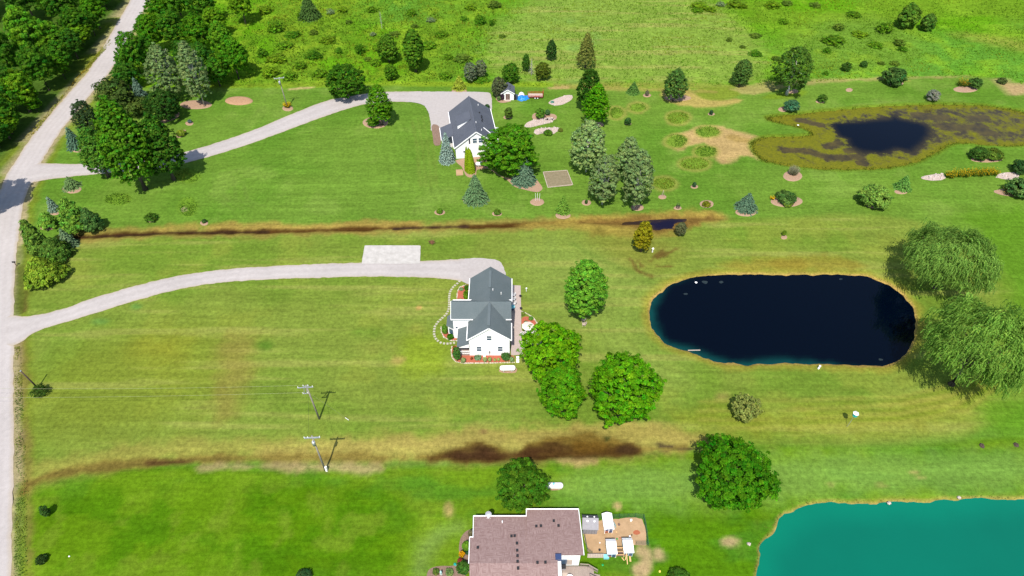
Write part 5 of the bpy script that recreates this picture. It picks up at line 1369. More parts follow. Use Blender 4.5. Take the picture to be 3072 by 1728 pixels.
# ================================================================== BUILDINGS
def window(parent, cx, y, cz, w, h, face='S', panes=2, name='window', fr=.09):
    """window on a wall facing S (y fixed), W or E (x fixed; cx is then the y of the middle)"""
    wn_ = None
    def bx(mb, a0, a1, z0, z1, d0, d1):
        if face == 'S': mb.box(a0, a1, y - d1, y - d0, z0, z1)
        elif face == 'W': mb.box(y - d1, y - d0, a0, a1, z0, z1)
        else: mb.box(y + d0, y + d1, a0, a1, z0, z1)
    f = MB()
    bx(f, cx - w / 2 - fr, cx - w / 2, cz - h / 2 - fr, cz + h / 2 + fr, -.03, .06); bx(f, cx + w / 2, cx + w / 2 + fr, cz - h / 2 - fr, cz + h / 2 + fr, -.03, .06)
    bx(f, cx - w / 2, cx + w / 2, cz + h / 2, cz + h / 2 + fr, -.03, .055); bx(f, cx - w / 2, cx + w / 2, cz - h / 2 - fr, cz - h / 2, -.03, .075)
    if panes >= 2: bx(f, cx - w / 2, cx + w / 2, cz - .03, cz + .03, -.03, .045)
    o = f.build(name, M_TRIM, parent)
    for k in range(panes):
        z0 = cz - h / 2 + k * h / panes; q = MB(); e = .03 if panes > 1 else 0
        bx(q, cx - w / 2, cx + w / 2, z0 + (e if k else 0), z0 + h / panes - (e if k < panes - 1 else 0), -.02, .015)
        q.build('pane', M_GLASS, o)
    return o
def gable_roof_y(mb, xc, hw, y0, y1, zr, ze, t=.16):   # ridge along y
    mb.slab([(xc, y0, zr), (xc, y1, zr), (xc - hw, y1, ze), (xc - hw, y0, ze)], t)
    mb.slab([(xc, y1, zr), (xc, y0, zr), (xc + hw, y0, ze), (xc + hw, y1, ze)], t)
def block(mb, x0, x1, y0, y1, z1): mb.box(x0, x1, y0, y1, 0, z1)

# ---- white house with the slate-green roof
t = thing('house', 'white two-storey house with slate-green cross-gabled roof and wrap bed', 'house', (-4.2, 82.0, 0))
w = MB()
w.add([(-3.75, 0, 0), (3.75, 0, 0), (3.75, 0, 4.84), (0, 0, 7.84), (-3.75, 0, 4.84), (-3.75, 9.7, 0), (3.75, 9.7, 0), (3.75, 9.7, 4.84), (0, 9.7, 7.84), (-3.75, 9.7, 4.84)],
      [(0, 1, 2, 3, 4), (9, 8, 7, 6, 5), (1, 6, 7, 2), (5, 0, 4, 9)])
w.build('wall', M_SIDING, t)
w = MB()
w.add([(-3.8, 9.72, 0), (3.72, 9.72, 0), (3.72, 9.72, 4.6), (-.04, 9.72, 7.58), (-3.8, 9.72, 4.6), (-3.8, 15.9, 0), (3.72, 15.9, 0), (3.72, 15.9, 4.6), (-.04, 15.9, 7.58), (-3.8, 15.9, 4.6)],
      [(0, 1, 2, 3, 4), (9, 8, 7, 6, 5), (1, 6, 7, 2), (5, 0, 4, 9)])
w.build('garage_wall', M_SIDING, t)
w = MB()
w.add([(-6.9, 4.3, 0), (-6.9, 9.35, 0), (-6.9, 9.35, 5.0), (-6.9, 6.4, 7.84), (-6.9, 4.3, 5.85), (3.79, 4.3, 0), (3.79, 9.35, 0), (3.79, 9.35, 5.0), (3.79, 6.4, 7.84), (3.79, 4.3, 5.85)],
      [(4, 3, 2, 1, 0), (5, 6, 7, 8, 9), (0, 5, 9, 4), (6, 1, 2, 7)])
w.build('cross_wing_wall', M_SIDING, t)
rf = MB(); gable_roof_y(rf, 0, 4.05, -.3, 9.7, 8.0, 4.75); rf = rf.build('roof', M_SH_GREEN, t)
r2 = MB(); gable_roof_y(r2, -.04, 4.12, 9.715, 16.25, 7.74, 4.5); r2.build('garage_roof', M_SH_GREEN, t)
r3 = MB()
r3.slab([(-7.2, 6.4, 8.03), (-7.2, 4.0, 5.77), (4.08, 4.0, 5.77), (4.08, 6.4, 8.03)], .16); r3.slab([(4.08, 6.4, 8.03), (4.08, 9.68, 4.9), (-7.2, 9.68, 4.9), (-7.2, 6.4, 8.03)], .16)
r3.build('cross_roof', M_SH_GREEN, t)
MB().box(-.26, .26, .4, 6.0, 7.86, 8.09).build('ridge_vent', M_SH_GREEN, t); MB().box(-.3, .22, 10.4, 15.0, 7.6, 7.83).build('ridge_vent', M_SH_GREEN, t)
g_ = MB()
for sx in (-1, 1):
    g_.bar((sx * 4.1, -.32, 4.68), (0, -.32, 7.95), .06, .24)
    g_.box(min(sx * 4.06, sx * 4.2), max(sx * 4.06, sx * 4.2), -.3, 3.95, 4.6, 4.75)
    g_.box(min(sx * 4.17, sx * 4.3) - .04, max(sx * 4.17, sx * 4.3) - .04, 9.8, 16.2, 4.36, 4.5)
g_.box(-7.25, -3.1, 3.88, 4.0, 5.6, 5.77); g_.box(3.05, 4.1, 3.88, 4.0, 5.6, 5.77); g_.box(-7.25, -.9, 9.69, 9.86, 4.82, 4.98); g_.box(.75, 4.1, 9.69, 9.86, 4.82, 4.98)
g_.bar((-7.24, 4.0, 5.72), (-7.24, 6.4, 7.98), .06, .22); g_.bar((-7.24, 9.68, 4.85), (-7.24, 6.4, 7.98), .06, .22)
g_.build('gutter', M_TRIM, t)
window(t, 0, 0, 5.0, .85, 1.25); window(t, -1.95, 0, 1.95, .85, 1.3); window(t, 2.0, 0, 1.95, .85, 1.3)
MB().tube([(0, .02, 7.0), (0, -.05, 7.0)], .32, 14).build('gable_vent', M_CREAM, t)
window(t, -6.3, 4.3, 3.1, .4, .5, panes=1)
window(t, 6.6, 3.79, 1.6, 1.5, 1.9, 'E', 1, 'patio_door'); window(t, 2.4, 3.75, 1.8, .9, 1.2, 'E'); window(t, 12.5, 3.72, 1.8, 1.0, 1.2, 'E'); window(t, 6.6, -6.9, 4.6, 1.2, 1.2, 'W')
MB().box(-3.82, -3.79, 11, 15.2, .05, 2.3).build('garage_door', M_TRIM, t)
# porch
p = MB().slab([(-3.77, -.35, 3.8), (-3.77, 4.25, 3.8), (-6.05, 4.25, 2.75), (-6.05, -.35, 2.75)], .12).build('porch_roof', M_SH_GREEN, t)
MB().add([(-6.0, -.3, 2.6), (-3.76, -.3, 2.6), (-3.76, -.3, 3.66), (-6.0, -.28, 2.66)], [(0, 1, 2, 3)]).build('porch_gable', M_SIDING, t)
MB().box(-6.0, -3.76, 0, 4.3, 0, .45).build('porch_floor', M_DECK, t)
for yy in (-.05, 2.1, 4.1): MB().box(-5.95, -5.8, yy - .08, yy + .08, .4, 2.7).build('porch_post', M_TRIM, t)
rl = MB().box(-5.8, -3.78, -.07, .0, 1.25, 1.33).box(-5.8, -3.78, -.07, .0, .6, .66)
for i in range(16): rl.box(-5.75 + i * .125, -5.72 + i * .125, -.06, -.02, .6, 1.25)
rl.build('porch_railing', M_TRIM, t)
# bay
bay = [(-6.92, 4.6), (-8.1, 5.3), (-8.1, 7.5), (-6.92, 8.2)]
bm = MB()
for a, c in zip(bay[:-1], bay[1:]): bm.add([(*a, 0), (*c, 0), (*c, 2.7), (*a, 2.7)], [(3, 2, 1, 0)])
bay_o = bm.build('bay', M_SIDING, t)
br = [(-6.92, 4.35), (-8.35, 5.15), (-8.35, 7.65), (-6.92, 8.45)]
MB().add([(*q, 2.62) for q in br] + [(-6.92, 4.9, 3.55), (-6.92, 7.9, 3.55)], [(0, 4, 1), (1, 4, 5, 2), (2, 5, 3), (0, 1, 2, 3)]).build('bay_roof', M_SH_GREEN, bay_o)
MB().add([(-7.15, 4.42, 1.0), (-7.85, 4.84, 1.0), (-7.85, 4.84, 2.3), (-7.15, 4.42, 2.3)], [(0, 1, 2, 3)][::-1]).build('pane', M_GLASS, bay_o)
MB().add([(-8.13, 5.6, 1.0), (-8.13, 7.2, 1.0), (-8.13, 7.2, 2.3), (-8.13, 5.6, 2.3)], [(3, 2, 1, 0)]).build('pane', M_GLASS, bay_o)
for xx, yy, zz in ((.55, 9.95, 7.6), (2.1, 10.2, 6.4)): MB().tube([(xx, yy, zz - .4), (xx, yy, zz + .25)], .07, 8).build('vent_pipe', M_TRIM, t)
MB().box(-.15, .1, -.2, -.02, .9, 1.5).tube([(0, -.1, 0), (0, -.1, .9)], .03, 6).build('electric_meter', M_METAL, t)
MB().box(-1.2, -.75, -.62, -.1, 0, .45).build('hose_box', M_TRIM, t)

# ---- northern house with charcoal roof
t = thing('house', 'white house with charcoal roof, dormer and shuttered gable window on the northern lot', 'house', (-8.96, 147.5, 0), math.radians(8.5))
w = MB().add([(-5.3, 0, 0), (5.3, 0, 0), (5.3, 0, 3.45), (0, 0, 7.42), (-5.3, 0, 3.45), (-5.3, 17, 0), (5.3, 17, 0), (5.3, 17, 3.45), (0, 17, 7.42), (-5.3, 17, 3.45)],
      [(0, 1, 2, 3, 4), (9, 8, 7, 6, 5), (1, 6, 7, 2), (5, 0, 4, 9)]); w.build('wall', M_SIDING, t)
rf = MB(); gable_roof_y(rf, 0, 5.65, -.35, 17.35, 7.6, 3.35); rf = rf.build('roof', M_SH_BLUE, t)
MB().box(-.16, .16, -.3, 17.3, 7.5, 7.68).build('ridge_cap', M_SH_BLUE, t)
g_ = MB()
for sx in (-1, 1):
    g_.bar((sx * 5.7, -.37, 3.27), (0, -.37, 7.55), .06, .24); g_.box(min(sx * 5.66, sx * 5.8), max(sx * 5.66, sx * 5.8), -.35, 17.3, 3.2, 3.35)
g_.build('gutter', M_TRIM, t)
# lower porch roof on the west side
MB().slab([(-5.3, 5.2, 3.72), (-5.3, 11.2, 3.72), (-8.5, 11.2, 2.5), (-8.5, 5.2, 2.5)], .15).build('porch_roof', M_SH_BLUE, t)
for yy in (5.4, 8.2, 11.0): MB().box(-8.35, -8.2, yy - .08, yy + .08, 0, 2.45).build('porch_post', M_TRIM, t)
MB().box(-8.66, -8.52, 5.2, 11.2, 2.36, 2.5).build('porch_gutter', M_TRIM, t)
MB().box(-8.4, -5.32, 5.3, 11.1, 0, .25).build('porch_floor', M_CONC, t)
# shed dormer
dm = MB().slab([(-.6, 10.6, 7.35), (-.6, 6.4, 7.35), (-4.3, 6.4, 5.75), (-4.3, 10.6, 5.75)][::-1], .14).build('dormer_roof', M_SH_BLUE, t)
MB().add([(-4.1, 6.6, 4.3), (-1.0, 6.6, 6.8), (-1.0, 6.6, 7.05), (-4.1, 6.6, 5.7), (-4.1, 10.4, 4.3), (-1.0, 10.4, 6.8), (-1.0, 10.4, 7.05), (-4.1, 10.4, 5.7)], [(0, 1, 2, 3), (7, 6, 5, 4), (3, 7, 4, 0)]).build('dormer_wall', M_TRIM, dm)
for q in (-.75, .75): window(t, q + .35, 0, 4.9, 1.05, 1.35)
for q in (-1.75, 1.75 + .7): MB().box(q - .17, q + .17, -.06, .03, 4.15, 5.65).build('shutter', M_SHUTTER, t)
window(t, -3.2, 0, 1.9, .5, .6, panes=1); window(t, 2.8, 0, 1.7, 1.2, 1.2)
window(t, 3, 5.3, 1.7, 1.2, 1.2, 'E'); window(t, 13, 5.3, 1.7, 1.2, 1.2, 'E')
MB().box(5.32, 7.0, 8.2, 11.0, 0, .4).build('side_deck', M_TRIM, t)
rl = MB()
for a, c in (((6.95, 8.25), (6.95, 10.95)), ((5.4, 8.25), (6.95, 8.25)), ((5.4, 10.95), (6.95, 10.95))):
    rl.bar((*a, 1.3), (*c, 1.3), .09)
    n = int(math.dist(a, c) / .18)
    for i in range(n + 1): xx = a[0] + (c[0] - a[0]) * i / n; yy = a[1] + (c[1] - a[1]) * i / n; rl.bar((xx, yy, .4), (xx, yy, 1.3), .05)
rl.build('deck_railing', M_TRIM, t)
for yy, xx in ((7.2, 2.3), (8.2, 2.5), (9.0, 2.4), (9.9, 2.5), (11.2, 2.1)): MB().box(xx - .18, xx + .18, yy - .18, yy + .18, 7.6 - xx * .752 - .1, 7.6 - xx * .752 + .2).build('roof_vent', M_BLACK, t)
for xx, yy in ((1.6, 2.0), (2.2, 15.0), (.5, 4.4)): MB().tube([(xx, yy, 7.6 - xx * .752 - .2), (xx, yy, 7.6 - xx * .752 + .45)], .08, 8).build('vent_pipe', M_TRIM, t)
MB().bar((2.3, 3.9, 6.05), (5.2, 2.6, 3.75), .16, .1).build('downspout', M_TRIM, t)

# ---- rose-roofed house at the bottom edge
t = thing('house', 'long house with mottled rose-brown roof and many vents at the bottom edge', 'house', (2.2, 45.0, 0))
w = MB(); block(w, -7.7, 4.0, -14, 3.2, 2.55); block(w, 4.0, 7.6, -2.9, 4.3, 2.55); block(w, .3, 4.0, 3.2, 4.3, 2.55); w.build('wall', M_CREAM, t)
ZR, YR, ZE = 4.55, -4.4, 2.72
def rz_(yy, ye): return ZE + (ZR - ZE) * (ye - yy) / (ye - YR)
r_ = MB()
r_.slab([(-7.9, 3.5, ZE), (-7.8, -.2, rz_(-.2, 3.5)), (0.0, -.2, rz_(-.2, 3.5)), (0.0, 3.5, ZE)], .14)
r_.slab([(-8.3, -.2, rz_(-.2, 3.5)), (-8.2, YR, ZR), (0.0, YR, ZR), (0.0, -.2, rz_(-.2, 3.5))], .14)
r_.slab([(0.0, 4.6, ZE), (0.0, YR, ZR + .0), (4.25, YR, ZR), (4.25, -3.1, rz_(-3.1, 4.6)), (8.0, -3.1, rz_(-3.1, 4.6)), (7.85, 4.6, ZE)], .14)
r_.slab([(-8.2, YR, ZR), (-7.8, -14.5, 2.6), (4.25, -14.5, 2.6), (4.25, YR, ZR)], .14)
r_.build('roof', M_SH_ROSE, t)
f_ = MB().box(-8.0, 0.02, 3.51, 3.66, 2.56, 2.76).box(.0, 7.95, 4.61, 4.76, 2.56, 2.76)
f_.bar((-8.02, 3.6, 2.7), (-7.9, -.2, rz_(-.2, 3.5) + .02), .1, .16); f_.bar((-8.4, -.2, rz_(-.2, 3.5)), (-8.3, YR, ZR), .1, .16); f_.bar((-8.4, -.12, rz_(-.2, 3.5)), (-7.85, -.12, rz_(-.2, 3.5)), .1, .16)
f_.bar((7.93, 4.6, ZE), (8.07, -3.1, rz_(-3.1, 4.6)), .1, .16); f_.box(-.08, .06, 3.5, 4.7, 2.6, 2.8)
f_.build('gutter', M_TRIM, t)
MB().box(4.2, 7.6, -3.0, -2.92, 2.5, rz_(-3.1, 4.6) - .1).build('gable_wall', M_SIDING, t)
wv = [(1270 + .1711 * a, 1480 + .1711 * b_) for a, b_ in ((1545,755),(1600,750),(1640,880),(1645,1005),(1650,1100),(1652,1200),(1660,1315),(955,955),(1980,580),(2062,575),(2000,1218),(2140,1215))] + [(1630 + .1711 * a, 1480 + .1711 * b_) for a, b_ in ((182,487),(265,572))]
for px_, py_ in wv:
    zz = 3.4
    for _ in range(5):
        gx_, gy_ = G(px_, py_, zz); ly = gy_ - 45.0; zz = rz_(max(ly, YR), 3.5 if gx_ < 2.2 else 4.6)
    MB().box(gx_ - 2.2 - .17, gx_ - 2.2 + .17, ly - .17, ly + .17, zz - .1, zz + .2).build('roof_vent', M_BLACK, t)
gx_, gy_ = G(1507, 1567, 3.1); MB().tube([(gx_ - 2.2, gy_ - 45, 2.8), (gx_ - 2.2, gy_ - 45, 3.5)], .09, 8).build('vent_pipe', M_TRIM, t)
# the wall and white chimney chase beside the deck
MB().box(4.0, 4.75, -9, -3.15, .5, 4.05).build('chimney_chase', M_SIDING, t); MB().box(3.95, 4.8, -3.9, -3.12, 4.05, 4.75).build('chimney', M_NAVY, t)
for i, (a, c, mt) in enumerate(((4.9, 5.75, M_GLASS), (5.8, 6.5, M_BEIGE), (6.55, 7.5, M_TRIM))): MB().box(a, c, -3.12, -3.02, 1.1, 2.6).build('window', mt, t)
dk = thing('deck', 'weathered wooden deck with stair railing behind the rose-roofed house', 'deck', (2.2, 45.0, 0))
for i in range(26): MB().box(4.78 + i * .19, 4.95 + i * .19, -9, -3.16, .52, .6).build('plank', M_DECK, dk)
MB().box(4.78, 9.7, -8.9, -3.3, .2, .5).build('frame', M_DECK, dk)
def railing(parent, a, c, z0, z1, mat, pitch=.16):
    r = MB().bar((*a, z1), (*c, z1), .12, .05).bar((*a, z0 + .12), (*c, z0 + .12), .05)
    n = int(math.dist(a, c) / pitch)
    for i in range(n + 1):
        xx = a[0] + (c[0] - a[0]) * i / n; yy = a[1] + (c[1] - a[1]) * i / n; r.bar((xx, yy, z0), (xx, yy, z1), .05)
    return r.build('railing', mat, parent)
railing(dk, (7.7, -3.2), (8.9, -3.3), .6, 1.5, M_DECK); railing(dk, (8.9, -3.3), (10.2, -4.1), .6, 1.5, M_DECK); railing(dk, (9.0, -4.7), (10.3, -5.4), .6, 1.5, M_DECK); railing(dk, (9.7, -5.4), (9.7, -9), .6, 1.5, M_DECK)
for i in range(3): MB().box(9.7 + .3 * i, 10.0 + .3 * i, -5.3, -4.2, 0, .45 - .15 * i).build('step', M_DECK, dk)
tb = thing('patio_table', 'small white table on the weathered deck', 'table', (8.3, 39.9, .6))
MB().tube([(0, 0, .68), (0, 0, .73)], .5, 16).build('top', M_TRIM, tb); MB().tube([(0, 0, 0), (0, 0, .68)], .05, 8).build('pedestal', M_TRIM, tb)
rg = MB().box(6.3, 8.1, 39.0, 40.9, .605, .62).build('rug', M_BEIGE); tag(rg, 'pinkish beige rug on the weathered deck', 'rug')
gr = thing('grill', 'dark grill against the house wall on the deck', 'grill', (7.4, 41.4, .6))
MB().box(-.4, .4, -.25, .25, .7, 1.0).build('body', M_BLACK, gr); MB().box(-.35, .35, -.2, .2, .1, .7).build('cart', M_METAL, gr)
# satellite dish on the north eave
sd_ = thing('satellite_dish', 'round pale grey satellite dish on the north eave of the rose-roofed house', 'satellite dish', (*G(1466, 1549, 2.9), 2.75))
V, Fc = [], []
n1_, n2_ = 5, 18
tilt = Matrix.Rotation(math.radians(52), 3, 'X') @ Matrix.Identity(3)
for i in range(n1_ + 1):
    for k in range(n2_):
        r = .48 * i / n1_; a = 6.283 * k / n2_; q = tilt @ Vector((r * math.cos(a), r * math.sin(a), r * r * .35)); V.append((q.x - .02, q.y + .1, q.z + .75))
for i in range(n1_):
    for k in range(n2_): Fc.append((i * n2_ + k, i * n2_ + (k + 1) % n2_, (i + 1) * n2_ + (k + 1) % n2_, (i + 1) * n2_ + k))
raw('dish', V, Fc, M_METAL, sd_, True)
MB().tube([(0, 0, 0), (0, .12, .7)], .035, 6).tube([(-.25, -.35, .1), (0, .05, .5)], .02, 5).tube([(.25, -.35, .1), (0, .05, .5)], .02, 5).build('mast', M_TRIM, sd_)
MB().tube([(0, .1, .5), (0, -.5, .65)], .02, 5).box(-.06, .06, -.56, -.44, .6, .72).build('arm', M_TRIM, sd_)

# ---- small white shed, trailer, tarp
t = thing('garden_shed', 'small white shed with grey gable roof and brown double door', 'shed', (-1.2, 176.0, 0))
MB().add([(-1.7, 0, 0), (1.7, 0, 0), (1.7, 0, 2.1), (0, 0, 3.15), (-1.7, 0, 2.1), (-1.7, 4, 0), (1.7, 4, 0), (1.7, 4, 2.1), (0, 4, 3.15), (-1.7, 4, 2.1)], [(0, 1, 2, 3, 4), (9, 8, 7, 6, 5), (1, 6, 7, 2), (5, 0, 4, 9)]).build('wall', M_SIDING, t)
rf = MB(); gable_roof_y(rf, 0, 1.98, -.25, 4.25, 3.3, 2.05, .1); rf = rf.build('roof', M_SH_BLUE, t)
g_ = MB()
for sx in (-1, 1): g_.bar((sx * 2.0, -.27, 2.0), (0, -.27, 3.26), .05, .18)
g_.build('fascia', M_TRIM, t)
for sx in (0, 1):
    dl = MB().box(-.62 + .63 * sx, -.02 + .63 * sx, -.05, .0, .15, 1.95).build('door', M_DOOR, t); MB().box(-.12 + .22 * sx, -.08 + .22 * sx, -.1, -.05, .9, 1.1).build('handle', M_METAL, dl)
MB().box(-.9, .9, -.75, -.06, 0, .14).build('ramp', M_BEIGE, t)
for yy in (1.2, 2.3): MB().box(.5, .75, yy, yy + .25, 2.85, 3.1).build('roof_vent', M_BLACK, t)
gx_, gy_ = G(1606, 297)
t = thing('utility_trailer', 'red steel utility trailer with open mesh sides beside the white shed', 'trailer', (gx_, gy_, 0))
MB().box(-2.1, 2.1, .1, 2.1, .5, .58).build('bed', M_BEIGE, t)
rl = MB()
for yy in (.08, 2.12):
    for zz in (.55, .85, 1.15): rl.bar((-2.1, yy, zz), (2.1, yy, zz), .07)
    for xx in (-2.1, -1.05, 0, 1.05, 2.1): rl.bar((xx, yy, .5), (xx, yy, 1.18), .07)
rl.bar((-2.1, .08, 1.15), (-2.1, 2.12, 1.15), .07); rl.build('rail', M_RED, t)
gt = MB().bar((2.15, .1, .5), (2.25, .1, 2.0), .08).bar((2.15, 2.1, .5), (2.25, 2.1, 2.0), .08).bar((2.25, .1, 2.0), (2.25, 2.1, 2.0), .08).bar((2.2, .1, 1.3), (2.2, 2.1, 1.3), .06)
for i in range(8): gt.bar((2.2, .3 + .24 * i, .55), (2.25, .3 + .24 * i, 1.98), .03)
gt.build('ramp_gate', M_RED, t)
for xx in (-.1, .65):
    wl = MB().tube([(xx, -.15, .34), (xx, .07, .34)], .34, 16).build('wheel', M_BLACK, t); MB().tube([(xx, -.17, .34), (xx, -.14, .34)], .17, 12).build('rim', M_TRIM, wl)
MB().box(-.55, 1.1, -.2, .05, .7, .76).build('fender', M_RED, t); MB().bar((-2.1, 1.1, .5), (-3.2, 1.1, .5), .1).build('tongue', M_RED, t)
def heap(name, label, cat, px_, py_, rx, ry, h, mat, seed, n=9, jag=.35):
    g = G(px_, py_); rng = np.random.default_rng(seed); V, Fc = [], []
    for i in range(n + 1):
        u = i / n
        for k in range(20):
            a = 6.283 * k / 20; r = (1 - u) ** .7 * (1 + jag * (rng.random() - .5)); V.append((rx * r * math.cos(a), ry * r * math.sin(a), max(0, h * (1 - (1 - u) ** 2) * (1 + jag * (rng.random() - .5))) if i else 0))
    for i in range(n):
        for k in range(20): Fc.append((i * 20 + k, i * 20 + (k + 1) % 20, (i + 1) * 20 + (k + 1) % 20, (i + 1) * 20 + k))
    o = raw(name, V, Fc, mat); o.location = (*g, 0); return tag(o, label, cat)
heap('tarp_pile', 'crumpled bright blue tarp over a pile beside the trailer', 'tarp', 1566, 297, 1.5, 1.1, 1.0, M_TARP, 3)
heap('tarp_pile', 'smaller blue tarp bundle against the trailer tongue', 'tarp', 1580, 294, .8, .8, .7, M_TARP, 5)
heap('bag_pile', 'heap of white bags behind the blue tarp', 'bags', 1564, 287, .9, .7, 1.0, M_FABRIC, 4)
bn = thing('storage_bin', 'tall black bins leaning at the right wall of the white shed', 'bin', (*G(1547, 300), 0))
MB().box(-.55, .1, 0, .9, 0, 1.5).build('bin', M_BLACK, bn); MB().box(.14, .6, .1, 1.0, 0, 1.2).build('bin', M_NAVY, bn)
heap('green_wheelbarrow_load', 'green tarp bundle on the pink gravel heap', 'tarp', 1657, 307, .6, .5, .4, M_TEAL if False else pmat('green_tarp', (.03, .13, .10), None, 2, .5), 6)

# ---- coop yard
YX = lambda a, b_, z=0: G(1630 + .1711 * a, 1480 + .1711 * b_, z)
sheet('dirt_yard', [(1630 + .1711 * a, 1480 + .1711 * b_) for a, b_ in ((700,710),(930,690),(950,480),(1240,450),(1420,425),(1600,425),(1740,445),(1790,620),(1812,915),(1560,905),(1540,1080),(1110,1095),(870,1085),(770,1010),(720,800))], .02, M_DIRT, .2, .3, True, 0)
x0_, y0_ = YX(810, 715)
t = thing('resin_shed', 'grey plastic storage shed with dark ridge roof and round skylights beside the rose-roofed house', 'shed', (x0_, y0_, 0), math.radians(-2))
MB().add([(-1.1, 0, 0), (1.1, 0, 0), (1.1, 2.1, 0), (-1.1, 2.1, 0), (-1.1, 0, 1.65), (1.1, 0, 1.65), (1.1, 2.1, 1.65), (-1.1, 2.1, 1.65), (-1.1, 1.35, 2.45), (1.1, 1.35, 2.45)], [(0, 1, 5, 4), (1, 2, 6, 9, 5), (2, 3, 7, 6), (3, 0, 4, 8, 7)]).build('wall', M_SHEDGREY, t)
rf = MB().slab([(-1.22, 1.35, 2.56), (-1.22, -.12, 1.68), (1.22, -.12, 1.68), (1.22, 1.35, 2.56)], .07).build('roof_panel', M_SHEDGREY, t)
rb = MB().slab([(1.22, 1.352, 2.56), (1.22, 2.25, 1.7), (-1.22, 2.25, 1.7), (-1.22, 1.352, 2.56)], .07).build('roof_panel', M_SHEDROOF, t)
for xx in (-.45, .6): MB().tube([(xx, .95, 2.3), (xx, .92, 2.38)], .13, 14).build('skylight', M_TRIM, t); MB().box(xx - .1, xx + .1, 1.5, 1.68, 2.2, 2.48).build('skylight', M_TRIM, t)
MB().box(1.12, 1.18, .4, 1.6, .05, 1.7).build('door', M_SHEDROOF, t)
for i in range(5): MB().box(-1.0 + .42 * i, -.97 + .42 * i, -.02, .0, .05, 1.6).build('panel_rib', M_SHEDROOF, t)
def coop(px_, py_, w_, L, h, label, rz=0, gable=True):
    a = YX(px_, py_); t = thing('chicken_coop', label, 'coop', (*a, 0), rz)
    w2 = w_ / 2
    MB().add([(-w2, 0, .25), (w2, 0, .25), (w2, L, .25), (-w2, L, .25), (-w2, 0, h), (w2, 0, h), (w2, L, h), (-w2, L, h), (0, 0, h + .35), (0, L, h + .35)], [(0, 1, 5, 8, 4), (1, 2, 6, 5), (2, 3, 7, 9, 6), (3, 0, 4, 7), (3, 2, 1, 0)]).build('wall', M_TRIM if gable else M_MINT, t)
    if gable:
        for sx in (-1, 1): MB().slab([(0.012 * sx, -.15, h + .45), (0.012 * sx, L + .15, h + .45), (sx * (w2 + .15), L + .15, h + .02), (sx * (w2 + .15), -.15, h + .02)][::sx], .04).build('roof_panel', M_TRIM, t)
        MB().box(-.02, .02, -.15, L + .15, h + .43, h + .48).build('ridge_cap', M_BEIGE, t)
    else:
        MB().slab([(-w2 - .1, L - .4, h + .46), (-w2 - .1, -.15, h + .3), (w2 + .1, -.15, h + .3), (w2 + .1, L - .4, h + .46)], .04).build('roof_panel', M_TRIM, t)
        MB().slab([(w2 + .1, L - .395, h + .46), (w2 + .1, L + .15, h + .1), (-w2 - .1, L + .15, h + .1), (-w2 - .1, L - .395, h + .46)], .04).build('roof_panel', M_FABRIC, t)
    for sx in (-1, 1):
        MB().box(min(sx * .06, sx * (w2 - .08)), max(sx * .06, sx * (w2 - .08)), -.03, .0, h - .55, h - .12).build('mesh_window', M_NAVY, t)
        MB().box(min(sx * .06, sx * (w2 - .08)), max(sx * .06, sx * (w2 - .08)), -.03, .0, .3, h - .65).build('mesh_window', M_ORANGE if sx < 0 else M_NAVY, t)
    for sx in (-1, 1):
        for yy in (.06, L - .06): MB().box(sx * (w2 - .06) - .05, sx * (w2 - .06) + .05, yy - .05, yy + .05, 0, .26).build('leg', M_TRIM, t)
    return t
coop(1137, 705, 1.25, 2.35, 1.55, 'white gabled chicken coop with open front in the dirt yard', math.radians(3))
coop(1190, 1130, 1.3, 2.1, 1.3, 'white mono-roof coop, left of the pair at the lower fence', math.radians(1), False)
coop(1480, 1110, 1.3, 2.1, 1.3, 'white mono-roof coop with planks on its roof, right of the pair at the lower fence', math.radians(1), False)
a = YX(1240, 575); rp = MB().wall([(a[0] - .1, a[1] - .3, .9), (a[0] + .25, a[1] - .4, 0), (a[0] + .25, a[1] + .2, 0), (a[0] - .1, a[1] + .3, .9)], (.03, 0, .03)).build('coop_ramp', M_MINT); tag(rp, 'mint green ramp board leaning on the gabled coop', 'ramp')
a = YX(1335, 1125); t = thing('wooden_run_frame', 'raw lumber frame of a run between the two lower coops', 'frame', (*a, 0))
f_ = MB()
for xx in (-.55, .55):
    for yy in (0, 1.1): f_.bar((xx, yy, 0), (xx, yy, .95), .09)
f_.build('post', M_WOOD, t)
for (p0, p1) in (((-.6, 0, .95), (.6, 0, .95)), ((-.6, 1.1, .95), (.6, 1.1, .95)), ((-.55, 0, 1.0), (-.55, 1.1, 1.0)), ((.55, 0, 1.0), (.55, 1.1, 1.0)), ((-.6, .5, 1.0), (.6, .5, 1.0))): MB().bar(p0, p1, .1).build('rail', M_WOOD, t)
MB().box(-.5, .5, .05, 1.05, .3, .34).build('floor', M_DOOR, t)
for i, (p0, p1, lab) in enumerate((((1450,950),(1475,1245),'long plank leaning from the right coop roof onto the grass'), ((1470,960),(1440,1165),'short plank leaning from the right coop roof'), ((1375,1125),(1420,1180),'loose board on the grass below the run frame'))):
    q0, q1 = YX(*p0, 1.75 if i < 2 else .1), YX(*p1, .06)
    tag(MB().bar((*q0, 1.75 if i < 2 else .1), (*q1, .06), .13, .05).build('plank', M_WOOD), lab, 'plank')
a = YX(1527, 1200); tag(MB().box(a[0] - .13, a[0] + .13, a[1], a[1] + 1.0, .02, .08).build('plank', M_WOOD), 'wide reddish board beside the right coop', 'plank')
a, c = YX(770, 1130), YX(1060, 1140)
t = thing('board_fence', 'low beige board fence below the coop yard', 'fence', (*a, 0))
L = c[0] - a[0]
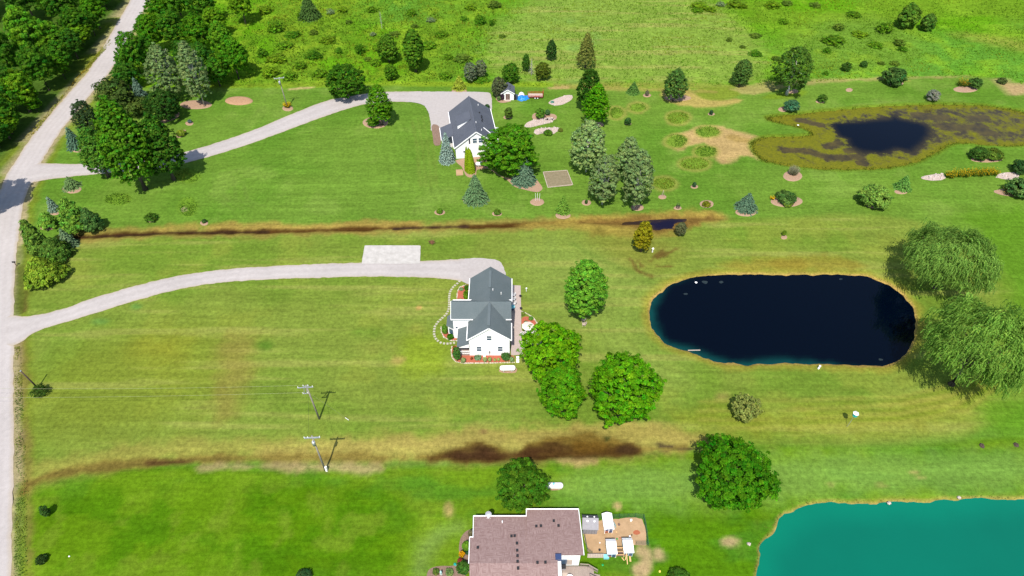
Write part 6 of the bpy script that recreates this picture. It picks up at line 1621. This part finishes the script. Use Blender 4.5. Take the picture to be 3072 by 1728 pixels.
for i in range(10): MB().wall([(L * i / 10 + .01, 0, 0), (L * (i + 1) / 10 - .01, 0, 0), (L * (i + 1) / 10 - .01, .25, .75), (L * i / 10 + .01, .25, .75)], (0, .04, 0)).build('board', M_BEIGE, t)
a = YX(1100, 1160); t = thing('nest_box', 'light blue plastic nest box at the left coop corner', 'box', (*a, 0)); MB().box(-.36, .36, 0, .5, 0, .45).build('body', M_CYAN, t); MB().slab([(-.4, -.04, .48), (.4, -.04, .48), (.4, .55, .6), (-.4, .55, .6)], .04).build('lid', M_CYAN, t)
# wire fence
def wire_fence(label, pts, h, parent_name='wire_fence', lean=0):
    W_ = [YX(*p) for p in pts]; t = thing(parent_name, label, 'fence', (*W_[0], 0)); o = W_[0]
    loc = [(q[0] - o[0], q[1] - o[1]) for q in W_]
    for q in loc: MB().tube([(*q, 0), (q[0] + lean, q[1], h)], .028, 6).build('post', M_FENCE, t)
    m_ = MB()
    for q0, q1 in zip(loc[:-1], loc[1:]):
        n = max(2, int(math.dist(q0, q1) / .16))
        for zz in np.linspace(.05, h - .02, 8): m_.bar((*q0, zz), (*q1, zz), .012)
        for i in range(n + 1): m_.bar((q0[0] + (q1[0] - q0[0]) * i / n, q0[1] + (q1[1] - q0[1]) * i / n, 0), (q0[0] + (q1[0] - q0[0]) * i / n, q0[1] + (q1[1] - q0[1]) * i / n, h), .012)
    m_.build('mesh', M_FENCE, t); return t
wire_fence('green wire fence along the top of the coop yard', [(930,450),(1230,440),(1330,432),(1480,428),(1610,425),(1755,440)], 1.35)
wire_fence('green wire fence along the right side of the coop yard', [(1755,442),(1780,570),(1805,720),(1815,830),(1835,925)], 1.35)
wire_fence('low wire fence across the lower right of the coop yard', [(1620,905),(1815,905)], 1.2)
wire_fence('leaning wire fence at the left of the coop yard', [(720,760),(745,900),(765,1010),(850,1075)], 1.0)
for i, (a, b_, r, h, mt, lab, nm) in enumerate(((1325,557,.16,.25,M_DOOR,'round brown feed tub in the coop yard','feed_tub'),(985,1000,.17,.2,M_BLACK,'dark rubber tub at the lower left of the coop yard','feed_tub'),(1535,485,.16,.35,M_TRIM,'white bucket near the top fence of the coop yard','bucket'),(1512,770,.14,.35,M_FABRIC,'white waterer at the right of the coop yard','waterer'),(1345,785,.12,.12,M_ORANGE,'orange dish in the coop yard','dish'),(1550,737,.09,.15,M_BLACK,'black pot in the coop yard','pot'),(1290,805,.12,.15,pmat('green_plastic', (.01, .25, .06), None, 2, .5),'green dish in the coop yard','dish'),(990,873,.1,.12,M_FABRIC,'small pale dish at the left of the coop yard','dish'),(1280,683,.12,.1,M_WOOD,'tan pan beside the gabled coop','pan'))):
    q = YX(a, b_); t = thing(nm, lab, nm.replace('_', ' '), (*q, 0))
    MB().tube([(0, 0, 0), (0, 0, h)], [r * .85, r], 14).build('body', mt, t); MB().tube([(0, 0, h * .98), (0, 0, h * 1.05)], [r * 1.1, r * 1.1], 14).build('rim', mt, t)
blob_ = YX(1640, 690); sheet('red_earth', [(1630 + .1711 * (1640 + 70 * math.cos(q)), 1480 + .1711 * (690 + 45 * math.sin(q))) for q in np.linspace(0, 6.28, 9)[:-1]], .034, M_ORANGE, .15, .25)
tag(heap('bucket', 'green plastic lid lying on the grass by the deck', 'lid', *((1630 + .1711 * 1040), (1480 + .1711 * 1255)), .18, .18, .08, MATS['green_plastic'], 8, 3, .1))
tag(heap('ball', 'yellow ball on the lawn right of the dirt patches', 'ball', 1630 + .1711 * 2040, 1480 + .1711 * 1370, .17, .17, .3, pmat('yellow_ball', (.8, .6, .12), None, 2, .5), 9, 5, .05))

# ---- propane tanks
def tank(px_, py_, L, r, label, rz=0):
    g = G(px_, py_); t = thing('propane_tank', label, 'tank', (*g, 0), rz)
    pts, rad = [], []
    for i in range(7): a = math.pi / 2 * i / 6; pts.append((-L / 2 + r - r * math.cos(a) * .9 - .0, 0, r + .3)); rad.append(max(.01, r * math.sin(a)))
    for i in range(7): a = math.pi / 2 * (6 - i) / 6; pts.append((L / 2 - r + r * math.cos(a) * .9, 0, r + .3)); rad.append(max(.01, r * math.sin(a)))
    MB().tube(pts, rad, 20, False).build('shell', M_TANK, t, True)
    dm = MB().tube([(-.1, 0, 2 * r + .26), (-.1, 0, 2 * r + .42), (-.1, 0, 2 * r + .47)], [.2, .19, .08], 14).build('dome', M_CYAN if 'blue' in label else M_TANK, t, True)
    for xx in (-L / 4, L / 4): MB().box(xx - .12, xx + .12, -.3, .3, 0, .42).build('foot', M_CONC, t)
tank(1523, 1112, 3.05, .5, 'white propane tank on the lawn south of the slate-roofed house', math.radians(1.5))
tank(1444, 499, 3.0, .48, 'white propane tank with blue dome in front of the northern house', math.radians(3))
tank(1662, 1464, 3.0, .5, 'white propane tank with blue dome half under the round tree', math.radians(0))
sheet('gravel_pad', [(1495,1118),(1500,1102),(1550,1100),(1552,1114),(1545,1120)], .024, M_MULCH, .06); sheet('gravel_pad', [(1640,1472),(1642,1450),(1688,1450),(1690,1470)], .024, M_MULCH, .05)

# ---- poles and wires
def gpole(bx, by, h): return (*G(bx, by), 0)
p1 = G(958, 1257); P1H = 9.7
t = thing('utility_pole', 'grey wooden utility pole with double bracket arms, upper of two on the lawn', 'utility pole', (*p1, 0))
MB().tube([(0, 0, -.2), (-.12, 0, 5), (-.25, 0, P1H)], [.17, .14, .11], 10).build('pole', M_POLE, t, True)
MB().bar((-1.75, -.12, 9.1), (.9, -.12, 9.35), .14, .14).build('crossarm', M_METAL, t)
MB().bar((-.62, -.1, 9.55), (-.95, -.1, 7.55), .1).bar((-.22, -.12, 9.55), (-.55, -.12, 7.6), .1).bar((-1.25, -.1, 7.5), (-.2, -.1, 7.6), .12).bar((-.8, -.1, 9.5), (.2, -.1, 9.6), .1).build('bracket', M_METAL, t)
for xx, zz in ((-1.65, 9.2), (.8, 9.45), (-1.15, 7.62), (-.35, 7.7), (-.7, 9.65), (.1, 9.7)): MB().tube([(xx, -.1, zz), (xx, -.1, zz + .22)], [.06, .04], 8).build('insulator', M_TRIM, t)
p2 = G(976, 1411); P2H = 10.2
t = thing('utility_pole', 'grey wooden utility pole with transformer and white crossarm, lower of two on the lawn', 'utility pole', (*p2, 0))
MB().tube([(0, 0, -.2), (-.05, 0, 5), (-.1, 0, P2H)], [.17, .14, .11], 10).build('pole', M_POLE, t, True)
MB().bar((-1.35, -.14, 9.75), (1.15, -.14, 9.95), .18, .2).build('crossarm', M_METAL, t)
tr = MB().tube([(-.02, -.38, 8.2), (-.02, -.38, 9.05), (-.02, -.38, 9.12)], [.27, .27, .2], 14).build('transformer', M_METAL, t, True)
MB().tube([(-.1, -.4, 9.1), (-.1, -.4, 9.4)], .05, 7).build('bushing', M_TRIM, tr)
for xx in (-1.3, -.75, 1.1): MB().tube([(xx, -.12, 9.85 + .08 * xx), (xx, -.12, 10.2 + .08 * xx)], [.07, .045], 8).build('insulator', M_TRIM, t)
MB().box(.12, .42, -.25, .1, 0, 1.2).build('meter_box', M_TANK, t)
py = G(863, 324)
t = thing('utility_pole', 'silver-grey yard pole with transformer and crossarm on the northern lawn', 'utility pole', (*py, 0))
MB().tube([(0, 0, -.2), (-.15, 0, 4.5), (-.3, 0, 9.2)], [.15, .13, .1], 10).build('pole', M_POLE, t, True)
MB().bar((-1.6, -.12, 8.95), (1.2, -.12, 9.3), .16, .18).build('crossarm', M_METAL, t)
MB().tube([(-.28, -.35, 7.4), (-.28, -.35, 8.35), (-.28, -.35, 8.42)], [.27, .27, .18], 14).build('transformer', M_METAL, t, True)
for xx in (-1.55, -.1, 1.15): MB().tube([(xx, -.12, 9.05 + .12 * xx), (xx, -.12, 9.4 + .12 * xx)], [.07, .045], 8).build('insulator', M_TRIM, t)
b0 = G(114, 1164); tp = G(62, 1113, 5.2)
t = thing('leaning_pole', 'dark leaning pole rising from a ragged bush by the road', 'pole', (*b0, 0))
MB().tube([(0, 0, -.2), (tp[0] - b0[0], tp[1] - b0[1], 5.2)], [.15, .11], 10).build('pole', M_DARKPOLE, t, True); MB().box(tp[0] - b0[0] - .12, tp[0] - b0[0] + .12, tp[1] - b0[1] - .12, tp[1] - b0[1] + .12, 5.15, 5.25).build('cap', M_METAL, t)
def wire(label, a, c, sag, r=.014, mat=None, n=24):
    pts = [(a[0] + (c[0] - a[0]) * i / n, a[1] + (c[1] - a[1]) * i / n, a[2] + (c[2] - a[2]) * i / n - sag * 4 * (i / n) * (1 - i / n)) for i in range(n + 1)]
    tag(MB().tube(pts, r, 4, False).build('power_line', mat or M_WIRE), label, 'wire')
wire('upper power line running left from the bracketed utility pole', (p1[0] - .7, p1[1] - .1, 9.8), (*G(-330, 1160, 9.0), 9.0), .75)
wire('lower power line running left from the bracketed utility pole', (p1[0] - 1.2, p1[1] - .1, 7.8), (*G(-330, 1192, 7.2), 7.2), .55)
wire('thin dark line between the two lawn utility poles', (p1[0] - .35, p1[1] - .1, 7.6), (p2[0] - .7, p2[1] - .1, 10.1), .4, .014, M_BLACK)
an = G(1046, 1260)
gw = thing('guy_wire', 'thin guy wire with a white guard right of the bracketed utility pole', 'guy wire', (*an, 0))
q = Vector((p1[0] - .1 - an[0], p1[1] - an[1], 7.5)); MB().tube([(0, 0, 0), q], .012, 4, False).build('strand', M_WIRE, gw); MB().tube([(0, 0, 0), q * .09], .05, 6).build('guard', M_TRIM, gw)
far = G(-330, 1175); t = thing('utility_pole', 'utility pole beyond the left edge across the road', 'utility pole', (*far, 0)); MB().tube([(0, 0, -.2), (0, 0, 9.6)], [.17, .11], 10).build('pole', M_POLE, t, True); MB().bar((-1.2, 0, 9.0), (1.2, 0, 9.0), .12).build('crossarm', M_POLE, t)
# birdhouse
g = G(2541, 1280); t = thing('birdhouse', 'tall pole birdhouse with teal sides and white roof on the south lawn', 'birdhouse', (*g, 0))
MB().tube([(0, 0, 0), (.15, 0, 3.3)], .035, 8).build('pole', M_METAL, t)
hx = [(.15 + .42 * math.cos(1.047 * k + .3), .42 * math.sin(1.047 * k + .3)) for k in range(6)]
hb = MB()
hb.V = [(*q, 3.3) for q in hx] + [(*q, 4.0) for q in hx]; hb.F = [(k, (k + 1) % 6, (k + 1) % 6 + 6, k + 6) for k in range(6)] + [(5, 4, 3, 2, 1, 0)]; hb.build('body', M_TEAL, t)
rb = MB(); rb.V = [((q[0] - .15) * 1.2 + .15, q[1] * 1.2, 3.98) for q in hx] + [(.15, 0, 4.35)]; rb.F = [(k, (k + 1) % 6, 6) for k in range(6)] + [(5, 4, 3, 2, 1, 0)]; rb.build('roof', M_TRIM, t)
for k in range(6): a_ = 1.047 * (k + .5) + .3; MB().tube([(.15 + .34 * math.cos(a_), .34 * math.sin(a_), 3.7), (.15 + .385 * math.cos(a_), .385 * math.sin(a_), 3.7)], .06, 8).build('entry_hole', M_BLACK, t)

# ---- things on the patio and lawns
g = G(1583, 1000); t = thing('patio_umbrella', 'cream octagonal patio umbrella beside the white house', 'umbrella', (*g, 0))
oc = [(1.2 * math.cos(.785 * k + .39), 1.2 * math.sin(.785 * k + .39)) for k in range(8)]
um = MB(); um.V = [(*q, 2.15) for q in oc] + [(0, 0, 2.6)] + [(*q, 2.05) for q in oc]; um.F = [(k, (k + 1) % 8, 8) for k in range(8)] + [(k + 9, (k + 1) % 8 + 9, (k + 1) % 8, k) for k in range(8)]; um.build('canopy', M_CANVAS, t)
MB().tube([(0, 0, 0), (0, 0, 2.6)], .03, 8).build('pole', M_METAL, t); MB().tube([(0, 0, 2.58), (0, 0, 2.72)], [.05, .02], 8).build('finial', M_TRIM, t)
for k in range(8): MB().bar((0, 0, 2.52), (oc[k][0] * .97, oc[k][1] * .97, 2.1), .025).build('rib', M_METAL, t)
t = thing('patio_table', 'round glass patio table under the cream umbrella', 'table', (*g, 0)); MB().tube([(0, 0, .7), (0, 0, .73)], .6, 18).build('top', M_FABRIC, t)
for k in range(4): MB().tube([(.4 * math.cos(1.57 * k), .4 * math.sin(1.57 * k), 0), (.3 * math.cos(1.57 * k), .3 * math.sin(1.57 * k), .7)], .02, 6).build('leg', M_METAL, t)
def chair(label, loc, rz, mat, cat='chair', name='patio_chair', lounge=False):
    t = thing(name, label, cat, loc, rz)
    MB().box(-.28, .28, -.28, .26, .38, .43).build('seat', mat, t)
    MB().wall([(-.28, .26, .4), (.28, .26, .4), (.26, .5, 1.0), (-.26, .5, 1.0)], (0, .04, 0)).build('backrest', mat, t)
    for sx in (-1, 1):
        MB().box(sx * .31 - .04, sx * .31 + .04, -.3, .36, .6, .64).build('armrest', mat, t)
        for yy in (-.26, .24): MB().box(sx * .31 - .03, sx * .31 + .03, yy - .03, yy + .03, 0, .6).build('leg', mat, t)
for i, (dx_, dy_, rz, lab) in enumerate(((-.95, -.5, 2.0, 'left'), (.95, -.4, -2.0, 'right'), (.1, -1.05, 3.14, 'front'))): chair('pale patio chair on the ' + lab + ' side of the umbrella table', (g[0] + dx_, g[1] + dy_, .05), rz, M_FABRIC)
for i, (px_, py_, lab) in enumerate(((1539, 890, 'uppermost'), (1539, 903, 'second'), (1541, 916, 'third'))): chair('pale patio chair against the east wall, ' + lab + ' of three', (*G(px_, py_), .05), -1.4, M_FABRIC)
t = thing('round_tub', 'dark blue round tub against the east wall of the white house', 'tub', (*G(1537, 928), .05)); MB().tube([(0, 0, 0), (0, 0, .7)], [.42, .5], 18).build('shell', M_NAVY, t); MB().tube([(0, 0, .7), (0, 0, .76)], .54, 18).build('rim', M_CYAN, t)
chair('weathered wooden lawn chair under the leafy maple, upper of two', (*G(1749, 964), 0), -1.57, M_BEIGE, 'chair', 'lawn_chair'); chair('weathered wooden lawn chair under the leafy maple, lower of two', (*G(1751, 977), 0), -1.57, M_BEIGE, 'chair', 'lawn_chair')
for px_, py_, lab in ((1561, 891, 'upper'), (1563, 928, 'lower')):
    t = thing('planter_pot', 'small dark pot at the patio edge, ' + lab + ' of two', 'pot', (*G(px_, py_), .05)); MB().tube([(0, 0, 0), (0, 0, .35)], [.18, .25], 12).build('pot', M_DOOR, t); MB().tube([(0, 0, .33), (0, 0, .38)], [.27, .27], 12).build('rim', M_BLACK, t)
t = thing('garden_lamp', 'short white bollard on the lawn right of the patio', 'lamp', (*G(1579, 874), 0)); MB().tube([(0, 0, 0), (0, 0, .7)], .06, 8).build('post', M_TRIM, t); MB().tube([(0, 0, .7), (0, 0, .95), (0, 0, 1.0)], [.14, .16, .05], 12).build('head', M_TRIM, t)
for k, (yy, lab) in enumerate(((1072, 'upper'), (1079, 'middle'), (1085.5, 'lower'))):
    a = G(1553, yy); tag(MB().box(a[0] - .26, a[0] + .26, a[1] - .19, a[1] + .19, 0, .08).build('stepping_slab', M_TRIM), lab + ' of three white slabs below the patio', 'slab')
t = thing('mailbox', 'dark mailbox on a post at the road edge', 'mailbox', (*G(50, 798), 0)); MB().box(-.05, .05, -.05, .05, 0, 1.05).build('post', M_DOOR, t); MB().box(-.35, .25, -.13, .13, 1.05, 1.22).tube([(-.35, 0, 1.22), (.25, 0, 1.22)], .13, 12).build('box', M_BLACK, t)
t = thing('stake_support', 'three pale stakes round a plant in a mulch ring', 'stakes', (*G(1612, 603), 0))
for xx, yy in ((-.5, .1), (.0, .25), (.55, 0)): MB().tube([(xx * .8, yy, 0), (xx, yy + .1, 2.1)], .035, 6).build('stake', M_TRIM, t)
t = thing('stake_support', 'tripod of pale stakes over a sapling below the birches', 'stakes', (*G(1987, 590), 0))
for k in range(3): MB().tube([(.45 * math.cos(2.1 * k), .45 * math.sin(2.1 * k), 0), (0, 0, 1.9)], .03, 6).build('stake', M_BEIGE, t)
t = thing('tree_cage', 'black wire cage round a sapling by the ditch puddle', 'cage', (*G(2033, 624), 0)); cg = MB()
for k in range(14): a_ = 6.283 * k / 14; cg.bar((.4 * math.cos(a_), .4 * math.sin(a_), 0), (.4 * math.cos(a_), .4 * math.sin(a_), 1.2), .03)
for zz in np.linspace(.1, 1.2, 7): cg.tube([(.4 * math.cos(6.283 * k / 14), .4 * math.sin(6.283 * k / 14), zz) for k in range(15)], .015, 4, False)
cg.build('mesh', M_BLACK, t)
t = thing('uprooted_stump', 'brown uprooted stump with roots above the parking pad', 'stump', (*G(1296, 731), 0)); st = MB().tube([(0, 0, 0), (.1, .1, .7)], [.3, .2], 8)
for k in range(12): a_ = 6.283 * k / 12; st.tube([(0, 0, .35), (.5 * math.cos(a_), .5 * math.sin(a_), .5 + .3 * math.sin(k * 2.3)), (.85 * math.cos(a_ + .2), .85 * math.sin(a_ + .2), .3 + .5 * abs(math.sin(k * 1.7)))], [.11, .07, .03], 5)
st.build('roots', pmat('stump_wood', (.16, .075, .035), (.09, .045, .025), 5, .9), t)
t = thing('garden_statue', 'white garden ornament beside the golden cypress', 'ornament', (*G(1957, 756), 0)); MB().tube([(0, 0, 0), (0, 0, .9)], [.16, .1], 10).build('pedestal', M_FABRIC, t); MB().tube([(0, 0, .9), (0, 0, 1.0), (0, 0, 1.25)], [.2, .26, .08], 12).build('bowl', M_TRIM, t)
t = thing('drain_pipe', 'short white pipe standing at the south bank of the dark pond', 'pipe', (*G(2455, 1106), 0)); MB().tube([(0, 0, 0), (.1, .05, .75)], .17, 12).build('pipe', M_TRIM, t); MB().tube([(.1, .05, .74), (.11, .05, .8)], .19, 12).build('cap', M_TRIM, t)
a, c = G(2064, 1050, 0), G(2101, 1050, -.1); tag(MB().bar((*a, -.1), (*c, -.14), .16, .08).build('dock_plank', M_BEIGE), 'pale plank reaching into the dark pond', 'plank')
for px_, py_, lab in ((2088, 848, 'white float at the top left of the dark pond'), (2394, 376, 'white ring float at the edge of the algae pond')):
    a = G(px_, py_, WZ); o = thing('pond_float', lab, 'float', (*a, WZ)); MB().tube([(0, 0, -.05), (0, 0, .1), (0, 0, .18)], [.2, .26, .1], 12).build('float', M_TRIM, o); MB().tube([(0, 0, .15), (0, 0, .24)], .07, 8).build('cap', M_FABRIC, o)
for i, (px_, py_, r) in enumerate(((2116, 846, 1.1), (2163, 846, .8), (2058, 882, .8), (2642, 1079, .9), (2522, 837, .6))):
    w_ = [(px_ + r * 9 * math.cos(q) * random.uniform(.6, 1.2), py_ + r * 5 * math.sin(q) * random.uniform(.6, 1.2)) for q in np.linspace(0, 6.28, 11)[:-1]]
    o = sheet('algae_patch', GP(w_, WZ), WZ + .012, MATS.get('pond_scum') or pmat('pond_scum', (.018, .028, .028), (.006, .012, .016), 3, .6), .15, .2, False, 1)
for i, (px_, py_, lab) in enumerate(((2247, 1632, 'white rock near the turquoise pond'), (2667, 1509, 'pale rock on the shore of the turquoise pond'), (2877, 1493, 'pale rock further right on the turquoise shore'))):
    heap('boulder', lab, 'rock', px_, py_, .32, .28, .3, M_ROCK, 20 + i, 4, .4)
for i, (px_, py_, lab) in enumerate(((2945, 1337, 'left of two small dark stumps near the right edge'), (3048, 1335, 'right of two small dark stumps near the right edge'))):
    heap('tree_stump', lab, 'stump', px_, py_, .4, .5, .35, M_DARKPOLE, 30 + i, 4, .4)
q = B_((290,1320,335,1430)); t = thing('garden_statue', 'teal garden ornament in the front bed of the rose-roofed house', 'ornament', (*G((q[0] + q[2]) / 2, q[3] - 2), 0)); MB().tube([(0, 0, 0), (0, 0, .8), (0, .05, 1.1)], [.12, .17, .05], 8).build('figure', M_MINT, t); MB().tube([(0, 0, 0), (0, 0, .1)], .2, 10).build('base', M_CONC, t)
q = B_((525,1215,585,1285)); heap('garden_pinwheel', 'turquoise garden decoration at the bed corner of the rose-roofed house', 'ornament', (q[0] + q[2]) / 2, (q[1] + q[3]) / 2, .25, .22, .35, M_TEAL, 40, 4, .6)
tag(heap('white_stone', 'tiny white marker stone on the south-west lawn', 'rock', 208, 1669, .13, .12, .18, M_TRIM, 44, 4, .2))
